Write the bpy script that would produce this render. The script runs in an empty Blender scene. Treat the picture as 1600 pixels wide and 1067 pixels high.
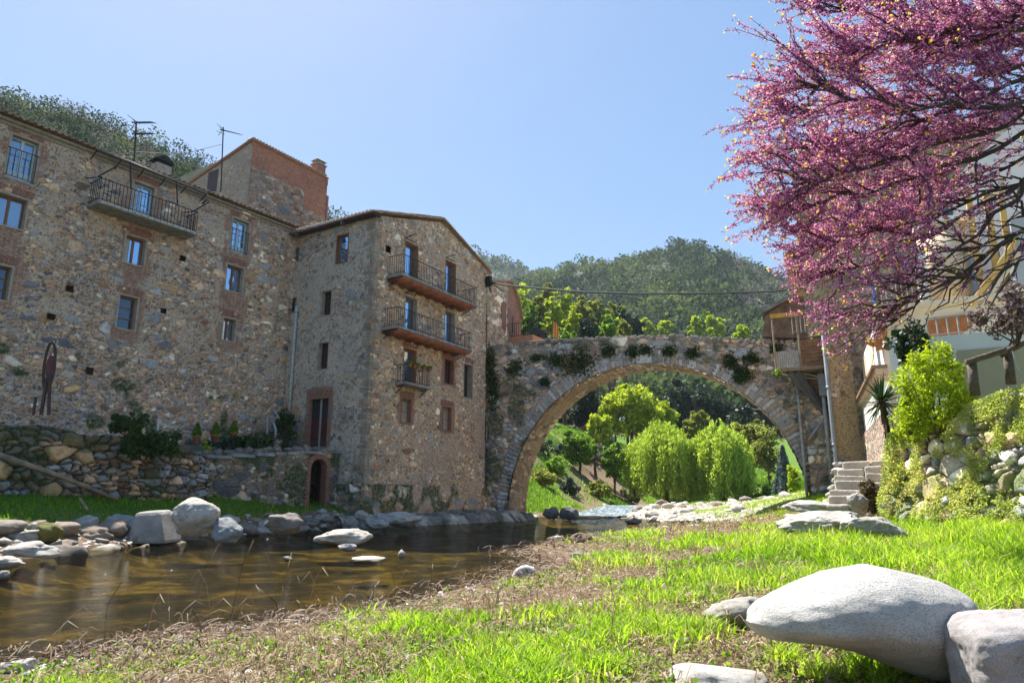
import bpy, math, random
import numpy as np
from math import radians as R_, sin, cos, pi
from mathutils import Vector, noise as mnoise
SC = bpy.context.scene
COL = SC.collection
# ------------------------------------------------------------------ camera, sky, sun, exposure
CAMZ = 1.15; PITCH = R_(12.75); FPX = 1067.0
cam = bpy.data.cameras.new('camera'); camo = bpy.data.objects.new('camera', cam); COL.objects.link(camo)
camo.location = (0, 0, CAMZ); camo.rotation_euler = (pi/2 + PITCH, 0, 0)
cam.sensor_width = 36; cam.lens = FPX*36/1600; cam.clip_end = 6000; cam.clip_start = 0.05
SC.camera = camo
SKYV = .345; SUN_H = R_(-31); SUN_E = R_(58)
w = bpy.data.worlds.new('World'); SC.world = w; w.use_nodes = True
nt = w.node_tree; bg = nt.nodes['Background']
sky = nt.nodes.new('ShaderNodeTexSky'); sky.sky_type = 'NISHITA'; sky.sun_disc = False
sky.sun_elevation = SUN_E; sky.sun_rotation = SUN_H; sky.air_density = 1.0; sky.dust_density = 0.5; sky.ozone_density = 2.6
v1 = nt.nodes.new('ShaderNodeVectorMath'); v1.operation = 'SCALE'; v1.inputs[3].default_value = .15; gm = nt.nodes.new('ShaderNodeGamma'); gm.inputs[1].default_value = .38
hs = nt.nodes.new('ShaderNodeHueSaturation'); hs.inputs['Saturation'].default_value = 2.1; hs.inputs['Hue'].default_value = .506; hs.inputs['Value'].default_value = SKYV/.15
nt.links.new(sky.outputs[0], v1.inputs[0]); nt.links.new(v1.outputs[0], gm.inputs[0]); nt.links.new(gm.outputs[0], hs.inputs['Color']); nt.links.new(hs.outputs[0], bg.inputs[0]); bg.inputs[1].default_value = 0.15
sl = bpy.data.lights.new('sun', 'SUN'); sl.energy = 4.6; sl.angle = R_(0.5); sl.color = (1, .95, .87)
so = bpy.data.objects.new('sun', sl); COL.objects.link(so)
sdir = Vector((sin(SUN_H)*cos(SUN_E), cos(SUN_H)*cos(SUN_E), sin(SUN_E)))
so.rotation_euler = (-sdir).to_track_quat('-Z', 'Y').to_euler(); so.location = sdir*60
SC.view_settings.view_transform = 'Standard'; SC.view_settings.look = 'None'; SC.view_settings.gamma = 1
SC.view_settings.exposure = 1.5
# ------------------------------------------------------------------ geometry helpers
def ray(x, y):
    u = (x-800)/FPX; v = (533.5-y)/FPX
    dy = cos(PITCH)-v*sin(PITCH)
    return np.array([u/dy, 1.0, (sin(PITCH)+v*cos(PITCH))/dy])
CP = np.array([0, 0, CAMZ])
def PX(x, y, Y): return CP + ray(x, y)*Y
def G(x, y, z=0.0):
    r = ray(x, y); return CP + r*((z-CAMZ)/r[2])
class Fr:
    """vertical wall plane: s runs along heading h, n points out of the wall"""
    def __init__(o, org, h):
        o.o = np.array([org[0], org[1], 0.0]); o.h = R_(h)
        o.d = np.array([sin(o.h), cos(o.h), 0]); o.n = np.array([cos(o.h), -sin(o.h), 0])
    def P(o, s, n, z): return o.o + o.d*s + o.n*n + np.array([0, 0, z])
    def px(o, x, y, n=0.0):
        r = ray(x, y); q = o.o+o.n*n-CP
        t = (q@o.n)/(r@o.n); P = CP+r*t
        return (P-o.o)@o.d, P[2]
    def arr(o, S, N, Z):
        return o.o[None]+S[:, None]*o.d[None]+N[:, None]*o.n[None]+Z[:, None]*np.array([[0, 0, 1.0]])
def smooth(a, b, x):
    t = np.clip((x-a)/(b-a), 0, 1); return t*t*(3-2*t)
def hsh(i, j, k):
    v = np.sin(i*127.1+j*311.7+k*74.7)*43758.5453
    return v-np.floor(v)
def vnoise(x, y, k=0):
    ix, iy = np.floor(x), np.floor(y); fx, fy = x-ix, y-iy
    fx = fx*fx*(3-2*fx); fy = fy*fy*(3-2*fy)
    a = hsh(ix, iy, k); b = hsh(ix+1, iy, k); c = hsh(ix, iy+1, k); d = hsh(ix+1, iy+1, k)
    return (a*(1-fx)+b*fx)*(1-fy)+(c*(1-fx)+d*fx)*fy
def fbm(x, y, k=0, o=4):
    r = 0; a = .5; t = 0
    for i in range(o):
        r = r+a*vnoise(x*2**i, y*2**i, k+i*7.3); t += a; a *= .5
    return r/t
def worley(s, z, cw, ch, k=0, wt=.25, jit=.85):
    x = s/cw; y = z/ch; ix, iy = np.floor(x), np.floor(y)
    F1 = np.full(x.shape, 9.0); F2 = F1.copy(); r1 = np.zeros(x.shape); r2 = r1.copy()
    for dx in (-1, 0, 1):
        for dy in (-1, 0, 1):
            cx, cy = ix+dx, iy+dy
            px = cx+.5+(hsh(cx, cy, k)-.5)*jit+(cy % 2)*.3; py = cy+.5+(hsh(cx, cy, k+3)-.5)*jit
            d = np.sqrt((x-px)**2+(y-py)**2)-wt*hsh(cx, cy, k+5)
            n = d < F1
            F2 = np.where(n, F1, np.minimum(F2, d)); F1 = np.where(n, d, F1)
            r1 = np.where(n, hsh(cx, cy, k+11), r1); r2 = np.where(n, hsh(cx, cy, k+17), r2)
    return F2-F1, r1, r2
def mkmesh(name, V, F, mat=None, parent=None, attrs=None, uv=None, smoothf=False):
    """V (n,3); F (m,3) or (m,4) int array; attrs {name:(n,4)} ; uv (n,2) per vertex"""
    V = np.asarray(V, dtype=np.float64); F = np.asarray(F, dtype=np.int32)
    if parent is not None:
        V = V-np.array(root_loc(parent))[None]
    me = bpy.data.meshes.new(name); k = F.shape[1]
    me.vertices.add(len(V)); me.vertices.foreach_set('co', V.astype(np.float32).ravel())
    me.loops.add(F.size); me.loops.foreach_set('vertex_index', F.ravel())
    me.polygons.add(len(F)); me.polygons.foreach_set('loop_start', np.arange(len(F), dtype=np.int32)*k)
    try: me.polygons.foreach_set('loop_total', np.full(len(F), k, dtype=np.int32))
    except Exception: pass
    if smoothf: me.polygons.foreach_set('use_smooth', np.ones(len(F), dtype=bool))
    me.update(calc_edges=True)
    if attrs:
        for an, A in attrs.items():
            at = me.attributes.new(an, 'FLOAT_COLOR', 'POINT'); at.data.foreach_set('color', np.asarray(A, dtype=np.float32).ravel())
    if uv is not None:
        ul = me.uv_layers.new(name='UVMap'); ul.data.foreach_set('uv', np.asarray(uv, dtype=np.float32)[F.ravel()].ravel())
    if mat: me.materials.append(mat)
    o = bpy.data.objects.new(name, me); COL.objects.link(o)
    if parent is not None: o.parent = parent
    return o
def root_loc(o):
    p = np.zeros(3)
    while o is not None: p = p+np.array(o.location); o = o.parent
    return p
def tag(o, label=None, cat=None, group=None, kind=None):
    if label: o['label'] = label
    if cat: o['category'] = cat
    if group: o['group'] = group
    if kind: o['kind'] = kind
    return o
def thing(name, loc, label, cat, group=None):
    o = bpy.data.objects.new(name, None); COL.objects.link(o); o.location = tuple(float(c) for c in loc)
    o.empty_display_size = .2
    return tag(o, label, cat, group)
def copy_tree(o, parent=None):
    c = o.copy(); COL.objects.link(c); c.parent = parent
    for ch in list(o.children): copy_tree(ch, c)
    return c
class MB:
    def __init__(o): o.V = []; o.F = []
    def add(o, vs, fs):
        b = len(o.V); o.V += [tuple(v) for v in vs]; o.F += [tuple(b+i for i in f) for f in fs]
    def hexa(o, p):  # p: 4 bottom + 4 top
        o.add(p, [(3, 2, 1, 0), (4, 5, 6, 7), (0, 1, 5, 4), (1, 2, 6, 5), (2, 3, 7, 6), (3, 0, 4, 7)])
    def box(o, fr, s0, s1, n0, n1, z0, z1):
        if s0 > s1: s0, s1 = s1, s0
        if n0 > n1: n0, n1 = n1, n0
        c = [(s0, n0), (s0, n1), (s1, n1), (s1, n0)]
        o.hexa([fr.P(s, n, z0) for s, n in c]+[fr.P(s, n, z1) for s, n in c])
    def wbox(o, x0, x1, y0, y1, z0, z1): o.box(WF, x0, x1, y0, y1, z0, z1)
    def prism(o, pts, off):
        n = len(pts); off = np.array(off); a = [np.array(p) for p in pts]; b = [p+off for p in a]
        o.add(a+b, [tuple(range(n)), tuple(range(2*n-1, n-1, -1))]+[(i, i+n, (i+1) % n+n, (i+1) % n) for i in range(n)])
    def bar(o, a, b, w, h=None, up=(0, 0, 1)):
        a = np.array(a, float); b = np.array(b, float); h = h or w; d = b-a; d /= np.linalg.norm(d)
        u = np.array(up, float)
        if abs(u@d) > .95: u = np.array([1., 0, 0])
        x = np.cross(d, u); x /= np.linalg.norm(x); y = np.cross(x, d)
        c = [(-1, -1), (1, -1), (1, 1), (-1, 1)]
        o.hexa([a+x*i*w/2+y*j*h/2 for i, j in c]+[b+x*i*w/2+y*j*h/2 for i, j in c])
    def tube(o, pts, r, seg=8, cap=True):
        pts = [np.array(p, float) for p in pts]; n = len(pts)
        rs = r if hasattr(r, '__len__') else [r]*n
        t = pts[1]-pts[0]; u = np.array([0, 0, 1.]) if abs(t[2]) < .9*np.linalg.norm(t) else np.array([1., 0, 0])
        rings = []
        for i in range(n):
            t = pts[min(i+1, n-1)]-pts[max(i-1, 0)]; t /= np.linalg.norm(t)+1e-9
            x = np.cross(t, u); x /= np.linalg.norm(x)+1e-9; y = np.cross(x, t); u = -y if False else u
            rings.append([pts[i]+rs[i]*(x*cos(2*pi*k/seg)+y*sin(2*pi*k/seg)) for k in range(seg)])
        vs = [v for rg in rings for v in rg]; fs = []
        for i in range(n-1):
            for k in range(seg): fs.append((i*seg+k, i*seg+(k+1) % seg, (i+1)*seg+(k+1) % seg, (i+1)*seg+k))
        if cap: fs += [tuple(range(seg-1, -1, -1)), tuple((n-1)*seg+k for k in range(seg))]
        o.add(vs, fs)
    def lathe(o, c, prof, seg=16):
        c = np.array(c); vs = []; fs = []
        for r, z in prof: vs += [c+np.array([r*cos(2*pi*k/seg), r*sin(2*pi*k/seg), z]) for k in range(seg)]
        for i in range(len(prof)-1):
            for k in range(seg): fs.append((i*seg+k, i*seg+(k+1) % seg, (i+1)*seg+(k+1) % seg, (i+1)*seg+k))
        fs += [tuple(range(seg-1, -1, -1)), tuple((len(prof)-1)*seg+k for k in range(seg))]
        o.add(vs, fs)
    def build(o, name, mat, parent=None, sm=False, bevel=0):
        me = bpy.data.meshes.new(name); L = root_loc(parent) if parent is not None else np.zeros(3)
        me.from_pydata([tuple(np.array(v)-L) for v in o.V], [], o.F); me.update()
        if sm:
            for p in me.polygons: p.use_smooth = True
        me.materials.append(mat)
        ob = bpy.data.objects.new(name, me); COL.objects.link(ob)
        if parent is not None: ob.parent = parent
        if bevel:
            m = ob.modifiers.new('b', 'BEVEL'); m.width = bevel; m.segments = 2; m.limit_method = 'ANGLE'
        return ob
WF = Fr((0, 0), 90); WF.n = np.array([0, 1.0, 0])
# ------------------------------------------------------------------ materials
def nodes(name):
    m = bpy.data.materials.new(name); m.use_nodes = True; nt = m.node_tree
    return m, nt, nt.nodes['Principled BSDF'], nt.links
def N(nt, t, **k):
    n = nt.nodes.new(t)
    for a, b in k.items():
        if a.startswith('i'): n.inputs[int(a[1:])].default_value = b
        else: setattr(n, a, b)
    return n
def mixc(nt, f, a, b, mode='MIX'):
    m = nt.nodes.new('ShaderNodeMix'); m.data_type = 'RGBA'; m.blend_type = mode
    for i, v in ((0, f), (6, a), (7, b)):
        if hasattr(v, 'default_value') or hasattr(v, 'is_output'): nt.links.new(v, m.inputs[i])
        elif i == 0: m.inputs[0].default_value = v
        else: m.inputs[i].default_value = (*v, 1)
    return m.outputs[2]
def ramp(nt, fac, stops, interp='LINEAR'):
    r = nt.nodes.new('ShaderNodeValToRGB'); r.color_ramp.interpolation = interp
    e = r.color_ramp.elements
    while len(e) < len(stops): e.new(.5)
    for i, (p, c) in enumerate(stops): e[i].position = p; e[i].color = (*c, 1) if len(c) == 3 else c
    nt.links.new(fac, r.inputs[0]); return r.outputs[0]
def math_(nt, op, a, b=None, c=None, clamp=False):
    m = nt.nodes.new('ShaderNodeMath'); m.operation = op; m.use_clamp = clamp
    for i, v in enumerate((a, b, c)):
        if v is None: continue
        if hasattr(v, 'is_output'): nt.links.new(v, m.inputs[i])
        else: m.inputs[i].default_value = v
    return m.outputs[0]
def noise(nt, scale, vec=None, detail=4, rough=.6, dist=0):
    n = N(nt, 'ShaderNodeTexNoise'); n.inputs['Scale'].default_value = scale; n.inputs['Detail'].default_value = detail
    n.inputs['Roughness'].default_value = rough; n.inputs['Distortion'].default_value = dist
    if vec is not None: nt.links.new(vec, n.inputs[0])
    return n.outputs[0]
def objco(nt): return N(nt, 'ShaderNodeTexCoord').outputs['Object']
def bump(nt, h, d, s=1.0, nrm=None):
    b = N(nt, 'ShaderNodeBump'); b.inputs['Distance'].default_value = d; b.inputs['Strength'].default_value = s
    nt.links.new(h, b.inputs['Height'])
    if nrm is not None: nt.links.new(nrm, b.inputs['Normal'])
    return b.outputs[0]
_pm = {}
def pm(name, col, rough=.8, sc=3.0, var=.25, bd=.0, metal=0, bs=20, col2=None):
    if name in _pm: return _pm[name]
    m, nt, b, L = nodes(name); v = objco(nt)
    c2 = col2 or tuple(min(1, c*(1+var)) for c in col); c1 = tuple(c*(1-var) for c in col) if not col2 else col
    n = noise(nt, sc, v, 6)
    c = ramp(nt, n, [(.3, c1), (.7, c2)])
    L.new(c, b.inputs['Base Color']); b.inputs['Roughness'].default_value = rough; b.inputs['Metallic'].default_value = metal
    if bd: L.new(bump(nt, noise(nt, bs, v, 6), bd), b.inputs['Normal'])
    _pm[name] = m; return m
def stone_mat(name, pal, mortar, plaster=(.36, .30, .24), brick=((.36, .14, .09), (.25, .11, .08)), bmort=(.36, .30, .25), moss=(.05, .075, .02), big=1.0, rough=.9, dirt=.35, bright=1.0):
    m, nt, b, L = nodes(name)
    a1 = N(nt, 'ShaderNodeAttribute', attribute_name='a1'); a2 = N(nt, 'ShaderNodeAttribute', attribute_name='a2')
    s1 = N(nt, 'ShaderNodeSeparateColor'); s2 = N(nt, 'ShaderNodeSeparateColor')
    L.new(a1.outputs['Color'], s1.inputs[0]); L.new(a2.outputs['Color'], s2.inputs[0])
    rid, mort, brk = s1.outputs; moss_m, r2, plas = s2.outputs
    v = objco(nt)
    n1 = noise(nt, 7, v, 6, .65); n2 = noise(nt, 35, v, 4, .7); n3 = noise(nt, .6, v, 4)
    k = len(pal)
    c = ramp(nt, rid, [((i+.0)/k, p) for i, p in enumerate(pal)], 'CONSTANT')
    br = math_(nt, 'MULTIPLY_ADD', r2, .95*bright, .55*bright)
    hs = N(nt, 'ShaderNodeHueSaturation'); L.new(c, hs.inputs['Color']); L.new(br, hs.inputs['Value'])
    c = hs.outputs[0]
    c = mixc(nt, 1.0, c, ramp(nt, n1, [(.25, (.62, .60, .58)), (.5, (1, 1, 1)), (.75, (1.3, 1.25, 1.2))]), 'MULTIPLY')
    c = mixc(nt, .55, c, ramp(nt, n2, [(.34, (.3, .3, .3)), (.52, (1.1, 1.1, 1.1)), (.66, (1.45, 1.42, 1.38))]), 'MULTIPLY')
    mc = mixc(nt, n1, tuple(x*.7 for x in mortar), tuple(min(1, x*1.25) for x in mortar))
    mm = math_(nt, 'MULTIPLY_ADD', math_(nt, 'SUBTRACT', n2, .5), 1.1, mort, clamp=True)
    c = mixc(nt, mm, c, mc)
    pc = mixc(nt, n1, tuple(x*.72 for x in plaster), tuple(min(1, x*1.25) for x in plaster))
    pc = mixc(nt, .5, pc, ramp(nt, n2, [(.3, (.6, .6, .6)), (.6, (1.15, 1.15, 1.15))]), 'MULTIPLY')
    c = mixc(nt, plas, c, pc)
    # open joints and pitted hollows between the stones
    nv = noise(nt, 16, v, 3, .55)
    hol = ramp(nt, nv, [(.55, (0, 0, 0)), (.61, (1, 1, 1))]); jm = ramp(nt, mort, [(.12, (0, 0, 0)), (.45, (1, 1, 1))])
    hm = math_(nt, 'MULTIPLY', math_(nt, 'MULTIPLY', hol, math_(nt, 'MAXIMUM', jm, math_(nt, 'MULTIPLY', plas, .45))), .6)
    c = mixc(nt, hm, c, (.055, .042, .032))
    chip = ramp(nt, noise(nt, 22, v, 3, .6), [(.60, (0, 0, 0)), (.66, (1, 1, 1))])
    c = mixc(nt, math_(nt, 'MULTIPLY', chip, .45), c, (.60, .53, .44))
    # brick
    uvn = N(nt, 'ShaderNodeUVMap'); bt = N(nt, 'ShaderNodeTexBrick')
    L.new(uvn.outputs[0], bt.inputs['Vector'])
    bt.inputs['Scale'].default_value = 1; bt.inputs['Brick Width'].default_value = .3; bt.inputs['Row Height'].default_value = .068
    bt.inputs['Mortar Size'].default_value = .012; bt.inputs['Mortar Smooth'].default_value = .4; bt.inputs['Bias'].default_value = -.1
    bt.inputs['Color1'].default_value = (*brick[0], 1); bt.inputs['Color2'].default_value = (*brick[1], 1); bt.inputs['Mortar'].default_value = (*bmort, 1)
    bc = mixc(nt, .7, bt.outputs[0], ramp(nt, n1, [(.25, (.55, .5, .5)), (.7, (1.35, 1.3, 1.2))]), 'MULTIPLY')
    c = mixc(nt, brk, c, bc)
    # weathering streaks, large patches
    c = mixc(nt, dirt, c, ramp(nt, n3, [(.3, (.55, .52, .5)), (.6, (1.15, 1.12, 1.1))]), 'MULTIPLY')
    mo = mixc(nt, n1, tuple(x*.6 for x in moss), tuple(x*1.6 for x in moss))
    mmask = math_(nt, 'MULTIPLY', moss_m, ramp(nt, n1, [(.3, (0, 0, 0)), (.55, (1, 1, 1))]))
    c = mixc(nt, mmask, c, mo)
    L.new(c, b.inputs['Base Color']); b.inputs['Roughness'].default_value = rough
    h = math_(nt, 'SUBTRACT', math_(nt, 'ADD', math_(nt, 'MULTIPLY', n1, .6), math_(nt, 'MULTIPLY', n2, .4)), math_(nt, 'MULTIPLY', hm, .8))
    L.new(bump(nt, h, .06), b.inputs['Normal'])
    return m
def leaf_mat(name, cols, trans=.45, rough=.6):
    m, nt, b, L = nodes(name)
    a = N(nt, 'ShaderNodeAttribute', attribute_name='a1'); s = N(nt, 'ShaderNodeSeparateColor'); L.new(a.outputs['Color'], s.inputs[0])
    oi = N(nt, 'ShaderNodeObjectInfo')
    f = math_(nt, 'ADD', s.outputs[0], math_(nt, 'MULTIPLY', math_(nt, 'SUBTRACT', oi.outputs['Random'], .5), .15), clamp=True)
    c = ramp(nt, f, [(i/(max(1, len(cols)-1)), q) for i, q in enumerate(cols)])
    L.new(c, b.inputs['Base Color']); b.inputs['Roughness'].default_value = rough; b.inputs['Specular IOR Level'].default_value = .3
    t = N(nt, 'ShaderNodeBsdfTranslucent'); 
    c2 = mixc(nt, 1.0, c, (1.5, 1.6, .8), 'MULTIPLY') if trans > .3 else c
    L.new(c2, t.inputs[0])
    mx = N(nt, 'ShaderNodeMixShader'); mx.inputs[0].default_value = trans
    L.new(b.outputs[0], mx.inputs[1]); L.new(t.outputs[0], mx.inputs[2])
    L.new(mx.outputs[0], nt.nodes['Material Output'].inputs[0])
    return m
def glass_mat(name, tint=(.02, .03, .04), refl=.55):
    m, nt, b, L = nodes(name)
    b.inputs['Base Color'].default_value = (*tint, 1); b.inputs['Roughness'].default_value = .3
    g = N(nt, 'ShaderNodeBsdfGlossy'); g.inputs['Roughness'].default_value = .03; g.inputs[0].default_value = (.50, .74, 1, 1)  # blue gloss tint paints extra sky colour into the reflections
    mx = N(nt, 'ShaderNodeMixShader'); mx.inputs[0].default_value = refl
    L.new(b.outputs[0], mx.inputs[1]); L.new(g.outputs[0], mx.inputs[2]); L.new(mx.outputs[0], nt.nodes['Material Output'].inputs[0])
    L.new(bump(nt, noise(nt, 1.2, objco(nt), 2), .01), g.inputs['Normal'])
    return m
GREY = (.19, .20, .215); GREY2 = (.30, .30, .30); DGREY = (.09, .095, .11); TAN = (.42, .29, .19); BRN = (.21, .13, .085); RUST = (.29, .15, .085); LT = (.56, .49, .39); OCH = (.40, .26, .13); PINK = (.34, .23, .18)
M_left = stone_mat('cobble_masonry', [GREY, BRN, GREY2, TAN, DGREY, PINK, OCH, GREY, BRN, LT, RUST, TAN], (.64, .49, .36), plaster=(.60, .48, .37), brick=((.36, .19, .13), (.27, .14, .10)), bmort=(.56, .46, .37), bright=1.68)
M_gleft = stone_mat('plastered_masonry', [GREY, BRN, TAN, DGREY, BRN, GREY2, RUST], (.52, .42, .33), plaster=(.58, .50, .41), brick=((.32, .18, .13), (.24, .14, .11)), bright=1.5)
M_gfront = stone_mat('warm_masonry', [TAN, BRN, OCH, LT, GREY2, RUST, TAN, BRN, GREY], (.68, .52, .36), plaster=(.60, .44, .33), brick=((.38, .19, .13), (.28, .14, .10)), bright=1.68)
M_tower = stone_mat('tower_masonry', [TAN, GREY2, BRN, LT, PINK, GREY], (.36, .27, .2), plaster=(.40, .34, .29), brick=((.40, .17, .11), (.28, .12, .085)), bmort=(.38, .26, .20))
M_bridge = stone_mat('bridge_masonry', [GREY2, BRN, GREY, (.26, .20, .16), DGREY, TAN, (.2, .17, .15), PINK, LT, TAN], (.50, .42, .33), plaster=(.38, .29, .19), dirt=.4, bright=1.95)
M_dry = stone_mat('dry_stone', [GREY2, BRN, (.26, .21, .15), GREY, TAN, (.2, .17, .13), OCH], (.03, .025, .02), dirt=.4, bright=1.3)
M_terr = stone_mat('terrace_masonry', [GREY, (.3, .25, .17), BRN, GREY2, LT, DGREY, TAN], (.30, .25, .17), bright=1.3)
M_veg = stone_mat('garden_wall_masonry', [GREY2, LT, (.4, .36, .32), PINK, GREY, TAN], (.20, .17, .10), moss=(.16, .20, .05), bright=1.9)
M_right = stone_mat('lime_masonry', [LT, GREY2, TAN, (.34, .3, .26), BRN], (.38, .32, .25), plaster=(.40, .29, .16), moss=(.075, .062, .045))
M_pink = stone_mat('pebble_dash_masonry', [LT, PINK, (.5, .42, .36), TAN, GREY2], (.42, .33, .27))

M_glass = glass_mat('window_glass', (.05, .16, .36), .75); M_glass2 = glass_mat('curtained_window_glass', (.16, .19, .21), .38); M_glassd = glass_mat('dim_glass', (.015, .017, .02), .12)  # blue base of the clear panes stands in for reflected sky
M_wood = pm('varnished_wood', (.21, .085, .035), .45, 8, .3)
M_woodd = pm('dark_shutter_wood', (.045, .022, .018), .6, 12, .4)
M_pblue = pm('pale_blue_paint', (.50, .62, .68), .5, 5, .12)
M_iron = pm('wrought_iron', (.025, .024, .026), .6, 10, .3, metal=.3)
M_conc = pm('weathered_concrete', (.27, .255, .235), .9, 4, .35, .02)
M_stucco = pm('window_stucco', (.36, .31, .255), .9, 6, .25, .01)
M_tile = pm('clay_tile', (.30, .17, .11), .85, 5, .45, .01, col2=(.42, .33, .25))
M_terra = pm('terracotta', (.42, .17, .09), .8, 8, .25)
M_brick = pm('brick_clay', (.20, .09, .065), .9, 9, .35, .01, col2=(.37, .20, .14))
M_gutter = pm('zinc_gutter', (.16, .13, .115), .5, 6, .3, metal=.5)
M_pipe = pm('grey_pipe', (.24, .27, .30), .45, 3, .2, metal=.2)
M_pipel = pm('pale_pipe', (.42, .42, .40), .6, 6, .3)
M_lintel = pm('oak_lintel', (.28, .15, .07), .8, 10, .3)

def wet(nt, c, z0=.03, z1=.10):
    """darker, saturated band of wet stone or soil just above the water level (z = 0)"""
    g = N(nt, 'ShaderNodeNewGeometry'); s = N(nt, 'ShaderNodeSeparateXYZ'); nt.links.new(g.outputs['Position'], s.inputs[0])
    z = math_(nt, 'ADD', s.outputs[2], math_(nt, 'MULTIPLY', math_(nt, 'SUBTRACT', noise(nt, 3, g.outputs['Position'], 4), .5), .12))
    mr = N(nt, 'ShaderNodeMapRange'); mr.inputs[1].default_value = z0; mr.inputs[2].default_value = z1; mr.inputs[3].default_value = 1; mr.inputs[4].default_value = 0; nt.links.new(z, mr.inputs[0])
    return mixc(nt, mr.outputs[0], c, mixc(nt, 1.0, c, (.42, .38, .30), 'MULTIPLY'))
# ------------------------------------------------------------------ walls, windows, roofs
def wall(name, fr, s0, s1, zlo, zhi, parent, mat, cell=(.34, .2), res=.055, seed=1, relief=.03, mort=(.05, .2), holes=(), brick=None, plaster=None, moss=None, n0=0.0, lean=0.0, bigp=.12, bigm=2.2, ss=None, extra=None, warp=.25, smoothf=False, order=None):
    zl = zlo if callable(zlo) else (lambda s: np.full_like(s, float(zlo)))
    zh = zhi if callable(zhi) else (lambda s: np.full_like(s, float(zhi)))
    if ss is None: ss = np.linspace(s0, s1, max(2, int((s1-s0)/res)))
    ns = len(ss); H = float(np.max(zh(ss)-zl(ss))); nz = max(2, int(H/res))
    t = np.linspace(0, 1, nz)
    S = np.repeat(ss[:, None], nz, 1); Z = zl(ss)[:, None]+(zh(ss)-zl(ss))[:, None]*t[None]
    Sf, Zf = S.ravel(), Z.ravel()
    wx = Sf+warp*cell[0]*(fbm(Sf/cell[0]*1.1, Zf/cell[1]*.8, seed+50, 2)-.5)*2; wz = Zf+warp*cell[1]*(fbm(Sf/cell[0], Zf/cell[1], seed+60, 2)-.5)*2+.06*(fbm(Sf*.5, Zf*.5, seed+9, 2)-.5)
    e, r1, r2 = worley(wx, wz, cell[0], cell[1], seed, .3)
    eb, b1, b2 = worley(wx, wz, cell[0]*bigm, cell[1]*bigm*.9, seed+31, .2)
    big = b1 < bigp; 
    e = np.where(big, eb*bigm*.8, np.minimum(e, np.where(eb < .09, eb*2, 9))); r1 = np.where(big, b2, r1); r2 = np.where(big, hsh(np.floor(b1*977), np.floor(b2*977), 2), r2)
    if extra is not None: e, r1, r2 = extra(Sf, Zf, e, r1, r2)
    m = 1-smooth(mort[0], mort[1], e)
    lump = fbm(Sf*4, Zf*4, seed+3, 3)-.5
    h = relief*(smooth(0, .38, e)*(.45+.8*r2))+relief*.5*lump
    z_ = np.zeros_like(Sf)
    bk = np.clip(brick(Sf, Zf), 0, 1) if brick else z_
    pl = np.clip(plaster(Sf, Zf), 0, 1) if plaster else z_
    mo = np.clip(moss(Sf, Zf), 0, 1) if moss else z_
    h = h*(1-.85*np.maximum(bk, pl))
    V = fr.arr(Sf, n0+h-lean*(Zf-Z[:, 0].min()), Zf)
    i = np.arange(ns-1)[:, None]*nz+np.arange(nz-1)[None]
    F = np.stack([i, i+nz, i+nz+1, i+1], -1).reshape(-1, 4)
    cs = (S[:-1, :-1]+S[1:, 1:]).ravel()/2; cz = (Z[:-1, :-1]+Z[1:, 1:]).ravel()/2
    keep = np.ones(len(F), bool)
    for q in holes:
        if callable(q): keep &= ~q(cs, cz)
        else: keep &= ~((cs > q[0]) & (cs < q[1]) & (cz > q[2]) & (cz < q[3]))
    F = F[keep]
    one = np.ones_like(Sf)
    return mkmesh(name, V, F, mat, parent, {'a1': np.stack([r1*.999, m, bk, one], 1), 'a2': np.stack([mo, r2, pl, one], 1)}, np.stack([Sf, Zf], 1), smoothf)
def quad(fr, q, n=0):
    P = [fr.px(x, y, n) for x, y in q]   # TL TR BR BL
    return (P[0][0]+P[3][0])/2, (P[1][0]+P[2][0])/2, (P[3][1]+P[2][1])/2, (P[0][1]+P[1][1])/2
def arch_bricks(mb, fr, s0, s1, z, h=.26, rise=.08, n1=.025, n=None):
    w_ = s1-s0; n = n or max(5, int(w_/.075))
    rnd = random.Random(int(s0*100)+int(z*10))
    for i in range(n):
        a0, a1 = i/n, (i+1)/n-.012/w_*1.2
        f = lambda a: z+rise*(1-(2*a-1)**2)
        sp = lambda a: (a-.5)*.14
        j = rnd.uniform(-.012, .012); nn = n1+rnd.uniform(-.006, .006)
        lo = [(s0+a0*w_, f(a0)), (s0+a1*w_, f(a1))]; hi = [(s0+a1*w_+sp(a1), f(a1)+h+j), (s0+a0*w_+sp(a0), f(a0)+h+j)]
        p4 = lo+hi
        mb.hexa([fr.P(s, -.12, zz) for s, zz in p4]+[fr.P(s, nn, zz) for s, zz in p4])
WREG = []
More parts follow.
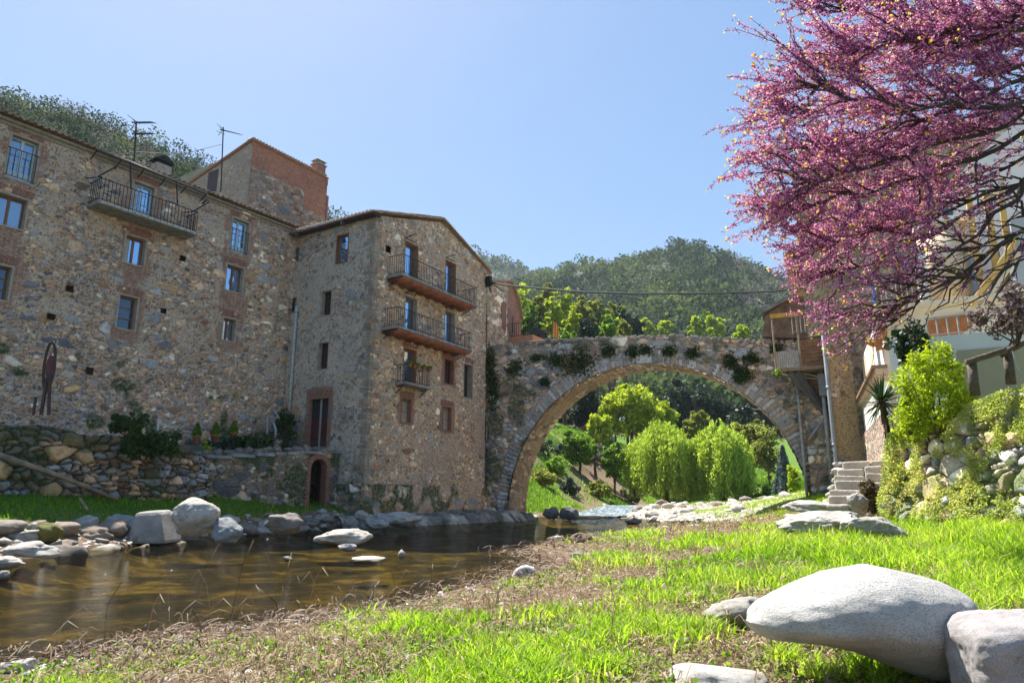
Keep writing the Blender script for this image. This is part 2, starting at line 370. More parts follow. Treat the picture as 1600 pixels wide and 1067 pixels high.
def window(fr, q, root, style='wood2', arch=True, label=None, surround=.07, depth=.2, name=None, jamb=None, rail=None):
    s0, s1, z0, z1 = q if len(q) == 4 and not hasattr(q[0], '__len__') else quad(fr, q)
    if s0 > s1: s0, s1 = s1, s0
    t = surround; W = s1-s0; H = z1-z0
    sur = MB(); o_ = .028
    for a in ((s0-t, s0, z0-t, z1+t), (s1, s1+t, z0-t, z1+t), (s0, s1, z1, z1+t), (s0, s1, z0-t, z0)):
        sur.box(fr, a[0], a[1], -depth-.12, o_, a[2], a[3])
    smat = {'gf': M_stucco}.get(jamb, jamb if jamb is not None and not isinstance(jamb, str) else M_stucco)
    nm = name or ('door' if style in ('door', 'olddoor') else 'window')
    colr = {'wood2': M_wood, 'french': M_pblue, 'grid': M_wood, 'door': M_wood, 'shutter': M_woodd, 'olddoor': M_woodd, 'blind': M_stucco, 'white': M_stucco}[style]
    f = MB(); b = .055 if style != 'french' else .05; n0, n1 = -depth-.05, -depth
    for a in ((s0, s0+b, z0, z1), (s1-b, s1, z0, z1), (s0+b, s1-b, z1-b, z1), (s0+b, s1-b, z0, z0+b)): f.box(fr, a[0], a[1], n0, n1, a[2], a[3])
    c = (s0+s1)/2
    if style in ('wood2', 'french', 'white'): f.box(fr, c-.04, c+.04, n0, n1+.01, z0+b, z1-b)
    if style == 'french':
        for zz in (z0+H*.42, z0+H*.72): f.box(fr, s0+b, s1-b, n0, n1-.005, zz-.018, zz+.018)
        f.box(fr, s0+b, s1-b, n0, n1-.012, z0+b, z0+.35)
    if style == 'grid':
        for k in (1, 2): f.box(fr, s0+b, s1-b, n0, n1+.005, z0+H*k/3-.02, z0+H*k/3+.02)
    if style in ('shutter', 'olddoor'):
        nb = max(4, int(W/.12))
        for k in range(nb):
            a0 = s0+b+(W-2*b)*k/nb; a1 = s0+b+(W-2*b)*(k+1)/nb-.01
            f.box(fr, a0, a1, n0, n1-.02+.006*(k % 2), z0+b, z1-b)
        if style == 'shutter':
            for zz in (z0+H*.2, z0+H*.8): f.box(fr, s0+b, s1-b, n1-.02, n1+.008, zz-.04, zz+.04)
    if style == 'blind':
        for k in range(2):
            f.box(fr, s0+b, s1-b, n0, n1-.015, z0+b+(H-2*b)*k/2, z0+b+(H-2*b)*(k+1)/2-.03)
    fo = f.build(nm, colr if style != 'olddoor' else M_olddoor, root)
    if label: fo['label'] = label
    if style not in ('shutter', 'olddoor', 'blind'):
        p = MB(); p.box(fr, s0+.01, s1-.01, n0+.015, n0+.025, z0+.01, z1-.01)
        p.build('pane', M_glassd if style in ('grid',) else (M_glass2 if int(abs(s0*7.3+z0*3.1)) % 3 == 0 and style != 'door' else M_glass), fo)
        if style in ('wood2', 'french') and int(abs(s0*5.1+z0)) % 2 == 0:
            p = MB(); p.box(fr, s0+.06, s0+W*.34, n0+.026, n0+.032, z0+.06, z1-.06); p.build('curtain', pm('pale_curtain', (.42, .44, .45), .9, 8, .15), fo)
    sur.build('frame', smat, fo, bevel=.008)
    if arch:
        ab = MB(); arch_bricks(ab, fr, s0-t-.06, s1+t+.06, z1+t, h=.24, rise=.05); ab.build('lintel', M_brick, fo)
    if rail:
        rb = MB(); zt = z0+rail
        rb.bar(fr.P(s0-t, .05, zt), fr.P(s1+t, .05, zt), .025); rb.bar(fr.P(s0-t, .05, z0+.05), fr.P(s1+t, .05, z0+.05), .02)
        k = max(4, int(W/.13))
        for i in range(k+1):
            s = s0+W*i/k; rb.bar(fr.P(s, .05, z0+.05), fr.P(s, .05, zt), .015)
        rb.build('railing', M_iron, fo)
    return (s0-.03, s1+.03, z0-.03, z1+.03)
def railing(fr, s0, s1, n, z0, h, root, sides=True, sp=.12, thick=.016, mat=None, name='railing', nin=0.0):
    mb = MB(); segs = [((s0, n), (s1, n))]
    if sides: segs += [((s0, nin), (s0, n)), ((s1, nin), (s1, n))]
    for (a, b), (c, d) in segs:
        L = math.hypot(c-a, d-b); k = max(2, int(L/sp))
        mb.bar(fr.P(a, b, z0+h), fr.P(c, d, z0+h), .035, .02); mb.bar(fr.P(a, b, z0+.08), fr.P(c, d, z0+.08), .025, .015)
        for i in range(k+1):
            u = i/k; mb.bar(fr.P(a+(c-a)*u, b+(d-b)*u, z0+.0), fr.P(a+(c-a)*u, b+(d-b)*u, z0+h), thick)
    return mb.build(name, mat or M_iron, root)
def tiles(name, fr, s0, s1, ne, ze, nb, zb, root, pitch=.21, amp=.055, mat=None, thick=.05, seg=6, jit=.012):
    """corrugated clay tile slope; s across, from eave (n=ne,z=ze) to back (n=nb,z=zb); ze/zb floats or fn of s"""
    mb_V = []; F = []; k = int((s1-s0)/pitch*seg)+1; ss = np.linspace(s0, s1, k); L = math.hypot(nb-ne, zb-ze); m = max(2, int(L/.4))
    rnd = np.random.RandomState(int(abs(s0)*7)+3)
    rows = []
    for j in range(m):
        for e in (0, 1):
            u = (j+e)/m; lift = .025*(1-e)
            ph = (ss-s0)/pitch*2*pi
            hgt = np.maximum(np.cos(ph), -.55)*amp+lift+rnd.uniform(-jit, jit, len(ss))*.6+np.repeat(rnd.uniform(-jit, jit, (k//seg)+2), seg)[:k]
            nn = ne+(nb-ne)*u+(rnd.uniform(-.03, .03, (k//seg)+2).repeat(seg)[:k] if (j == 0 and e == 0) else 0)
            rows.append((nn*np.ones(k), ze+(zb-ze)*u+hgt))
    # underside
    rows_top = rows
    V = []; 
    for nn, zz in rows: V.append(fr.arr(ss, nn, zz))
    nn, zz = rows[0]; V.insert(0, fr.arr(ss, nn, zz-thick*.5)); V.insert(0, fr.arr(ss, np.full(k, nb), zz*0+zb-thick-.06))
    R = len(V); V = np.concatenate(V)
    i = np.arange(R-1)[:, None]*k+np.arange(k-1)[None]
    F = np.stack([i, i+1, i+k+1, i+k], -1).reshape(-1, 4)
    return mkmesh(name, V, F, mat or M_tile, root)
# tile material with per-place lichen / soot patches
M_olddoor = None
def mk_olddoor():
    m, nt, b, L = nodes('old_door_paint')
    g = N(nt, 'ShaderNodeTexCoord'); sp = N(nt, 'ShaderNodeSeparateXYZ'); L.new(g.outputs['Generated'], sp.inputs[0])
    n = noise(nt, 14, g.outputs['Object'], 5)
    z = math_(nt, 'ADD', sp.outputs[2], math_(nt, 'MULTIPLY', math_(nt, 'SUBTRACT', n, .5), .15))
    c = ramp(nt, z, [(0, (.05, .045, .045)), (.1, (.075, .07, .07)), (.14, (.09, .028, .025)), (.55, (.075, .02, .02)), (.62, (.02, .028, .035)), (1, (.015, .02, .025))])
    L.new(c, b.inputs['Base Color']); b.inputs['Roughness'].default_value = .6; return m
M_olddoor = mk_olddoor()
# ---- frames of reference (metres)
A = np.array([-5.841, 27.434]); B = np.array([-10.0, 29.88]); d30 = np.array([sin(R_(30)), cos(R_(30))])
FG = Fr(A, 30); FL = Fr(A, 120); FB = Fr(B, 34.1); FR = Fr((0, 35), 115)
# ================================================================== long riverside building on the left
LB = thing('riverside_building', FB.P(-7, -3, 2.8), 'long four-storey cobblestone building with a tiled eave along the left edge', 'building')
wins = [
 ([(19.7, 209.7), (60.9, 225.6), (50.6, 288.4), (8.4, 275.3)], 'french', dict(rail=1.0, label='tall pale blue window nearest the left edge')),
 ([(-6, 299), (44, 315), (35, 360), (-13, 345)], 'wood2', {}),
 ([(-24, 408), (19, 420), (10, 471), (-33, 460)], 'grid', {}),
 ([(211, 284), (243, 295), (235, 344), (203, 332)], 'french', dict(label='pale blue balcony door')),
 ([(198, 367), (229, 376), (223, 416.6), (193, 408)], 'wood2', {}),
 ([(188, 461), (216, 467), (209, 516), (181.5, 511)], 'grid', {}),
 ([(365, 341), (389, 349), (384.7, 400), (359, 391)], 'french', dict(rail=1.0)),
 ([(355.8, 413.4), (381, 420), (377, 458.5), (351.4, 452)], 'wood2', {}),
 ([(350, 497), (369, 500.5), (365, 534), (346.3, 530)], 'wood2', {})]
holes = []; qs = []
for q, st, kw in wins:
    holes.append(window(FB, q, LB, st, **kw)); qs.append(quad(FB, q))
put = []
for (x, y) in ((109, 452), (140, 580), (255, 487), (80, 495), (285, 405)):
    s, z = FB.px(x, y); put.append((s-.13, s+.13, z-.11, z+.11))
def brickL(S, Z):
    m = np.zeros_like(S); e = (fbm(S*2.2, Z*2.2, 5, 3)-.5)*1.1
    for s0, s1, z0, z1 in qs:
        d = np.maximum(np.maximum(s0-.24-S, S-s1-.24), np.maximum(z0-.4-Z, Z-z1-.34))
        m = np.maximum(m, 1-smooth(-.03, .05, d+e*.55))
    # columns of brick between stacked windows
    for a, b in ((0, 1), (1, 2), (4, 5), (6, 7), (7, 8)):
        s0 = min(qs[a][0], qs[b][0]); s1 = max(qs[a][1], qs[b][1]); d = np.maximum(np.maximum(s0-.1-S, S-s1-.1), np.maximum(qs[b][3]-Z, Z-qs[a][2]))
        m = np.maximum(m, 1-smooth(-.03, .05, d+e*.8))
    # big relieving arches
    for (x, y, r) in ((338, 368, .95), (418, 402, .95)):
        s, z = FB.px(x, y); rr = np.hypot(S-s, (Z-z)*1.0)
        m = np.maximum(m, ((rr > r) & (rr < r+.16) & (Z > z-.1))*1.0)
    return m*smooth(.36, .46, fbm(S*2.2, Z*2.2, 77, 4))
def plastL(S, Z):
    n = fbm(S*1.1, Z*1.1, 21, 4); n2 = fbm(S*6, Z*6, 22, 3)
    m = smooth(.60, .70, n+.3*(n2-.5)+.13*smooth(10.6, 12.8, Z)-.12*smooth(8, 5, Z))
    for s0, s1, z0, z1 in (qs[5], qs[8]):
        d = np.maximum(np.maximum(s0-.28-S, S-s1-.28), np.maximum(z0-.35-Z, Z-z1-.25)); m = np.maximum(m, (1-smooth(-.05, .08, d+(n2-.5)*.4))*.8)
    return m*.85
def mossL(S, Z): return smooth(.5, .62, fbm(S*1.4, Z*1.4, 31, 3)+.25*smooth(4.6, 3, Z)*(S > -6)-.16)*(Z < 6)
wall('wall', FB, -15.5, 0, 2.4, 13.12, LB, M_left, cell=(.225, .14), res=.043, seed=4, relief=.06, mort=(.06, .27), holes=holes+put, brick=brickL, plaster=plastL, moss=mossL, bigp=.16)
m = MB(); m.box(FB, -15.5, 0, -9, -.42, 2.4, 12.9)
m.build('wall_core', M_right, LB)
FBe = Fr(FB.P(0, 0, 0)[:2], 34.1-90)    # end wall of the left building (towards the gable house)
FBn = Fr(FB.P(0, -9, 0)[:2], 34.1+90)
wall('end_wall', FBn, 0, 9, 2.4, 13.1, LB, M_left, res=.09, seed=14, relief=.03) if False else None
m = MB(); m.box(FB, -15.5, 0, -9, .06, 12.98, 13.1); m.box(FB, -15.5, .04, -9, .14, 13.1, 13.2); m.build('cornice', M_right, LB)
tiles('roof', FB, -15.6, .12, .34, 13.26, -5.0, 14.75, LB)
# second, slightly set-back roof strip with its grey gutter pipe
s0, z0 = FB.px(218, 257, -1.6); s1, z1 = FB.px(420, 345, -1.6)
m = MB(); m.box(FB, s0, s1, -4.5, -1.7, 13.4, z1-.12); m.build('upper_wall', M_right, LB)
tiles('upper_roof', FB, s0-.1, s1, -1.55, (z0+z1)/2-.02, -4.6, (z0+z1)/2+.9, LB)
m = MB(); m.tube([FB.P(s0, -1.42, (z0+z1)/2-.1), FB.P(s1, -1.42, (z0+z1)/2-.16)], .07); m.build('upper_gutter', M_pipel, LB, True)
# iron gutter with hooks
g = MB(); ga = FB.px(150, 243, .4)[0]; gb = FB.px(322, 307, .4)[0]
g.tube([FB.P(ga, .42, 13.16), FB.P(gb, .42, 13.08)], .055); g.tube([FB.P(gb, .42, 13.08), FB.P(gb+.05, .42, 12.85), FB.P(gb, .2, 12.7)], .045)
go = g.build('gutter', M_gutter, LB, True)
h = MB()
for i in range(6):
    s = ga+(gb-ga)*i/5; h.bar(FB.P(s, 0, 12.86), FB.P(s, .42, 13.1), .03)
h.build('hook', M_iron, go)
# balcony
bs0 = FB.px(158.9, 278, .8)[0]; bs1 = FB.px(309.8, 328.6, .8)[0]; bz = FB.px(158.9, 278, .8)[1]
zb0 = FB.px(154.3, 311.5, .8)[1]
m = MB(); m.box(FB, bs0-.05, bs1+.05, 0, .86, zb0-.16, zb0-.03); bo = m.build('balcony', M_conc, LB, bevel=.015)
m = MB()
for i in range(15):
    s = bs0+.15+(bs1-bs0-.3)*i/14; m.box(FB, s-.1, s+.1, .86, .9, zb0-.13, zb0-.05)
m.build('edge_block', M_pipel, bo)
railing(FB, bs0, bs1, .8, zb0-.03, bz-zb0+.03, bo, sp=.125)
m = MB()
for s in (bs0, bs1-.05): m.bar(FB.P(s-.1, .75, bz+.02), FB.P(s+.25, 1.15, bz+.42), .035); m.bar(FB.P(s-.4, .5, bz-.1), FB.P(s+.02, .8, bz+.04), .03); m.build('clothes_line_bracket', M_iron, bo); m = MB()
for xx in (204, 280):
    s = FB.px(xx, 300, .8)[0]; m.bar(FB.P(s, .8, bz-.02), FB.P(s, .5, 13.1), .04); m.build('hanging_rod', M_iron, bo); m = MB()
# chimney with black cowl
s, z = FB.px(254, 270, -2.2); m = MB(); m.box(FB, s-.33, s+.33, -2.6, -2.1, 13.6, z+.35); co = m.build('chimney', M_stucco, LB, bevel=.02)
m = MB(); zt = z+.35
m.box(FB, s-.25, s+.25, -2.55, -2.15, zt, zt+.12); m.prism([FB.P(s-.42, -2.05, zt+.14), FB.P(s+.42, -2.05, zt+.14), FB.P(s+.3, -2.05, zt+.24), FB.P(s, -2.05, zt+.42), FB.P(s-.3, -2.05, zt+.24)], FB.n*-.6); m.build('cowl', M_iron, co)
# ================================================================== tower building behind
D = ray(396, 214)*33; FT = Fr(D[:2], 32); FTL = Fr(D[:2], 122)
TB = thing('tall_brick_house', FT.P(2.5, -3, 3), 'tall house with a red brick upper wall and small chimney rising behind the roofs', 'building')
te = FT.px(512, 280)[0]; TZ = 19.55
bp = [FT.px(392, 257), FT.px(474, 299.5), FT.px(474.5, 325), FT.px(511, 343)]
def tbrick(S, Z):
    zb = np.interp(S, [p[0] for p in bp], [p[1] for p in bp]); return 1-smooth(-.04, .04, zb-Z+(vnoise(S*6, Z*2, 3)-.5)*.2)
wall('wall', FT, 0, te, 10, TZ, TB, M_tower, cell=(.36, .2), res=.06, seed=9, relief=.04, brick=tbrick, bigp=.1)
m = MB(); m.box(FT, .02, te, -6.5, -.1, 3, TZ-.4); m.build('wall_core', M_right, TB)
zl_ = lambda s: np.interp(s, [-6.2, 0], [FTL.px(300, 275)[1]-.7, TZ-.05])
wall('side_wall', FTL, -6.2, 0, 10, zl_, TB, M_tower, cell=(.4, .25), res=.08, seed=19, relief=.02, plaster=lambda S, Z: .75*smooth(.3, .5, fbm(S, Z, 3, 3)+.25*(S < -1)), mort=(.1, .3))
m = MB()
q = quad(FTL, [(326, 268), (341, 262), (340, 290), (325, 296)], .0); m.box(FTL, q[0], q[1], .0, .03, q[2]-.3, q[3]-.1); m.build('window', M_woodd, TB)
m = MB(); m.box(FT, -.04, te+.03, -.02, .07, TZ-.06, TZ+.03)
m.prism([FTL.P(-6.4, .1, float(zl_(-6.4))), FTL.P(0.05, .1, TZ), FTL.P(.05, .1, TZ+.12), FTL.P(-6.4, .1, float(zl_(-6.4))+.12)], FTL.n*-.3); m.build('verge', M_brick, TB)
m = MB(); n_ = int((te+.1)/.2)
for i in range(n_): 
    s = -.02+i*.2; m.tube([FT.P(s, .16, TZ+.05), FT.P(s, -.35, TZ+.12)], .075, 6)
m.build('roof_tile_row', M_tile, TB, True)
m = MB(); m.prism([FTL.P(-6.2, -.02, float(zl_(-6.2))+.05), FTL.P(0, -.02, TZ+.05), FTL.P(0, -.02, TZ-.3), FTL.P(-6.2, -.02, float(zl_(-6.2))-.3)], FTL.n*-(te-.15)); m.build('roof', M_terra, TB)
m = MB(); m.box(FT, te, te+.12, -1.2, .06, 12, TZ-1.1); m.box(FT, te-.2, te+.02, -.5, .03, TZ-.45, TZ-.1); m.build('brick_pier', M_brick, TB)
s, z = FT.px(503, 262, -.2); m = MB(); m.box(FT, s-.32, s+.3, -.75, -.2, TZ-.3, z+.15); ch = m.build('chimney', M_brick, TB, bevel=.01)
m = MB(); m.box(FT, s-.38, s+.36, -.8, -.15, z+.15, z+.22); m.box(FT, s-.28, s+.26, -.7, -.25, z+.22, z+.42)
m.hexa([FT.P(s-.38, -.8, z+.42), FT.P(s-.38, -.15, z+.42), FT.P(s+.36, -.15, z+.42), FT.P(s+.36, -.8, z+.42), FT.P(s-.1, -.55, z+.62), FT.P(s-.1, -.4, z+.62), FT.P(s+.08, -.4, z+.62), FT.P(s+.08, -.55, z+.62)]); m.build('chimney_cap', M_conc, ch)
# ================================================================== gable house
GB = thing('gable_house', FG.P(4, -4, .4), 'tall gabled rubble-stone house with iron balconies standing beside the bridge', 'building')
GT = [(0, 12.95), (4.74, 14.36), (9.0, 13.0)]
gtop = lambda s: np.interp(s, [0, 4.74, 8.9], [12.9, 14.3, 13.05])
gq = {}
gw = [
 ('b', [(633.5, 378), (653, 386), (651, 440), (631.5, 431)], 'door', dict(label='upper balcony door reflecting blue sky')),
 ('c', [(697, 408), (712, 414), (710, 462), (695.5, 455)], 'door', {}),
 ('d', [(634, 464), (652, 468), (648, 520), (631, 512)], 'door', {}),
 ('e', [(696, 486), (711, 490), (708, 540), (694, 534)], 'door', {}),
 ('f', [(632, 544), (650, 549), (648, 598), (629.5, 595)], 'door', {}),
 ('g', [(695, 561), (709, 564), (707, 601), (694, 598)], 'shutter', {}),
 ('i', [(628, 622), (642, 625), (641, 661), (627, 659)], 'blind', {}),
 ('j', [(692.5, 635.5), (705, 637.5), (704, 672), (691.5, 671)], 'blind', {})]
gh = []
for k, q, st, kw in gw:
    qq = quad(FG, q)
    # drop door sills to balcony floor level
    gq[k] = qq; gh.append(window(FG, q, GB, st, arch=(k in 'fgij'), surround=.05, jamb=(M_brick if k in 'gij' else M_stucco if k in 'de' else M_lintel), **kw))
q = quad(FG, [(725, 568), (738, 572), (737, 622), (724.5, 620)]); gq['h'] = q
gh.append(window(FG, q, GB, 'shutter', arch=True, surround=.06, depth=.3, label='tall dark shutter under a small arch'))
q = quad(FG, [(601, 382), (611, 386), (611, 397), (603, 395)]); gh.append(q)
def brickG(S, Z):
    m = np.zeros_like(S); e = (fbm(S*2.5, Z*2.5, 15, 3)-.5)
    for k in 'gij':
        s0, s1, z0, z1 = gq[k]; d = np.maximum(np.maximum(s0-.22-S, S-s1-.22), np.maximum(z0-.1-Z, Z-z1-.3)); m = np.maximum(m, 1-smooth(0, .04, d+e*.3))
    return m
def plastG(S, Z):
    n = fbm(S*1.2, Z*1.2, 41, 4); n2 = fbm(S*7, Z*7, 42, 3)
    return .8*smooth(.60, .72, n+.25*(n2-.5)+.1*smooth(5, 3, Z)*smooth(2, 5, S))
wall('facade', FG, 0, 8.9, 1.55, gtop, GB, M_gfront, cell=(.205, .135), res=.043, seed=23, relief=.035, mort=(.06, .3), holes=gh, brick=brickG, plaster=plastG, bigp=.12)
# plaster left face
lq = {}
lw = [
 ('a', [(527, 370), (544, 365.5), (543, 408), (526, 412)], 'door', dict(name='window', depth=.1, label='window under the eave reflecting blue sky')),
 ('b', [(459, 389), (469, 387), (467.5, 407), (457, 409.5)], 'white', {}),
 ('c', [(503, 457), (518, 453.5), (517, 491), (502, 493.5)], 'shutter', {}),
 ('d', [(498, 537), (513, 535), (512, 575.5), (497, 577)], 'shutter', {}),
 ('e', [(450, 467), (464, 465), (462.5, 487), (448.5, 489)], 'white', {}),
 ('f', [(438, 541), (448, 540), (446.5, 580), (436.5, 581)], 'shutter', {})]
lh = []
for k, q, st, kw in lw: lh.append(window(FL, q, GB, st, arch=False, surround=.045, jamb=(M_wood if k == 'a' else M_stucco), **kw)); lq[k] = quad(FL, q)
q = quad(FL, [(485, 624), (514, 622), (510, 697), (480, 698)])
lh.append(window(FL, q, GB, 'olddoor', arch=True, surround=.05, jamb=M_brick, depth=.15, label='old double door, black above and dull red below')); dq = q
mm = MB(); c = (q[0]+q[1])/2; mm.box(FL, c-.035, c+.035, -.15, -.1, q[2], q[3]); mm.build('door_post', M_stucco, GB)
def plastL2(S, Z):
    n = fbm(S*.9, Z*.9, 61, 4); n2 = fbm(S*5, Z*5, 62, 3); n3 = fbm(S*11, Z*11, 63, 2)
    return .93*smooth(.42, .52, n+.22*(n2-.5)+.15*smooth(3.2, 6.5, Z)+.05*(S > -2.8)-.4*(n3 > .60)-.1*(S < -3.8))
def brickL2(S, Z):
    e = (fbm(S*3, Z*3, 64, 2)-.5)*.3; d = np.maximum(np.maximum(dq[0]-.22-S, S-dq[1]-.22), np.maximum(dq[2]-Z, Z-dq[3]-.4))
    return 1-smooth(0, .04, d+e)
wall('side_wall', FL, -7.5, 0, 1.5, 12.92, GB, M_gleft, cell=(.22, .15), res=.048, seed=33, relief=.035, mort=(.05, .2), holes=lh, plaster=plastL2, brick=brickL2, bigp=.25, bigm=2.6, moss=lambda S, Z: .5*smooth(3.5, 2, Z)*smooth(.45, .6, fbm(S*2, Z*2, 5)))
m = MB()
m.box(FL, -7.5, -.4, -8.4, -.4, 1, 12.8)
m.prism([FG.P(.4, -.42, 12.7), FG.P(8.8, -.42, 12.7), FG.P(8.8, -.42, 12.95), FG.P(4.74, -.42, 14.2), FG.P(.4, -.42, 12.85)], FG.n*-7)
m.build('wall_core', M_right, GB)
# quoin stones on the corner
m = MB(); rnd = random.Random(5); z = 1.6; i = 0
while z < 12.7:
    hh = rnd.uniform(.2, .42); a, b_ = (rnd.uniform(.35, .6), rnd.uniform(.2, .3)) if i % 2 else (rnd.uniform(.2, .3), rnd.uniform(.35, .6))
    m.box(FG, -.025, a, -b_, .03+rnd.uniform(0, .02), z, z+hh-.03); z += hh; i += 1
m.build('quoin', pm('quoin_stone', (.30, .25, .19), .9, 2.5, .45, .03), GB, bevel=.03)
# plinth
FGp = Fr(FG.P(0, .12, 0)[:2], 30)
def mossP(S, Z): return smooth(.42, .58, fbm(S*1.5, Z*1.5, 91, 3)+.12*(S < 3)-.1*(S > 4.5))
wall('plinth', FGp, -.3, 9.3, .15, lambda s: 1.6+.05*vnoise(s*3, s*0, 3), GB, M_gfront, cell=(.3, .26), res=.05, seed=44, relief=.07, mort=(.08, .28), moss=mossP, plaster=lambda S, Z: .85*smooth(2.4, 3.2, S)*smooth(8.3, 7.6, S)*smooth(.35, .5, fbm(S*2, Z*2, 9)), bigp=.3)
FLp = Fr(FL.P(0, .12, 0)[:2], 120)
wall('side_plinth', FLp, -3.4, .14, .2, lambda s: 1.6+.05*vnoise(s*3, s*0, 8), GB, M_terr, cell=(.3, .2), res=.05, seed=45, relief=.08, mort=(.08, .25), moss=lambda S, Z: smooth(.4, .6, fbm(S*2, Z*2, 95)), bigp=.2)
m = MB(); m.box(FG, -.1, 9.1, -3, .12, .1, 1.56); m.box(FL, -3.4, 0, -1, .12, .1, 1.56); m.build('plinth_core', M_conc, GB)
# roof: two tiled slopes falling from the ridge, ridge runs away from the river
def slope_tiles(name, sA, zA, sB, zB, n0, n1, root):
    k = int(abs(n1-n0)/.035)+1; nn = np.linspace(n0, n1, k); L = math.hypot(sB-sA, zB-zA); mrow = max(2, int(L/.42)); V = []
    rnd = np.random.RandomState(7)
    def row(u, off): 
        j = rnd.uniform(-.018, .018, k//6+2).repeat(6)[:k]
        return FG.arr(np.full(k, sA+(sB-sA)*u), nn, zA+(zB-zA)*u+np.maximum(np.cos(nn/.21*2*pi), -.5)*.055+off+j)
    V.append(FG.arr(np.full(k, sB), nn, np.full(k, zB-.16))); V.append(FG.arr(np.full(k, sA), nn, np.full(k, zA-.1)))
    for j in range(mrow):
        V.append(row(j/mrow, .03)); V.append(row((j+1)/mrow, 0))
    R = len(V); V = np.concatenate(V); i = np.arange(R-1)[:, None]*k+np.arange(k-1)[None]
    return mkmesh(name, V, np.stack([i, i+1, i+k+1, i+k], -1).reshape(-1, 4), M_tile, root)
slope_tiles('roof', -.4, 12.98, 4.74, 14.52, .16, -8, GB)
slope_tiles('roof', 9.25, 13.02, 4.74, 14.52, .16, -8, GB)
m = MB(); rnd = random.Random(2)
for (a, za, b_, zb_) in ((-.35, 12.93, 4.74, 14.44), (4.74, 14.44, 9.2, 12.98)):
    n_ = int(math.hypot(b_-a, zb_-za)/.3)
    for i in range(n_):
        u, v_ = i/n_, (i+.94)/n_; j = rnd.uniform(-.015, .02)
        pts = [FG.P(a+(b_-a)*u, .2+rnd.uniform(-.02, .03), za+(zb_-za)*u+j-.03), FG.P(a+(b_-a)*v_, .2, za+(zb_-za)*v_+j-.03), FG.P(a+(b_-a)*v_, .2, za+(zb_-za)*v_+.06+j), FG.P(a+(b_-a)*u, .2, za+(zb_-za)*u+.06+j)]
        m.prism(pts, FG.n*-.45)
m.build('verge', M_tile, GB, bevel=.01)
m = MB(); m.tube([FL.P(-5.6, .38, 12.86), FL.P(.1, .38, 12.92)], .06)
for s in (-4.4, -1.6): m.box(FL, s-.05, s+.05, .2, .42, 12.68, 12.86)
m.build('gutter', M_gutter, GB)
m = MB(); m.prism([FL.P(-7.4, .35, 12.83), FL.P(.15, .35, 12.83), FL.P(.15, .35, 12.88), FL.P(-7.4, .35, 12.88)], FL.n*-.5); m.build('eave_board', M_woodd, GB)
# balconies of the gable facade
def gbalc(pts, nout, brackets=True, barrel=True):
    (x0, y0), (x1, y1), yb = pts
    s0, zt = FG.px(x0, y0, nout); s1, zt2 = FG.px(x1, y1, nout); zt = (zt+zt2)/2; zb = (FG.px(x0, yb[0], nout)[1]+FG.px(x1, yb[1], nout)[1])/2
    m = MB(); m.box(FG, s0-.06, s1+.06, 0, nout+.06, zb-.11, zb); bo = m.build('balcony', M_conc, GB, bevel=.012)
    railing(FG, s0, s1, nout, zb, zt-zb, bo, sp=.115)
    if barrel:
        n_ = max(3, int((s1-s0)/.62)); V = []; ss = np.linspace(s0-.02, s1+.02, n_*10+1); ph = (np.arange(n_*10+1) % 10)/10*pi
        dz = .13*(1-np.sin(ph)); dz[-1] = .13
        # hanging segmental tile vaults under the slab
        a = FG.arr(ss, np.full(len(ss), nout), zb-.17-np.sin(ph)*.10); b_ = FG.arr(ss, np.full(len(ss), 0.02), zb-.2-np.sin(ph)*.10); c_ = FG.arr(ss, np.full(len(ss), nout), np.full(len(ss), zb-.112)); d_ = FG.arr(ss, np.full(len(ss), 0.02), np.full(len(ss), zb-.112))
        V = np.concatenate([c_, a, b_, d_]); k = len(ss); i = np.arange(3)[:, None]*k+np.arange(k-1)[None]
        mkmesh('tile_vault', V, np.stack([i, i+k, i+k+1, i+1], -1).reshape(-1, 4), pm('vault_tile', (.30, .11, .06), .85, 5, .35), bo)
    m = MB()
    for s in (s0+.05, s1-.05):
        m.bar(FG.P(s, nout-.1, zb-.14), FG.P(s, .0, zb-.16), .03); m.bar(FG.P(s, nout-.15, zb-.16), FG.P(s, .0, zb-.45), .03)
        for r_ in (.1, .06): m.tube([FG.P(s, .2+r_*cos(t_), zb-.26+r_*sin(t_)) for t_ in np.linspace(0, 2*pi, 9)], .009, 4, False)
    m.build('bracket', M_iron, bo)
    return bo, s0, s1, zb, zt
gbalc(((630.5, 397.4), (744, 449.9), (428, 476.5)), .85)
gbalc(((623.3, 478.4), (736.2, 521), (509.5, 546)), .85)
bo, ps0, ps1, pzb, pzt = gbalc(((634, 569), (672, 577), (596, 605)), .55, barrel=False)
m = MB()
for k, x_ in (('b', 630), ('c', 692), ('d', 632), ('e', 692)):
    s0, s1, z0, z1 = gq[k]; m.bar(FG.P(s0-.1, .05, z1+.12), FG.P(s0-.35, .8, z1+.05), .03); m.bar(FG.P(s1, .0, z1+.2), FG.P(s0-.05, .08, z1+.12), .03); m.build('awning_arm', M_iron, GB); m = MB()
m = MB(); s, z = FG.px(684, 377); m.tube([FG.P(s, -.02, z), FG.P(s, .06, z)], .2, 20); m.build('round_vent', M_stucco, GB)
# small potted plants on the lowest balcony rail -> built later with foliage (need leaf clouds)
# drain pipes of the side face
m = MB(); s, zt = FL.px(465, 478, .1); sb, zb = FL.px(449, 672, .1); s = (s+sb)/2
m.tube([FL.P(s, .12, zt), FL.P(s, .12, zb)], .065, 10)
for zz in np.linspace(zb+.5, zt-.3, 4): m.tube([FL.P(s, .12, zz), FL.P(s, .12, zz+.1)], .085, 10)
m.build('drain_pipe', M_pipel, GB, True)
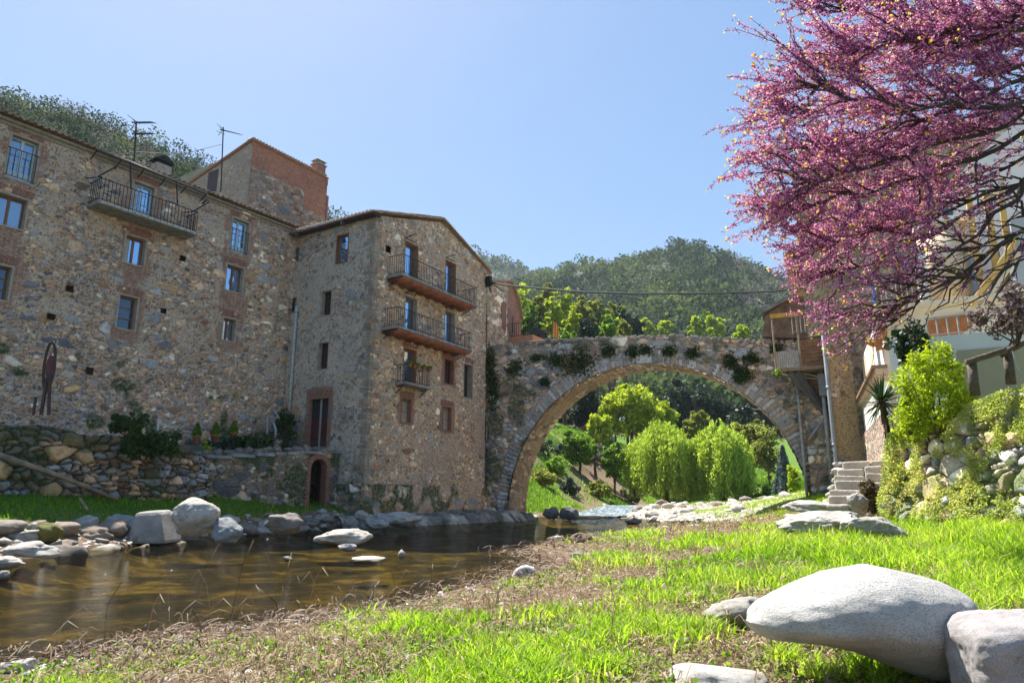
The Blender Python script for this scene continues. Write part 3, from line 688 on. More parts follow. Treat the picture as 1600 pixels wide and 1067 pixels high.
# ================================================================== brick house beyond the bridge
FH = Fr(FG.P(9.25, -.15, 0)[:2], 30)
HB = thing('brick_house', FH.P(3, -3, 3), 'small brick house with arched windows and an orange balcony behind the bridge end', 'building')
pt = [FH.px(766, 440), FH.px(797, 441), FH.px(808, 470), FH.px(814, 502)]
wall('wall', FH, 0, pt[3][0], 4, lambda s: np.interp(s, [p[0] for p in pt], [p[1] for p in pt]), HB, M_gfront, cell=(.3, .18), res=.07, seed=52, relief=.04, brick=lambda S, Z: smooth(1.9, 2.3, S+.5*(vnoise(S*2, Z*3, 2)-.5)))
m = MB(); m.box(FH, 0.1, pt[3][0]-.1, -5, -.1, 3, pt[3][1]); m.build('wall_core', M_right, HB)
m = MB()
for i in range(len(pt)-1):
    n_ = max(2, int(math.hypot(pt[i+1][0]-pt[i][0], pt[i+1][1]-pt[i][1])/.25))
    for j in range(n_):
        u = j/n_; v_ = (j+.9)/n_; P0 = (pt[i][0]+(pt[i+1][0]-pt[i][0])*u, pt[i][1]+(pt[i+1][1]-pt[i][1])*u); P1 = (pt[i][0]+(pt[i+1][0]-pt[i][0])*v_, pt[i][1]+(pt[i+1][1]-pt[i][1])*v_)
        m.prism([FH.P(P0[0], .2, P0[1]), FH.P(P1[0], .2, P1[1]), FH.P(P1[0], .2, P1[1]+.1), FH.P(P0[0], .2, P0[1]+.1)], FH.n*-.9)
m.build('roof', M_tile, HB)
for (x, y0, y1, wd) in ((786.5, 470, 515, .5), (795, 482, 518, .45), (803, 494, 520, .4)):
    s, z1 = FH.px(x, y0); _, z0 = FH.px(x, y1); m = MB()
    m.prism([FH.P(s-wd/2, .01, z0), FH.P(s+wd/2, .01, z0), FH.P(s+wd/2, .01, z1-.2), FH.P(s+wd/4, .01, z1-.05), FH.P(s, .01, z1), FH.P(s-wd/4, .01, z1-.05), FH.P(s-wd/2, .01, z1-.2)], FH.n*.04)
    m.build('window', M_wood, HB)
fb0 = FH.px(797, 520)[0]; fb1 = fb0+2.6; zt = FH.px(800, 502, .4)[1]; zb = FH.px(800, 524, .4)[1]
m = MB(); m.box(FH, fb0-.1, fb1, 0, 1.5, zb-1.4, zb); bo2 = m.build('balcony', pm('orange_render', (.55, .24, .13), .85, 4, .12), HB)
railing(FH, fb0, fb1-.1, 1.42, zb, zt-zb, bo2, sp=.14, thick=.03)
FLAG = FH.P(fb1-.3, 1.5, zb+.3)
# ================================================================== bridge
RC = 7.0; SCn = 6.79; ZC = .34
BR = thing('stone_bridge', FR.P(6.8, -1.2, 0), 'old humpbacked stone bridge with one wide round arch over the river', 'bridge')
btop = lambda s: np.interp(s, [-2.0, -1.5, 1.8, 6.8, 9.8, 12.3, 17], [8.9, 8.9, 8.88, 8.66, 8.27, 7.88, 7.2])+.06*(vnoise(s*2.5, s*0, 4)-.5)
RING = .62
def vous(S, Z, e, r1, r2):
    dx, dz = S-SCn, Z-ZC; r = np.hypot(dx, dz); th = np.arctan2(dz, dx)
    u = th*RC/.20+.25*(vnoise(r*3, th*5, 2)-.5); i = np.floor(u); f = u-i
    ringr = RING+.16*(hsh(i, i*0, 7)-.5)
    on = (r < RC+ringr) & (dz > -.3)
    ed = np.minimum(np.minimum(f, 1-f)*1.2, np.minimum(np.abs(r-RC-ringr), 9)*4)
    spl = hsh(i, i*0, 9) > .6; rr = RC+ringr*.55
    ed = np.where(spl, np.minimum(ed, np.abs(r-rr)*4), ed)
    q1 = hsh(i, (r > rr)*spl*1.0, 12); q1 = np.where(q1 < .4, .03, np.where(q1 < .75, .22, .32))
    return np.where(on, ed*1.3, np.minimum(e, np.where(r < RC+ringr+.06, 0.02, 9))), np.where(on, q1, r1), np.where(on, .35+.5*hsh(i, i*0, 13), r2)
def mossB(S, Z):
    n = fbm(S*.8, Z*.8, 71, 4)
    return smooth(.5, .62, n+.14*np.exp(-((S+1.4)/.6)**2)+.06*smooth(5.5, 7.5, Z)*smooth(6.5, 3, np.abs(S-4))-.08)*.85
kw = dict(cell=(.34, .2), seed=81, relief=.07, mort=(.05, .2), moss=mossB, bigp=.2, extra=vous, res=.05)
aa = np.linspace(0, pi, 230); sm_ = SCn-RC*np.cos(aa)
zarch = lambda s: ZC+np.sqrt(np.maximum(RC**2-(s-SCn)**2, 0))
wall('spandrel', FR, 0, 0, zarch, btop, BR, M_bridge, ss=sm_, **kw)
wall('left_pier', FR, -2.1, SCn-RC, .1, btop, BR, M_bridge, **kw)
wall('abutment', FR, SCn+RC, 17, .5, btop, BR, M_bridge, cell=(.5, .28), seed=82, relief=.07, mort=(.05, .2), moss=mossB, bigp=.2, res=.05)
BT = 2.15   # bridge thickness
FRb = Fr(FR.P(0, -BT, 0)[:2], 295)   # far face, seen from upstream
for nm, a, b_, lo in (('rear_face', None, None, None),):
    V = []; s_ = np.concatenate([[-2.1], sm_, [17]]); z_lo = np.concatenate([[0], zarch(sm_), [0]]); 
    lo_ = FR.arr(s_, np.full(len(s_), -BT), z_lo); hi_ = FR.arr(s_, np.full(len(s_), -BT), btop(s_)); k = len(s_); i = np.arange(k-1)
    mkmesh('rear_face', np.concatenate([lo_, hi_]), np.stack([i, i+1, i+1+k, i+k], 1), M_conc, BR)
# barrel (intrados)
def barrel():
    na = 440; nn = 44; th = np.linspace(-.03, pi+.03, na); nv = np.linspace(0.03, -BT, nn)
    T = np.repeat(th[:, None], nn, 1).ravel(); Nn = np.repeat(nv[None], na, 0).ravel()
    u = T*RC; e, r1, r2 = worley(u+.05*fbm(u*3, Nn*3, 3, 2), Nn, .16, .55, 5, .2, .8)
    edge = (Nn > -.32)
    rad = RC-.05*smooth(0, .3, e)*(.4+r2)-.03*fbm(u*3, Nn*2, 4, 3)
    S = SCn+rad*np.cos(T); Z = ZC+rad*np.sin(T)
    V = FR.arr(S, Nn, Z); i = np.arange(na-1)[:, None]*nn+np.arange(nn-1)[None]
    F = np.stack([i, i+1, i+nn+1, i+nn], -1).reshape(-1, 4)
    one = np.ones_like(T); pl = .8*smooth(.38, .55, fbm(u*1.2, Nn*1.2, 6, 3))*(Nn < -.3)
    mkmesh('intrados', V, F, M_sof, BR, {'a1': np.stack([r1*.999, 1-smooth(.05, .2, e), one*0, one], 1), 'a2': np.stack([.25*smooth(.55, .7, fbm(u, Nn*2, 8)), r2, pl, one], 1)}, np.stack([u, Nn], 1))
M_sof = stone_mat('intrados_masonry', [TAN, LT, (.36, .28, .18), BRN, (.30, .24, .17)], (.30, .24, .16), plaster=(.42, .32, .20), dirt=.5)
barrel()
# rough coping stones along both parapet edges + deck
def stones_row(mb, fr, s0, s1, zf, n, w, hgt, seed, step=(.2, .45)):
    rnd = random.Random(seed); s = s0
    while s < s1:
        L = rnd.uniform(*step); z = float(zf(np.array([s+L/2]))[0]); h = hgt*rnd.uniform(.6, 1.3); sk = rnd.uniform(-.03, .03)
        nn = n+rnd.uniform(-.04, .05); e = .03
        p = [fr.P(s, nn-w, z-.1), fr.P(s, nn, z-.1), fr.P(s+L-.02, nn, z-.1), fr.P(s+L-.02, nn-w, z-.1)]
        t_ = [fr.P(s+e, nn-w, z+h), fr.P(s+e+.01, nn-e*rnd.uniform(.3, 2), z+h+sk), fr.P(s+L-.02-e, nn-e*rnd.uniform(.3, 2), z+h-sk), fr.P(s+L-.02-e, nn-w, z+h)]
        mb.hexa(p+t_); s += L
for nn_, sd_ in ((.06, 3), (-BT+.4, 4)):
    m = MB(); stones_row(m, FR, -1.9, 14.0, btop, nn_, .42, .12, sd_); m.build('coping', pm('coping_stone', (.27, .24, .20), .9, 2.2, .5, .04), BR, bevel=.035)
# ================================================================== terrain
LSH = [(-22, -8), (-16, 2), (-12, 7), (-8.6, 10.6), (-9.2, 13), (-9.3, 15), (-8.9, 17.7), (-8.0, 20.6), (-6.9, 25.0), (-4.4, 28.2), (-2, 31.6), (0, 34.4), (1.2, 38), (3.2, 43), (6.5, 52), (11, 62), (18, 78)]
RSH = [(22, 78), (15, 60), (10.2, 50), (7.2, 44), (6.4, 38), (7.2, 33), (9.5, 30.2), (8.9, 27.9), (5.4, 24.4), (3.2, 21), (1.7, 18.7), (1.0, 16.9), (0.1, 15.4), (.75, 13), (.45, 11.2), (-.1, 9.6), (-.76, 8.5), (-1.68, 6.7), (-2.5, 5.85), (-3.3, 4.75), (-5.5, 2.6), (-9, -8)]
POLY = np.array(LSH+RSH)
def sdf(x, y):
    d = np.full(x.shape, 1e9); ins = np.zeros(x.shape, bool); n = len(POLY)
    for i in range(n):
        a = POLY[i]; b = POLY[(i+1) % n]; e = b-a; wx, wy = x-a[0], y-a[1]
        t = np.clip((wx*e[0]+wy*e[1])/(e@e), 0, 1); d = np.minimum(d, (wx-e[0]*t)**2+(wy-e[1]*t)**2)
        c = (a[1] > y) != (b[1] > y); xi = (b[0]-a[0])*(y-a[1])/((b[1]-a[1]) if abs(b[1]-a[1]) > 1e-9 else 1e-9)+a[0]
        ins ^= c & (x < xi)
    return np.where(ins, -1, 1)*np.sqrt(d)
ctrl = [(0, 3, .28), (2, 3, .34), (4, 4, .5), (-2, 3.4, .16), (3, 8, .38), (6, 8, .42), (1.5, 8, .22), (2.4, 14, .18), (5, 14, .36), (7.6, 14, .5), (4.6, 20, .22), (8.6, 20, .5), (11.2, 25, .85), (13, 27, 1.3), (9.8, 26.6, .4), (12, 31.5, .9), (9, 36, .45), (13, 38, .8), (9.5, 44, .5),
 (-10.2, 14.5, .55), (-13, 14, .95), (-11.5, 18, .95), (-9.7, 20, .8), (-9.6, 23, .95), (-7.6, 26.2, .75), (-5.6, 27.8, .5), (-3, 31, .35), (-.8, 34.6, .3), (-14, 10, .8), (-18, 16, 2.2), (-16, 24, 2.3), (-13, 33, 2.6), (-6, 36, 2.6), (-3, 42, 4), (-12, 48, 8), (-25, 50, 12),
 (10, 2, .6), (10, 8, .55), (11, 14, .7), (16, 24, 1.6), (20, 16, 1.5), (22, 35, 3), (4, -6, .6), (-4, -8, 0.1)]
for px_, py_, Y_ in [(850, 700, 60), (870, 690, 70), (930, 682, 85), (860, 735, 58), (895, 758, 58), (910, 740, 68), (960, 752, 72), (1030, 781, 65), (1110, 783, 66), (905, 784, 50), (950, 787, 54), (862, 776, 47), (1200, 752, 90), (1180, 768, 72), (1240, 757, 62), (1262, 777, 46), (1000, 705, 105), (1100, 715, 120), (1230, 730, 110), (840, 655, 90), (1350, 740, 90), (820, 760, 44), (1050, 785, 58), (1150, 786, 58), (1200, 783, 50)]:
    p_ = PX(px_, py_, Y_); ctrl.append(tuple(p_))
for p_ in ((-60, 120, 30), (0, 180, 22), (80, 180, 18), (120, 80, 20), (60, 40, 8), (-60, 40, 22), (-60, -10, 6), (40, -10, 4), (200, 380, 40), (-200, 380, 60), (0, 380, 40)): ctrl.append(p_)
CT = np.array(ctrl, float)
def _U(r2): return np.sqrt(r2+1.0)
def _fit():
    D = ((CT[:, None, :2]-CT[None, :, :2])**2).sum(-1); K = _U(D)+np.eye(len(CT))*-.05
    n = len(CT); M = np.zeros((n+3, n+3)); M[:n, :n] = K; M[:n, n] = 1; M[:n, n+1:] = CT[:, :2]; M[n, :n] = 1; M[n+1:, :n] = CT[:, :2].T
    return np.linalg.solve(M, np.concatenate([CT[:, 2], [0, 0, 0]]))
CW = _fit()
def hz(x, y, detail=True):
    x = np.atleast_1d(np.asarray(x, float)); y = np.atleast_1d(np.asarray(y, float)); n = len(CT)
    z = CW[n]+CW[n+1]*x+CW[n+2]*y
    for i in range(n): z = z+CW[i]*_U((x-CT[i, 0])**2+(y-CT[i, 1])**2)
    d = sdf(x, y)
    wob = .25*(fbm(x*1.3, y*1.3, 7, 3)-.5)*2; d = d+wob
    near = smooth(60, 35, y)
    out = np.minimum(np.maximum(z, .06), .02+.33*np.maximum(d, 0)+.04*np.maximum(d, 0)**2)
    if detail: out = out+near*(.05*(fbm(x*2, y*2, 9, 4)-.5)*smooth(0, .6, d)+.10*(fbm(x*.7, y*.7, 19, 3)-.5)*smooth(.3, 1.5, d))+(1-near)*.5*(fbm(x*.25, y*.25, 3, 4)-.5)*smooth(0, 3, d)
    bed = -np.minimum(.42, .05+.28*np.maximum(-d, 0))+.10*(fbm(x*1.2, y*1.2, 11, 4)-.5)
    return np.where(d > 0, out, np.minimum(bed, 0+.02))
def gpt(x, y): return np.array([x, y, float(hz(x, y)[0])])
def gmask(x, y):
    """0..1 green grass cover on the near bank and beyond"""
    d = sdf(x, y)
    n = fbm(x*.75, y*.55, 101, 4)
    n = .5+(n-.5)*1.35; m = smooth(.475, .555, n+.06*smooth(1.2, 3.4, d)-.02+.20*smooth(2.5, 5.5, x)*smooth(17, 11, y)+.06*smooth(7, 4.5, y)-.17*smooth(7, 11, y)*smooth(8.5, 5, x)-.05*smooth(3.5, 1.5, x)-.05*smooth(9, 14, y)*smooth(5, 2, x))
    m = m*smooth(.40, .95, d+.5*(fbm(x*1.5, y*1.5, 102, 3)-.5))
    return m
nr, nc = 520, 420
tt = np.linspace(0, 1, nr); YY = -7+4.0*np.exp(tt*math.log(400/4.0)); uu = np.linspace(-1.25, 1.25, nc)
GY = np.repeat(YY[:, None], nc, 1).ravel(); GX = (uu[None]*(YY[:, None]+9)).ravel()
GZ = hz(GX, GY); D_ = sdf(GX, GY); GM = gmask(GX, GY)
def leftbank(x, y): return (x < -3.0) & (y < 34) | ((x < 1) & (y > 26) & (y < 40))
gm_l = np.where(leftbank(GX, GY), smooth(1.0, 1.8, D_+.8*(fbm(GX, GY, 5, 3)-.5)), GM)
far = GY > 34; gm_f = smooth(.36, .5, fbm(GX*.12, GY*.12, 55, 4)+.06+.3*(GY < 56)*(GX < 6.5))*smooth(.3, 1, D_)*(1-.8*((GX > 6) & (GX < 13.5) & (GY < 52)))*(1-.85*smooth(.8, .2, np.hypot((GX-5.6)/3.6, (GY-58)/13)+.9*(fbm(GX*.4, GY*.3, 66, 3)-.5)))
gm_all = np.where(far & (GX > 0), gm_f, gm_l)
bar = ((GX > 5) & (GY > 28) & (GY < 54) & (GX < 14))*1.0
i = np.arange(nr-1)[:, None]*nc+np.arange(nc-1)[None]
def ground_mat():
    m, nt, b, L = nodes('river_bank_ground'); a = N(nt, 'ShaderNodeAttribute', attribute_name='a1'); s = N(nt, 'ShaderNodeSeparateColor'); L.new(a.outputs['Color'], s.inputs[0])
    v = objco(nt); n1 = noise(nt, 9, v, 6, .7); n2 = noise(nt, 60, v, 4, .8); n0 = noise(nt, 1.3, v, 5)
    soil = ramp(nt, n1, [(.3, (.13, .085, .05)), (.5, (.24, .17, .11)), (.72, (.36, .28, .2))])
    soil = mixc(nt, .6, soil, ramp(nt, n2, [(.35, (.45, .4, .36)), (.65, (1.4, 1.35, 1.3))]), 'MULTIPLY')
    gr = ramp(nt, n1, [(.3, (.05, .10, .012)), (.55, (.10, .19, .022)), (.75, (.19, .28, .05))])
    gr = mixc(nt, .6, gr, ramp(nt, n2, [(.3, (.5, .5, .5)), (.6, (1.2, 1.2, 1.2))]), 'MULTIPLY')
    c = mixc(nt, s.outputs[0], soil, gr)
    vo = N(nt, 'ShaderNodeTexVoronoi'); vo.inputs['Scale'].default_value = 5; L.new(v, vo.inputs[0])
    peb = mixc(nt, .75, ramp(nt, n0, [(.34, (.015, .014, .007)), (.5, (.07, .056, .02)), (.66, (.32, .24, .085))]), ramp(nt, noise(nt, 5, v, 6, .75, 1.2), [(.35, (.30, .28, .22)), (.52, (.9, .85, .7)), (.68, (2.0, 1.7, 1.1))]), 'MULTIPLY')
    c = mixc(nt, s.outputs[2], c, peb)
    c = mixc(nt, s.outputs[2], wet(nt, c, .02, .12), c)
    L.new(c, b.inputs['Base Color']); b.inputs['Roughness'].default_value = .95; b.inputs['Specular IOR Level'].default_value = .2
    L.new(bump(nt, math_(nt, 'ADD', n1, n2), .03), b.inputs['Normal']); return m
M_ground = ground_mat()
one = np.ones_like(GX)
tag(mkmesh('ground', np.stack([GX, GY, GZ], 1), np.stack([i, i+1, i+nc+1, i+nc], -1).reshape(-1, 4), M_ground, None,
 {'a1': np.stack([gm_all, bar, smooth(.04, -.02, GZ), one], 1)}, smoothf=True), kind='structure')
# water
def water_mat():
    m = bpy.data.materials.new('river_water'); m.use_nodes = True; nt = m.node_tree; L = nt.links; nt.nodes.remove(nt.nodes['Principled BSDF'])
    v = objco(nt); mp = N(nt, 'ShaderNodeMapping'); mp.inputs['Scale'].default_value = (.45, 2.4, 1); mp.inputs['Rotation'].default_value = (0, 0, .2); L.new(v, mp.inputs[0])
    n1 = noise(nt, 2.6, mp.outputs[0], 5, .62, .7); n2 = noise(nt, 19, mp.outputs[0], 4, .65, .5)
    sp = N(nt, 'ShaderNodeSeparateXYZ'); L.new(v, sp.inputs[0])
    rip = math_(nt, 'MULTIPLY_ADD', ramp(nt, sp.outputs[1], [(0, (0, 0, 0)), (1, (0, 0, 0))]), 1, .5)
    nb = bump(nt, n2, .009, 1, bump(nt, n1, .045, 1))
    g = N(nt, 'ShaderNodeBsdfGlossy'); g.inputs['Roughness'].default_value = .015; L.new(nb, g.inputs['Normal'])
    t = N(nt, 'ShaderNodeBsdfTransparent'); t.inputs[0].default_value = (.64, .60, .36, 1)
    f = N(nt, 'ShaderNodeFresnel'); f.inputs['IOR'].default_value = 1.33; L.new(nb, f.inputs['Normal'])
    fa = math_(nt, 'MINIMUM', math_(nt, 'MULTIPLY_ADD', f.outputs[0], .72, .0), .65)
    mx = N(nt, 'ShaderNodeMixShader'); L.new(fa, mx.inputs[0]); L.new(t.outputs[0], mx.inputs[1]); L.new(g.outputs[0], mx.inputs[2]); L.new(mx.outputs[0], nt.nodes['Material Output'].inputs[0]); return m
wy = np.concatenate([np.linspace(-8, 46.5, 120)]); wx = np.linspace(-24, 26, 60)
WX = np.repeat(wx[None], len(wy), 0).ravel(); WY = np.repeat(wy[:, None], len(wx), 1).ravel(); i = np.arange(len(wy)-1)[:, None]*len(wx)+np.arange(len(wx)-1)[None]
tag(mkmesh('water', np.stack([WX, WY, WX*0], 1), np.stack([i, i+1, i+len(wx)+1, i+len(wx)], -1).reshape(-1, 4), water_mat()), kind='structure')
# rapids: rough white water sheet just upstream of the pool
rx = np.linspace(0, 1, 60); ry = np.linspace(0, 1, 90)
Rr = np.repeat(ry[:, None], 60, 1).ravel(); Cc = np.repeat(rx[None], 90, 0).ravel()
ly = 40.5+Rr*15; L0 = np.interp(ly, [40, 43, 52, 62], [1.9, 3.4, 6.6, 11]); L1 = np.interp(ly, [40, 44, 50, 60], [6.8, 7.6, 10.6, 15])
rxx = L0+(L1-L0)*Cc; rz = .03+.42*smooth(0, 1, Rr)+.10*(fbm(rxx*2.5, ly*1.2, 3, 4)-.4)
def rapids_mat():
    m, nt, b, L = nodes('white_water'); v = objco(nt); n = noise(nt, 4, v, 5, .7, 1)
    L.new(ramp(nt, n, [(.42, (.05, .075, .09)), (.52, (.25, .32, .38)), (.62, (.75, .8, .85))]), b.inputs['Base Color']); b.inputs['Roughness'].default_value = .2; L.new(bump(nt, n, .05), b.inputs['Normal']); return m
i = np.arange(89)[:, None]*60+np.arange(59)[None]
tag(mkmesh('rapids', np.stack([rxx, ly, rz], 1), np.stack([i, i+1, i+61, i+60], -1).reshape(-1, 4), rapids_mat(), smoothf=True), kind='structure')
# ================================================================== left retaining wall, terrace
W0 = ray(322, 776)*22.6; FW = Fr(W0[:2], 33)
RW = thing('dry_stone_wall', FW.P(-6, -.4, .9), 'mossy dry stone retaining wall of rounded boulders below the long building on the left', 'stone wall')
rtop = lambda s: np.interp(s, [-14, -8, -3, 0], [3.25, 3.1, 2.85, 2.5])+.18*(vnoise(s*1.6, s*0, 3)-.5)
mossW = lambda S, Z: .8*smooth(.52, .64, fbm(S*1.1, Z*1.1, 131, 4)+.12*smooth(1.8, 2.8, Z))
kwd = dict(relief=.17, mort=(.03, .13), moss=mossW, bigp=.16, bigm=1.8, res=.036, smoothf=True)
wall('stone_face', FW, -14, .05, .55, rtop, RW, M_dry, cell=(.32, .22), seed=101, lean=.12, **kwd)
FWe = Fr(FW.P(.03, 0, 0)[:2], 33-75)
wall('stone_face', FWe, 0, 2.2, .55, lambda s: 2.45+s*.12, RW, M_dry, cell=(.36, .26), seed=103, lean=.1, **kwd)
m = MB(); m.box(FW, -14, -.05, -1.2, -.42, .3, 2.35); m.build('wall_core', M_conc, RW)
T0 = ray(524, 776)*27.95; FTt = Fr(T0[:2], 40)
a0 = FTt.px(298, 715)[0]; a1 = 0.0; TZ0 = FTt.px(298, 714)[1]; TZ1 = FTt.px(523, 703)[1]; ttop = lambda s: np.interp(s, [a0, a1], [TZ0, TZ1])
TW = thing('terrace_wall', FTt.P(-4, -.3, .8), 'low rubble terrace wall with a small brick-arched opening beside the gable house', 'stone wall')
q = quad(FTt, [(483, 716), (509, 716), (508, 778), (482, 776)]); ac = (q[0]+q[1])/2; ar = (q[1]-q[0])/2
arch_hole = lambda S, Z: (np.abs(S-ac) < ar) & (Z < q[3]-ar+np.sqrt(np.maximum(ar**2-(S-ac)**2, 0)))
wall('stone_face', FTt, a0-1, a1, .5, ttop, TW, M_terr, cell=(.23, .17), seed=111, relief=.08, mort=(.06, .22), moss=lambda S, Z: smooth(.5, .62, fbm(S*2, Z*2, 133)), res=.04, holes=[arch_hole], bigp=.2)
m = MB()
for k in range(15):
    t0 = pi*k/15; t1 = pi*(k+.88)/15; zc = q[3]-ar
    p4 = [(ac+r*cos(t), zc+r*sin(t)) for r, t in ((ar-.02, t0), (ar+.17, t0), (ar+.17, t1), (ar-.02, t1))]
    m.hexa([FTt.P(s, -.3, z) for s, z in p4]+[FTt.P(s, .1, z) for s, z in p4])
zz = .5
while zz < q[3]-ar: 
    for sg in (-1, 1): m.box(FTt, ac+sg*(ar-.02), ac+sg*(ar+.13+.06*((int(zz*100)//8) % 2)), -.3, .09, zz, zz+.06)
    zz += .075
m.build('brick_arch', M_brick, TW)
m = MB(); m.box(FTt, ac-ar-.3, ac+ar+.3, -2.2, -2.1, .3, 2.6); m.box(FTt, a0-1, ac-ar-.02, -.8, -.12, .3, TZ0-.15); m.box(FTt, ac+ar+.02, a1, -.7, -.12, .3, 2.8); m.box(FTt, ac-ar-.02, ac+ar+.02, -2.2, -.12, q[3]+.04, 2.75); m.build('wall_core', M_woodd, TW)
m = MB(); stones_row(m, FTt, a0-.3, a1+.1, ttop, .12, .6, .03, 9, step=(.4, 1.1)); m.build('coping', pm('slate_coping', (.24, .24, .23), .9, 2, .4, .02), TW, bevel=.02)
# terrace floor behind those walls
m = MB()
m.prism([FW.P(-14, -.6, 2.75), FW.P(-.3, -.6, 2.35), FTt.P(a0, -.2, TZ0-.1), FTt.P(a1, -.2, TZ1-.1), FL.P(-1.7, .0, TZ1-.05), FB.P(0, -.3, 2.95), FB.P(-15, -.3, 2.9)], (0, 0, -.25))
tag(m.build('terrace', pm('terrace_soil', (.10, .09, .05), .95, 3, .4, .03)), kind='structure')
# ================================================================== right: stone house, hut, cream house
X0 = ray(1307, 735)*26.3; FX = Fr(X0[:2], 115)
SH = thing('rendered_stone_house', FX.P(2.5, -2, 1), 'tall weathered house with peeling ochre render at the right end of the bridge', 'building')
FXs = Fr(FX.P(0, -5, 0)[:2], 205)
XT = 15.0
wall('wall', FX, 0, 7.5, 1.2, XT, SH, M_right, cell=(.24, .16), seed=121, relief=.03, mort=(.05, .25), plaster=lambda S, Z: 1.0*smooth(.47, .60, fbm(S*1.3+3, Z*.5, 141, 5)+.14*(S < .85)-.07*(S > .95)-.1*smooth(7.5, 9.5, Z)-.1*(np.abs(S-1.25) < .35)), res=.055, moss=lambda S, Z: .85*smooth(.46, .58, fbm(S*2.2, Z*.8, 143, 5)-.12*(S < .9)), bigp=.05)
wall('river_side_wall', FXs, 0, 5, .8, XT, SH, M_pink, cell=(.3, .2), seed=122, relief=.04, mort=(.05, .3), res=.07)
m = MB(); m.box(FX, .1, 7.5, -6, -.1, .5, XT); m.build('wall_core', M_conc, SH)
tiles('roof', FX, -.3, 7.8, .35, XT+.05, -6.2, XT+1.9, SH)
m = MB(); s, z = FX.px(1290, 470, .1); 
m.tube([FX.P(.02, .12, 14.8), FX.P(.02, .12, 1.5), FX.P(-.05, .2, 1.1)], .075, 12)
for zz in (3, 5.2, 7.4, 9.6, 11.8): m.tube([FX.P(.02, .12, zz), FX.P(.02, .12, zz+.1)], .095, 12)
m.build('drain_pipe', M_pipe, SH, True)
m = MB(); m.box(FX, .3, 1.0, -1.8, -1.1, XT+.5, XT+2.0); m.box(FX, .22, 1.08, -1.88, -1.02, XT+2, XT+2.12); m.build('chimney', M_stucco, SH)
gs, gz = FX.px(1405, 440); 
# ochre house behind hut
FO = Fr((ray(1238, 480)*34)[:2], 115)
OH = thing('ochre_house', FO.P(2, -2, 1), 'ochre rendered house corner showing through the blossom above the bridge end', 'building')
zt = FO.px(1240, 398)[1]; m = MB(); m.box(FO, 0, 4, -5, 0, 1, zt); m.build('wall', pm('ochre_render', (.50, .30, .12), .85, 2, .15), OH)
m = MB(); m.box(FO, -.2, 4, -5, .2, zt, zt+.15); m.box(FO, -.1, 4, 0.02, .1, FO.px(1240, 452)[1], FO.px(1240, 452)[1]+.2); m.build('roof', M_tile, OH)
m = MB(); q = quad(FO, [(1236, 392), (1248, 392), (1248, 440), (1237, 440)]); m.box(FO, .25, .9, 0, .04, q[2]+.3, q[3]-.2); m.build('window', M_woodd, OH)
# hut on the right end of the bridge
HU = thing('wooden_hut', FR.P(12.5, .6, 5), 'ramshackle wooden balcony hut propped on beams against the right end of the bridge', 'balcony hut')
zg = [FR.px(x, y) for x, y in ((1190, 525), (1196, 490), (1245, 462), (1290, 462), (1290, 530))]
m = MB(); m.prism([FR.P(s, -.1, z) for s, z in zg], FR.n*-1.6); m.build('rear_wall', pm('old_rubble', (.20, .14, .10), .95, 3, .5, .05), HU)
m = MB(); m.prism([FR.P(zg[1][0]-.15, .15, zg[1][1]), FR.P(zg[2][0], .15, zg[2][1]), FR.P(zg[2][0], .15, zg[2][1]+.16), FR.P(zg[1][0]-.15, .15, zg[1][1]+.16)], FR.n*-2); m.build('roof', pm('slate_coping', (.2, .2, .2)), HU)
NH = 1.35
hq = lambda x, y, n=NH: FR.px(x, y, n)
M_oldw = pm('weathered_timber', (.20, .15, .105), .9, 7, .45, .02, col2=(.33, .26, .19))
sA, zA = hq(1213, 580); sB, zB = hq(1264, 582); sC, zC = hq(1211, 497); sD, _ = hq(1300, 500)
m = MB(); m.box(FR, sA, sB+1.2, 0.1, NH, zA-.02, zA+.12); m.build('floor', M_oldw, HU, bevel=.01)
m = MB(); s1_, z1_ = hq(1248, 530)
for k in range(7):
    z_ = zA+.15+k*.16; m.box(FR, s1_, sD+.2, NH-.1, NH-.02+.01*(k % 2), z_, z_+.15)
for k in range(9):
    z_ = zA-1.3+k*.16; m.box(FR, s1_+.15, sD+.3, .3, .38+.01*(k % 2), z_, z_+.15)
m.build('plank_wall', pm('brown_planks', (.22, .13, .075), .9, 5, .4, .02), HU)
m = MB(); rr = random.Random(4)
for k in range(11):
    s = sA+.06+(s1_-sA-.1)*k/10; m.box(FR, s-.035, s+.035, NH-.04, NH-.02, zA+.1, zA+.85+rr.uniform(-.03, .03))
m.build('picket', pm('grey_pickets', (.36, .35, .33), .8, 9, .3), HU)
m = MB()
for s in (sA, s1_, sD): m.bar(FR.P(s, NH, zA), FR.P(s, NH, zC), .06); m.build('post', M_oldw, HU); m = MB()
m = MB(); m.box(FR, sC-.2, s1_+.1, NH-.05, NH+.05, zC, zC+.18); m.build('yellow_beam', pm('yellow_beam_paint', (.55, .33, .05), .6, 5, .2), HU)
railing(FR, s1_-.2, sD+.1, NH, zC-.75, .75, HU, sides=False, sp=.15, thick=.03, mat=pm('grey_rail_paint', (.32, .32, .31), .6))
m = MB(); m.bar(hq and FR.P(sA, NH+.02, zA-.1), FR.P(FR.px(1262, 585)[0]+.6, .4, zA-.35), .05); m.bar(FR.P(FR.px(1248, 570)[0], .7, zA), FR.P(sD+.3, .7, zA-.6), .05); m.build('pale_rail', M_pipel, HU)
m = MB()
for d_ in (0, .22): m.bar(FR.P(sA+.45+d_*1.4, NH-.2, zA-.05), FR.P(14.55+d_*.4, .2, 4.75-d_), .19, .19); m.build('strut', pm('steel_grey_beam', (.12, .125, .14), .6, 4, .2), HU); m = MB()
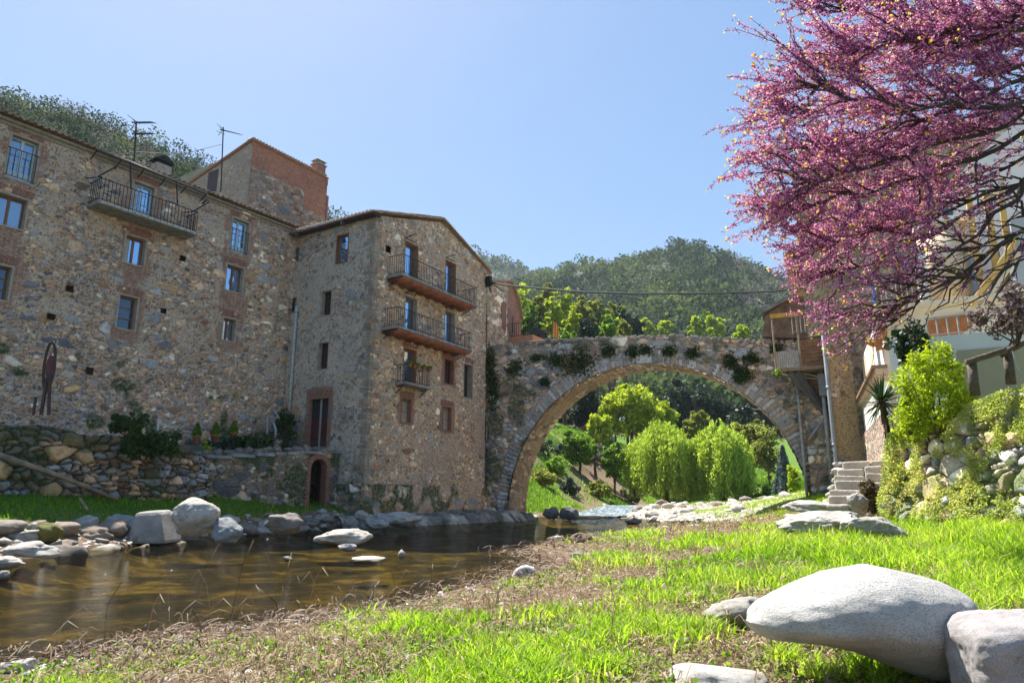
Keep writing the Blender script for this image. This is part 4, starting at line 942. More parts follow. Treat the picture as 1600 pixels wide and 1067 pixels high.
m = MB(); p1 = FR.px(1245, 600, .3); p2 = FR.px(1262, 785, .3); m.tube([FR.P(*[p1[0], .3, p1[1]]), FR.P(p2[0], .3, p2[1])], .06)
p3 = FR.px(1263, 688, .35); p4 = FR.px(1290, 650, .35); m.tube([FR.P(p3[0], .35, p3[1]), FR.P(p4[0], .35, p4[1])], .05)
p1 = FR.px(1281, 560, .6); p2 = FR.px(1302, 775, .6); m.tube([FR.P(p1[0], .6, p1[1]), FR.P(p2[0], .6, p2[1])], .085); m.build('prop_pole', M_pipel, HU, True)
m = MB(); p1 = FR.px(1286, 600, .7); m.box(FR, p1[0]-.18, p1[0]+.18, .5, .8, p1[1]-.5, p1[1]+.45); m.build('metal_box', M_pipe, HU, bevel=.01)
# cream house
M_cream = pm('cream_render', (.72, .58, .40), .85, 1.2, .06, .004); M_white = pm('white_render', (.84, .81, .76), .85, 1.5, .05, .003)
M_yel = pm('ochre_moulding', (.68, .42, .12), .7, 3, .12); M_pgrn = pm('pale_green_render', (.60, .65, .60), .85, 1.5, .08, .003); M_orw = pm('orange_wood', (.36, .12, .025), .5, 6, .3); M_lgrey = pm('light_grey_render', (.42, .43, .44), .85, 1.5, .05)
M_pinkish = pm('pink_render', (.55, .38, .27), .85, 2, .12)
K1 = ray(1388, 600)*19; FS = Fr((K1[0]+7*sin(R_(23)), K1[1]+7*cos(R_(23))), 203); FC = Fr(K1[:2], 120)
CH = thing('cream_house', FC.P(3, -3, 2), 'cream and white rendered house with terraces and ochre mouldings on the right', 'building')
def ppx(name, fr, n, pts, th, mat, parent=None, bevel=0):
    m = MB(); m.prism([fr.P(s, n, z) for s, z in (fr.px(x, y, n) for x, y in pts)], -fr.n*th); return m.build(name, mat, parent or CH, bevel=bevel)
zl1 = 4.75; zt1 = 6.3
m = MB(); m.box(FS, 0, 7, -5, 0, 3.3, 9.3-.0) if False else m.box(FS, 0, 7, -5, 0, 3.0, zt1); m.build('side_wall', M_white, CH)
m = MB()
for x0, x1, y0, y1 in ((1347, 1352, 540, 596), (1360, 1366, 520, 592)):
    s0 = FS.px(x0, 560)[0]; s1 = FS.px(x1, 560)[0]; zz = FS.px((x0+x1)/2, y0)[1]; m.box(FS, s0, s1, .0, .02, zl1+.1, min(zz, zt1-.15)); m.build('niche', M_cream, CH); m = MB()
m = MB(); m.box(FS, -.2, 7.3, 0, .32, zl1-.28, zl1-.1); m.prism([FS.P(-.2, .32, zl1-.28), FS.P(-.2, 0, zl1-.45), FS.P(-.2, 0, zl1-.28)], FS.d*7.4); m.build('side_ledge', M_pinkish, CH, bevel=.02)
m = MB(); m.box(FS, -.25, 7.35, .0, .40, zl1-.1, zl1-.02); m.build('ledge_tiles', pm('ledge_tile', (.26, .15, .10)), CH)
wall('side_stone_wall', FS, -.3, 7.2, 1.0, 3.4, CH, M_pink, cell=(.14, .1), seed=151, relief=.03, mort=(.08, .3), res=.045, n0=.25)
m = MB(); m.box(FS, 0, 7, -4, .2, 3.35, zl1-.3); m.build('lower_side_wall', M_white, CH)
window(FS, (FS.px(1366, 665, .2)[0], FS.px(1382, 655, .2)[0], FS.px(1372, 690, .2)[1], FS.px(1372, 655, .2)[1]), CH, 'wood2', arch=False, depth=-.22, label='low window behind the yucca')
m = MB(); m.box(FC, 0, 14, -7, 0, 2, zt1); m.build('front_wall', M_cream, CH)
m = MB(); m.box(FC, -.25, 14, -2.6, .12, zt1, zt1+.14); m.build('balcony_slab', M_cream, CH)
ppx('wood_panel', FC, .06, [(1450, 501), (1523, 488), (1519, 510), (1502, 522), (1450, 526)], .05, M_orw)
ppx('wood_panel', FC, .06, [(1368, 511), (1386, 508), (1386, 545), (1368, 548)], .05, M_orw)
s0 = FC.px(1371, 480, 0)[0]; s1 = FC.px(1455, 480, 0)[0]; railing(FC, s0, s1, .02, zt1+.14, .85, CH, sides=False, sp=.13, thick=.02, mat=pm('grey_rail_paint', (.3, .3, .3)))
ppx('pillar', FC, -.1, [(1428, 405), (1443, 380), (1456, 482), (1442, 484)], .4, M_white)
q = quad(FC, [(1374, 415), (1434, 405), (1437, 466), (1379, 478)], -2.2)
FC2 = Fr(FC.P(0, -2.2, 0)[:2], 120); wall('rear_stone_wall', FC2, -2.2, 3.6, zt1, zt1+6.2, CH, M_right, cell=(.26, .18), seed=152, relief=.03, mort=(.05, .25), res=.06, plaster=lambda S, Z: .8*smooth(.42, .5, fbm(S, Z, 9)), n0=-.1)
q = quad(FC2, [(1374, 415), (1434, 405), (1437, 466), (1379, 478)]); window(FC2, q, CH, 'blind', arch=False, surround=.08, jamb=M_lintel, depth=0.0, name='window'); m = MB(); cm = (q[0]+q[1])/2
for zz in np.linspace(q[2], q[3], 4): m.box(FC2, q[0], q[1], .04, .06, zz-.03, zz+.03)
m.box(FC2, cm-.06, cm+.06, .045, .07, q[2], q[3]); m.build('window_frame', M_lintel, CH)
ppx('blue_pipe', FC, .05, [(1362, 440), (1366, 440), (1370, 492), (1365, 492)], .08, pm('blue_plastic', (.05, .22, .55), .4))
# curved stair tower
cs = (FC.px(1452, 480, -1)[0]+FC.px(1522, 470, -1)[0])/2; rad = (FC.px(1522, 470, -1)[0]-FC.px(1452, 480, -1)[0])/2+.1; cc = FC.P(cs, -1-rad*.3, 0)
ztt = FC.px(1470, 355, -1)[1]; m = MB(); m.lathe([cc[0], cc[1], 0], [(rad, zt1+.02), (rad, ztt)], 40); m.build('curved_wall', M_cream, CH, True)
m = MB(); m.lathe([cc[0], cc[1], 0], [(rad+.06, ztt+.01), (rad+.06, ztt+.15)], 40); m.build('curved_cornice', M_white, CH)
ppx('upper_wall', FC, -2.2, [(1435, 345), (1520, 250), (1600, 180), (1640, 180), (1640, 490), (1500, 490), (1440, 480)], 3, M_white)
ppx('upper_window', FC, -2.05, [(1449, 322), (1488, 315), (1490, 345), (1452, 352)], .1, M_glassd)
for i, (a, b_) in enumerate(((1508, 1517), (1536, 1546), (1560, 1568))):
    ppx('pilaster', FC, -.6, [(a, 300), (b_, 296), (b_+20, 440), (a+20, 446)], .25, M_yel)
ppx('grey_shutter', FC, -.62, [(1514, 400), (1524, 398), (1532, 460), (1522, 462)], .1, pm('blue_grey_shutter', (.22, .26, .33), .6, 8, .25))
ppx('grey_shutter', FC, -.62, [(1542, 362), (1553, 358), (1563, 400), (1551, 405)], .1, pm('blue_grey_shutter', (.22, .26, .33)))
ppx('stair_wall', FC, -.35, [(1528, 490), (1592, 398), (1640, 380), (1640, 500)], .3, M_white)
ppx('ochre_handrail', FC, .05, [(1512, 476), (1520, 480), (1582, 398), (1590, 374), (1580, 380)], .35, M_yel, bevel=.02)
ppx('cream_handrail', FC, .1, [(1528, 484), (1536, 486), (1596, 396), (1590, 390)], .3, M_cream, bevel=.02)
ppx('triangular_recess', FC, -.3, [(1554, 447), (1576, 418), (1585, 455), (1560, 470)], .04, M_cream)
ppx('grey_wing', FC, .0, [(1578, 345), (1640, 330), (1640, 470), (1592, 452)], .5, M_lgrey)
ppx('end_pillar', FC, .04, [(1572, 398), (1580, 392), (1592, 456), (1586, 462)], .3, M_white)
# terrace wall in front
FP = Fr(FC.P(0, 2.2, 0)[:2], 120)
zpt = FP.px(1450, 527)[1]; s0 = FP.px(1392, 560)[0]
m = MB(); m.box(FP, s0, 12, -2.2, 0, 2.6, zpt-1.6); m.box(FP, s0, 12, -.3, 0, zpt-1.6, zpt); m.build('terrace_wall', M_pgrn, CH)
m = MB(); zz0 = FP.px(1520, 546)[1]; m.box(FP, FP.px(1496, 560)[0], 12, .0, .03, 3.0, zz0); m.build('olive_panel', pm('olive_render', (.34, .33, .21), .85, 1.5, .08), CH)
sr = FP.px(1448, 510)[0]; railing(FP, sr, 11, -.1, zpt, .5, CH, sides=False, sp=.22, thick=.03, mat=pm('grey_rail_paint', (.3, .3, .3)))
m = MB(); m.box(FP, s0-.02, s0+.4, -.45, .02, zpt-1.6, zpt+.05); m.build('corner_pier', M_white, CH)
# garden wall covered with plants, and the raised garden behind it
FV = Fr((8.75, 6.6), -7)
GWl = thing('garden_wall', FV.P(4, -1, .5), 'sunlit rough stone garden wall overgrown with creeping plants on the right bank', 'stone wall')
vtop = lambda s: np.interp(s, [-3, 0, 4.5, 8.4], [3.6, 3.35, 3.0, 2.35])+.15*(vnoise(s*1.5, s*0, 5)-.5)
FVr = Fr(FV.P(8.4, 0, 0)[:2], 173)
wall('stone_face', FVr, 0, 11.5, .2, lambda s: vtop(8.4-s), GWl, M_veg, cell=(.32, .25), seed=161, relief=.15, mort=(.04, .2), moss=lambda S, Z: .9*smooth(.42, .56, fbm(S*1.6, Z*1.6, 163, 4)), res=.035, lean=.28, bigp=.3, bigm=1.7, smoothf=True)
m = MB(); g0 = [FVr.P(-.2, -.75, 2.1), FVr.P(5, -.9, 2.5), FVr.P(11.5, -1.0, 3.1), (24, -4, 3.2), (26, 10, 3.2), FP.P(12, -.1, 2.9), FP.P(s0, -.1, 2.6), FS.P(7, -.1, 2.4)]
m.prism([np.array(p) for p in g0], (0, 0, -.5)); tag(m.build('garden_ground', pm('garden_soil', (.16, .15, .07), .95, 3, .4, .03)), kind='structure')
# steps
STP = thing('stone_steps', (12.4, 25.4, .9), 'worn stone steps climbing from the rock to the house wall', 'steps')
b0 = G(1318, 793, .85); Fs = Fr(b0[:2], 115); rr = random.Random(3)
m = MB()
for k in range(7):
    off = .10*k; xs = [-.50+off+rr.uniform(-.08, .06)]
    while xs[-1] < .55+off: xs.append(xs[-1]+rr.uniform(.45, .9))
    for a_, b_ in zip(xs[:-1], xs[1:]):
        z = .95+.2*k+rr.uniform(-.045, .035); f0 = -.30*k+rr.uniform(-.09, .09); sk = rr.uniform(-.05, .05)
        q4 = [(a_+.003, f0+sk), (a_+.003, -.30*k-.85), (b_-.003, -.30*k-.85), (b_-.003, f0-sk)]
        m.hexa([Fs.P(s_, n_, .5) for s_, n_ in q4]+[Fs.P(s_, n_, z+rr.uniform(-.025, .025)) for s_, n_ in q4])
m.build('step', pm('worn_step_stone', (.33, .29, .24), .9, 2.2, .3, .08, bs=7, col2=(.56, .50, .42)), STP, bevel=.06)
# ================================================================== vegetation helpers
def leaves(name, C, size, mat, parent=None, seed=0, elong=1.8, dirs=None, spread=1.0, col=None, up=0.0, kind=None):
    """one rhombic leaf per centre"""
    rnd = np.random.RandomState(seed); C = np.asarray(C); n = len(C)
    a = rnd.normal(size=(n, 3)) if dirs is None else dirs+rnd.normal(size=(n, 3))*spread*.35
    a[:, 2] += up; a /= np.linalg.norm(a, axis=1)[:, None]+1e-9
    b = np.cross(a, rnd.normal(size=(n, 3))); b /= np.linalg.norm(b, axis=1)[:, None]+1e-9
    s = (size*(.6+.8*rnd.rand(n)))[:, None] if np.isscalar(size) else (size*(.7+.6*rnd.rand(n)))[:, None]
    nrm = np.cross(a, b)
    V = np.stack([C-a*s*elong/2, C+b*s/2+nrm*s*.12, C+a*s*elong/2, C-b*s/2+nrm*s*.12], 1).reshape(-1, 3)
    F = np.arange(n*4).reshape(n, 4)
    r = rnd.rand(n) if col is None else np.clip(col+rnd.normal(size=n)*.13, 0, 1)
    at = np.repeat(np.stack([r, r, r, r*0+1], 1), 4, 0)
    return mkmesh(name, V, F, mat, parent, {'a1': at})
def clumps(rnd, c, r, n, shell=.55):
    d = rnd.normal(size=(n, 3)); d /= np.linalg.norm(d, axis=1)[:, None]
    rr = shell+(1-shell)*rnd.rand(n)**.6
    ph = rnd.rand(6)*6.28; lump = 1+.20*np.sin(3*d[:, 0]+ph[0])*np.cos(2.6*d[:, 1]+ph[1])+.16*np.sin(5*d[:, 2]+4*d[:, 0]+ph[2])+.12*np.sin(7*d[:, 1]+ph[3])
    return np.array(c)+d*np.array(r)*(rr*lump)[:, None]
def crown_pts(rnd, cl, nl, rc, squash=.75):
    n = len(cl); rc_ = rc*(.35+1.0*rnd.rand(n)**1.3); k = rnd.randint(0, n, nl)
    d = rnd.normal(size=(nl, 3)); d /= np.linalg.norm(d, axis=1)[:, None]
    q = d*(rc_[k]*(.45+.6*rnd.rand(nl)))[:, None]; q[:, 2] *= squash
    return cl[k]+q, k
LM = {
 'yellowgreen': leaf_mat('fresh_yellow_leaves', [(.20, .25, .02), (.36, .42, .035), (.54, .57, .09)]),
 'olive': leaf_mat('olive_leaves', [(.10, .115, .03), (.20, .22, .055), (.33, .33, .10)]),
 'green': leaf_mat('green_leaves', [(.06, .12, .015), (.14, .24, .03), (.27, .38, .07)]),
 'dark': leaf_mat('dark_evergreen_leaves', [(.02, .035, .022), (.045, .07, .042), (.09, .12, .075)], .2),
 'willow': leaf_mat('willow_leaves', [(.20, .27, .03), (.36, .45, .07), (.54, .62, .17)]),
 'blue': leaf_mat('blue_spruce_needles', [(.09, .12, .12), (.17, .22, .22), (.28, .33, .32)], .2),
 'grey': leaf_mat('greyish_budding_twigs', [(.13, .12, .11), (.20, .18, .16), (.29, .27, .24)], .3, 1.0),
 'gloss': leaf_mat('glossy_camellia_leaves', [(.012, .03, .01), (.03, .065, .02), (.08, .12, .04)], .15, .42),
 'bright': leaf_mat('bright_shrub_leaves', [(.17, .23, .01), (.34, .42, .02), (.50, .56, .06)]),
 'ivy': leaf_mat('ivy_leaves', [(.02, .04, .013), (.045, .085, .02), (.09, .15, .04)], .3, .5),
 'creeper': leaf_mat('creeper_leaves', [(.16, .22, .05), (.34, .40, .09), (.54, .54, .22), (.44, .28, .13)]),
 'bronze': leaf_mat('bronze_leaves', [(.10, .05, .04), (.16, .08, .05), (.12, .15, .04), (.30, .22, .12)], .3),
 'mauve': leaf_mat('mauve_leaves', [(.10, .06, .07), (.24, .17, .19), (.16, .18, .06)], .3),
 'grass': leaf_mat('grass_blades', [(.07, .15, .008), (.15, .27, .012), (.27, .41, .03), (.38, .46, .07), (.48, .40, .18)], .5, .5),
 'hill': leaf_mat('hill_foliage', [(.035, .058, .036), (.07, .105, .045), (.12, .16, .055), (.22, .27, .07)], .3, 1.0),
}
M_bark = pm('bark', (.10, .075, .055), .95, 6, .4, .02)
def make_tree(name, base, crown_c, crown_r, kind, label, cat='tree', nleaf=6000, ncl=60, leaf=.22, seed=1, trunk_r=.16, limbs=9, rc=None, group=None, shell=.5, squash=.75, tmat=None, elong=1.7):
    rnd = np.random.RandomState(seed); base = np.array(base, float); c = np.array(crown_c, float); r = np.array(crown_r, float)
    t = thing(name, base, label, cat, group)
    cl = clumps(rnd, c, r*.82, ncl, shell); rc = (rc or float(np.mean(r))*.34)*.95
    rc *= .9; P, k = crown_pts(rnd, cl, int(nleaf*1.15), rc, squash)
    P = P[P[:, 2] > base[2]+.15]
    leaves('crown', P, leaf, LM[kind], t, seed, col=None, elong=elong)
    m = MB(); top = c+np.array([0, 0, -.1*r[2]]); mid = (base+top)/2+rnd.normal(size=3)*[.1, .1, 0]*r[0]*.6
    m.tube([base-[0, 0, .3], base+[0, 0, .1], mid, top, c+[0, 0, r[2]*.5]], [trunk_r*1.3, trunk_r, trunk_r*.75, trunk_r*.5, trunk_r*.2], 8)
    for i in range(limbs):
        e = cl[rnd.randint(ncl)]; s = base+(top-base)*(.35+.6*rnd.rand()); q = (s+e)/2+[0, 0, .12*r[2]*(rnd.rand()-.3)]
        m.tube([s, q, e], [trunk_r*.4, trunk_r*.25, trunk_r*.08], 5, False)
    m.build('trunk', tmat or M_bark, t, True)
    return t
def bush(name, c, r, kind, label, n=3000, leaf=.05, seed=1, ncl=30, cat='bush', group=None, elong=1.8, rc=None, stems=True, shell=.5):
    rnd = np.random.RandomState(seed); c = np.array(c, float); r = np.array(r, float)
    t = thing(name, c-[0, 0, r[2]], label, cat, group)
    cl = clumps(rnd, c, r*.8, ncl, shell); P, k = crown_pts(rnd, cl, n, rc or float(np.mean(r))*.36, .85)
    leaves('foliage', P, leaf, LM[kind], t, seed, elong=elong)
    if stems:
        m = MB()
        for i in range(12):
            e = cl[rnd.randint(ncl)]; s = c-[0, 0, r[2]*1.02]+rnd.normal(size=3)*[r[0]*.12, r[1]*.12, 0]
            m.tube([s, (s+e)/2+rnd.normal(size=3)*.05*r[0], e], [.022*r[2]+.004, .015*r[2]+.003, .004], 4, False)
        m.build('stem', M_bark, t)
    return t
# ------------------------------------------------------------------ hills and forest
def hill(name, ridge, Y0, Y1, base_y, seed, bumpk=1.0, nx=160, ny=60, sag=0):
    xs = np.array([p[0] for p in ridge], float); ys = np.array([p[1] for p in ridge], float)
    X = np.linspace(xs[0], xs[-1], nx); T = np.linspace(0, 1, ny); V = np.zeros((ny+12, nx, 3))
    for j in range(nx):
        yr = np.interp(X[j], xs, ys); top = ray(X[j], yr); Z1 = CAMZ+top[2]*Y1
        for i in range(ny):
            t = T[i]; Y = Y0+(Y1-Y0)*t; 
            zb = CAMZ+ray(X[j], base_y)[2]*Y0; z = zb+(Z1-zb)*(t**1.15)
            V[i, j] = (ray(X[j], 700)[0]*Y, Y, z)
        for i in range(12):
            V[ny+i, j] = (ray(X[j], 700)[0]*Y1, Y1+(Y1*.05)*(i+1), Z1-(i+1)**1.3*Z1*.02)
    x, y = V[..., 0], V[..., 1]; s = Y1/300*30
    V[..., 2] += bumpk*s*.30*(fbm(x/s/2, y/s/2, seed, 4)-.5)*np.clip(np.linspace(0, 6, ny+12), 0, 1)[:, None]
    return V
M_hill = pm('wooded_hillside', (.035, .05, .02), .95, .05, .4)
def hill_obj(name, V):
    ny, nx = V.shape[:2]; i = np.arange(ny-1)[:, None]*nx+np.arange(nx-1)[None]
    return tag(mkmesh(name, V.reshape(-1, 3), np.stack([i, i+1, i+nx+1, i+nx], -1).reshape(-1, 4), M_hill, smoothf=True), kind='structure')
def forest(name, V, n, r, seed, colf, nl=55, leafk=.42, label=None, tmin=0, tmax=1.0, bare=0):
    rnd = np.random.RandomState(seed); ny, nx = V.shape[:2]; ny -= 10
    fi = (tmin+(tmax-tmin)*rnd.rand(n))*(ny-1.001); fj = rnd.rand(n)*(nx-1.001); i, j = fi.astype(int), fj.astype(int); a, b = (fi-i)[:, None], (fj-j)[:, None]
    P = V[i, j]*(1-a)*(1-b)+V[i+1, j]*a*(1-b)+V[i, j+1]*(1-a)*b+V[i+1, j+1]*a*b
    R = r*(.45+1.3*rnd.rand(n)**1.8); k = np.repeat(np.arange(n), nl)
    d = rnd.normal(size=(n*nl, 3)); d /= np.linalg.norm(d, axis=1)[:, None]; d[:, 2] = d[:, 2]*.9+.5
    C = P[k]+d*R[k][:, None]*(.75+.35*rnd.rand(n*nl))[:, None]
    col = (colf(P[:, 0], P[:, 1], P[:, 2], rnd)+.22*rnd.normal(size=n))[k]
    return tag(leaves(name, C, R[k]*leafk, LM['hill'] if not bare else LM['grey'], None, seed, elong=1.3, dirs=None, col=col), kind='stuff')
ridge1 = [(560, 560), (700, 470), (830, 440), (880, 428), (920, 419), (960, 419), (1010, 410), (1060, 394), (1092, 386), (1130, 395), (1180, 416), (1230, 436), (1300, 460), (1400, 500), (1600, 560), (1900, 640)]
ridge2 = [(400, 470), (620, 420), (700, 398), (745, 392), (780, 405), (830, 420), (880, 428), (950, 440), (1010, 460)]
ridge3 = [(-900, 90), (-400, 130), (-60, 166), (0, 176), (60, 186), (120, 208), (180, 234), (240, 258), (300, 276), (360, 300), (430, 330), (520, 352), (560, 372), (700, 450), (760, 520)]
V1 = hill('h1', ridge1, 150, 460, 640, 3); V2 = hill('h2', ridge2, 480, 900, 560, 5, nx=80); V3 = hill('h3', ridge3, 62, 125, 560, 7, nx=200)
hill_obj('wooded_hill', V1); hill_obj('distant_hill', V2); hill_obj('near_hill', V3)
def c1(x, y, z, r): 
    n = fbm(x/40, y/40, 5, 4); return np.clip(.30+(n-.5)*1.1+(r.rand(len(x)) > .93)*.35, 0, 1)
forest('hill_forest', V1, 6500, 3.4, 11, c1, nl=75, leafk=.26)
Vb = V1.copy(); forest('bare_hilltop_wood', V1[:, 72:125], 1300, 3.2, 15, lambda x, y, z, r: .25+.25*r.rand(len(x)), nl=60, leafk=.22, tmin=.45, bare=1)
forest('distant_forest', V2, 1500, 6.5, 12, lambda x, y, z, r: .22+.3*r.rand(len(x)), nl=50, leafk=.32)
forest('near_hill_forest', V3, 2000, 1.9, 13, lambda x, y, z, r: .02+.32*r.rand(len(x)), nl=200, leafk=.13, tmin=.35)
forest('near_hill_bare_wood', V3, 450, 1.9, 16, lambda x, y, z, r: .4+.4*r.rand(len(x)), nl=200, leafk=.07, tmin=.6, bare=1)
# ------------------------------------------------------------------ trees seen above and through the bridge
def T_(px_, ytop, ybot, halfw, Y, kind, label, name='broadleaf_tree', **k):
    """tree whose crown spans ytop..ybot at depth Y; stands on the ground or hillside"""
    top = PX(px_, ytop, Y); bot = PX(px_, ybot, Y); hw = halfw/FPX*Y*1.0; c = (top+bot)/2; rz = (top[2]-bot[2])/2
    gz = float(hz(c[0], c[1])[0]) if Y < 140 else bot[2]-1
    gz = min(gz, bot[2]); base = np.array([c[0], c[1], gz])
    return make_tree(name, base, c, (hw, hw*.9, rz), kind, label, **k)
G1 = 'spring trees on the slope behind the bridge'
spec = [(813, 436, 530, 24, 120, 'yellowgreen'), (843, 452, 535, 22, 112, 'olive'), (882, 436, 530, 24, 125, 'yellowgreen'), (866, 458, 535, 22, 105, 'yellowgreen'), (908, 458, 535, 24, 110, 'olive'), (930, 452, 535, 24, 118, 'olive'), (956, 464, 535, 26, 120, 'olive'), (838, 505, 545, 26, 95, 'dark'), (880, 505, 545, 26, 95, 'green'), (992, 484, 540, 22, 122, 'dark'),
 (828, 470, 535, 18, 100, 'green'), (895, 480, 540, 18, 98, 'yellowgreen'), (920, 492, 545, 22, 96, 'dark'), (950, 492, 545, 22, 97, 'green'), (975, 498, 545, 20, 99, 'olive'), (855, 436, 500, 14, 135, 'olive'), (975, 470, 530, 18, 128, 'dark')]
tl = ['yellow-green budding tree at the left end of the treeline, above the small brick house', 'olive tree second from the left above the bridge', 'tallest yellow-green tree above the left half of the bridge', 'small yellow-green tree in front of the tallest yellow one', 'olive tree right of the tall yellow-green tree above the bridge', 'tall olive tree above the left flank of the arch', 'olive tree above the crown of the bridge, left of the dark one', 'dark evergreen low behind the orange balcony', 'low green tree just above the bridge parapet', 'dark tree behind the centre of the parapet',
 'narrow green tree right behind the flag', 'low yellow-green tree at the foot of the tall olive trees', 'low dark evergreen behind the parapet under the tall olive tree', 'low green tree behind the parapet left of centre', 'lowest olive tree by the centre of the parapet', 'slender olive tree between the two tall yellow-green ones', 'dark tree top just left of the crown of the bridge']
for i, ((x, y0, y1, hw, Y, kd), lb) in enumerate(zip(spec, tl)):
    T_(x, y0, y1+25, hw, Y, kd, lb, nleaf=4200, ncl=110, leaf=.30, seed=200+i, group=G1, rc=hw/FPX*Y*.24, shell=.3, trunk_r=.2)
spec = [(1012, 492, 535, 13, 190, 'yellowgreen'), (1040, 488, 535, 14, 200, 'bright'), (1062, 475, 500, 10, 260, 'green'), (1088, 492, 535, 15, 185, 'bright'), (1118, 488, 535, 17, 180, 'bright'), (1158, 505, 540, 15, 175, 'bright'), (1105, 484, 510, 13, 230, 'green')]
tl = ['yellow-green tree just right of the crown of the bridge', 'bright green round tree above the parapet, second of the bright row', 'small green tree standing higher on the hillside alone', 'bright green tree in the middle of the row above the parapet', 'largest bright green round tree above the right half of the parapet', 'bright green tree at the right end of the row above the parapet', 'paler green tree behind the largest bright green one']
for i, ((x, y0, y1, hw, Y, kd), lb) in enumerate(zip(spec, tl)):
    T_(x, y0, y1+8, hw, Y, kd, lb, nleaf=3000, ncl=46, leaf=.42, seed=230+i, group='bright green trees above the parapet', rc=hw/FPX*Y*.30, trunk_r=.2)
TS = [
 (985, 596, 690, 52, 88, 'yellowgreen', 'large yellow-green tree framed by the arch, behind the willows', dict(nleaf=12000, ncl=110, leaf=.26, trunk_r=.25)),
 (1030, 620, 690, 28, 92, 'yellowgreen', 'yellow-green tree overlapping the right side of the largest one in the arch', dict(nleaf=4000, ncl=50, leaf=.26)),
 (1085, 638, 700, 24, 84, 'olive', 'olive tree just above the gap between the two willows', dict(nleaf=3600, ncl=40, leaf=.24)),
 (935, 640, 700, 22, 80, 'yellowgreen', 'slim yellow-green tree beside the dark one near the road', dict(nleaf=3500, ncl=40, leaf=.22)),
 (912, 606, 668, 26, 95, 'dark', 'dark evergreen tree by the road, left in the arch', dict(nleaf=4500, ncl=40, leaf=.3)),
 (1068, 588, 700, 34, 130, 'dark', 'dark evergreen mass behind, centre of the arch', dict(nleaf=5000, ncl=50, leaf=.42)),
 (1115, 600, 715, 36, 120, 'dark', 'tall dark evergreen right of centre in the arch', dict(nleaf=5500, ncl=50, leaf=.42)),
 (1160, 625, 715, 30, 112, 'dark', 'dark evergreen at the right behind the thin tree', dict(nleaf=4500, ncl=45, leaf=.38)),
 (1172, 648, 735, 30, 78, 'olive', 'ochre-green tree beside the right haunch of the arch', dict(nleaf=5000, ncl=60, leaf=.22)),
 (1198, 660, 745, 26, 74, 'olive', 'thin budding tree with a bare lower trunk on the right lawn', dict(nleaf=3200, ncl=60, leaf=.17, trunk_r=.10)),
 (905, 668, 733, 31, 66, 'green', 'round leafy green tree leaning on the grassy slope left of the willows', dict(nleaf=7000, ncl=60, leaf=.15, trunk_r=.14)),
 (958, 690, 748, 22, 66, 'green', 'darker green tree between the leaning one and the left willow', dict(nleaf=5500, ncl=50, leaf=.15, trunk_r=.12)),
 (930, 690, 735, 22, 70, 'grey', 'greyish budding shrub tree between the two green trees', dict(nleaf=2500, ncl=50, leaf=.12)),
 (1240, 722, 776, 11, 47, 'bright', 'young yellow-green sapling close to the right pier', dict(nleaf=1800, ncl=30, leaf=.10, trunk_r=.04)),
 (1140, 720, 770, 22, 85, 'olive', 'low olive tree half hidden behind the right willow', dict(nleaf=3000, ncl=30, leaf=.2)),
]
for i, (x, y0, y1, hw, Y, kd, lb, kk) in enumerate(TS): T_(x, y0, y1, hw, Y, kd, lb, seed=260+i, group=None, **kk)
# blue spruce
def conifer(px_, ytop, ybot, hw, Y, kind, label, seed):
    rnd = np.random.RandomState(seed); top = PX(px_, ytop, Y); H = top[2]-PX(px_, ybot, Y)[2]; base = np.array([top[0], top[1], top[2]-H]); w_ = hw/FPX*Y
    t = thing('conifer', base, label, 'tree'); n = 6000; u = rnd.rand(n)**.7; ang = rnd.rand(n)*2*pi; tier = (np.floor(u*14)+.2)/14
    rr = w_*u*(.55+.5*rnd.rand(n))*(1+.15*np.sin(ang*5)); z = top[2]-H*(.02+.95*u)-rr*.25
    leaves('crown', np.stack([base[0]+rr*np.cos(ang), base[1]+rr*np.sin(ang), z], 1), .16, LM[kind], t, seed, elong=2.2)
    m = MB(); m.tube([base-[0, 0, .4], top], [.12, .02], 6); m.build('trunk', M_bark, t)
conifer(1222, 695, 768, 17, 55, 'blue', 'silvery blue spruce beside the right pier of the bridge', 5)
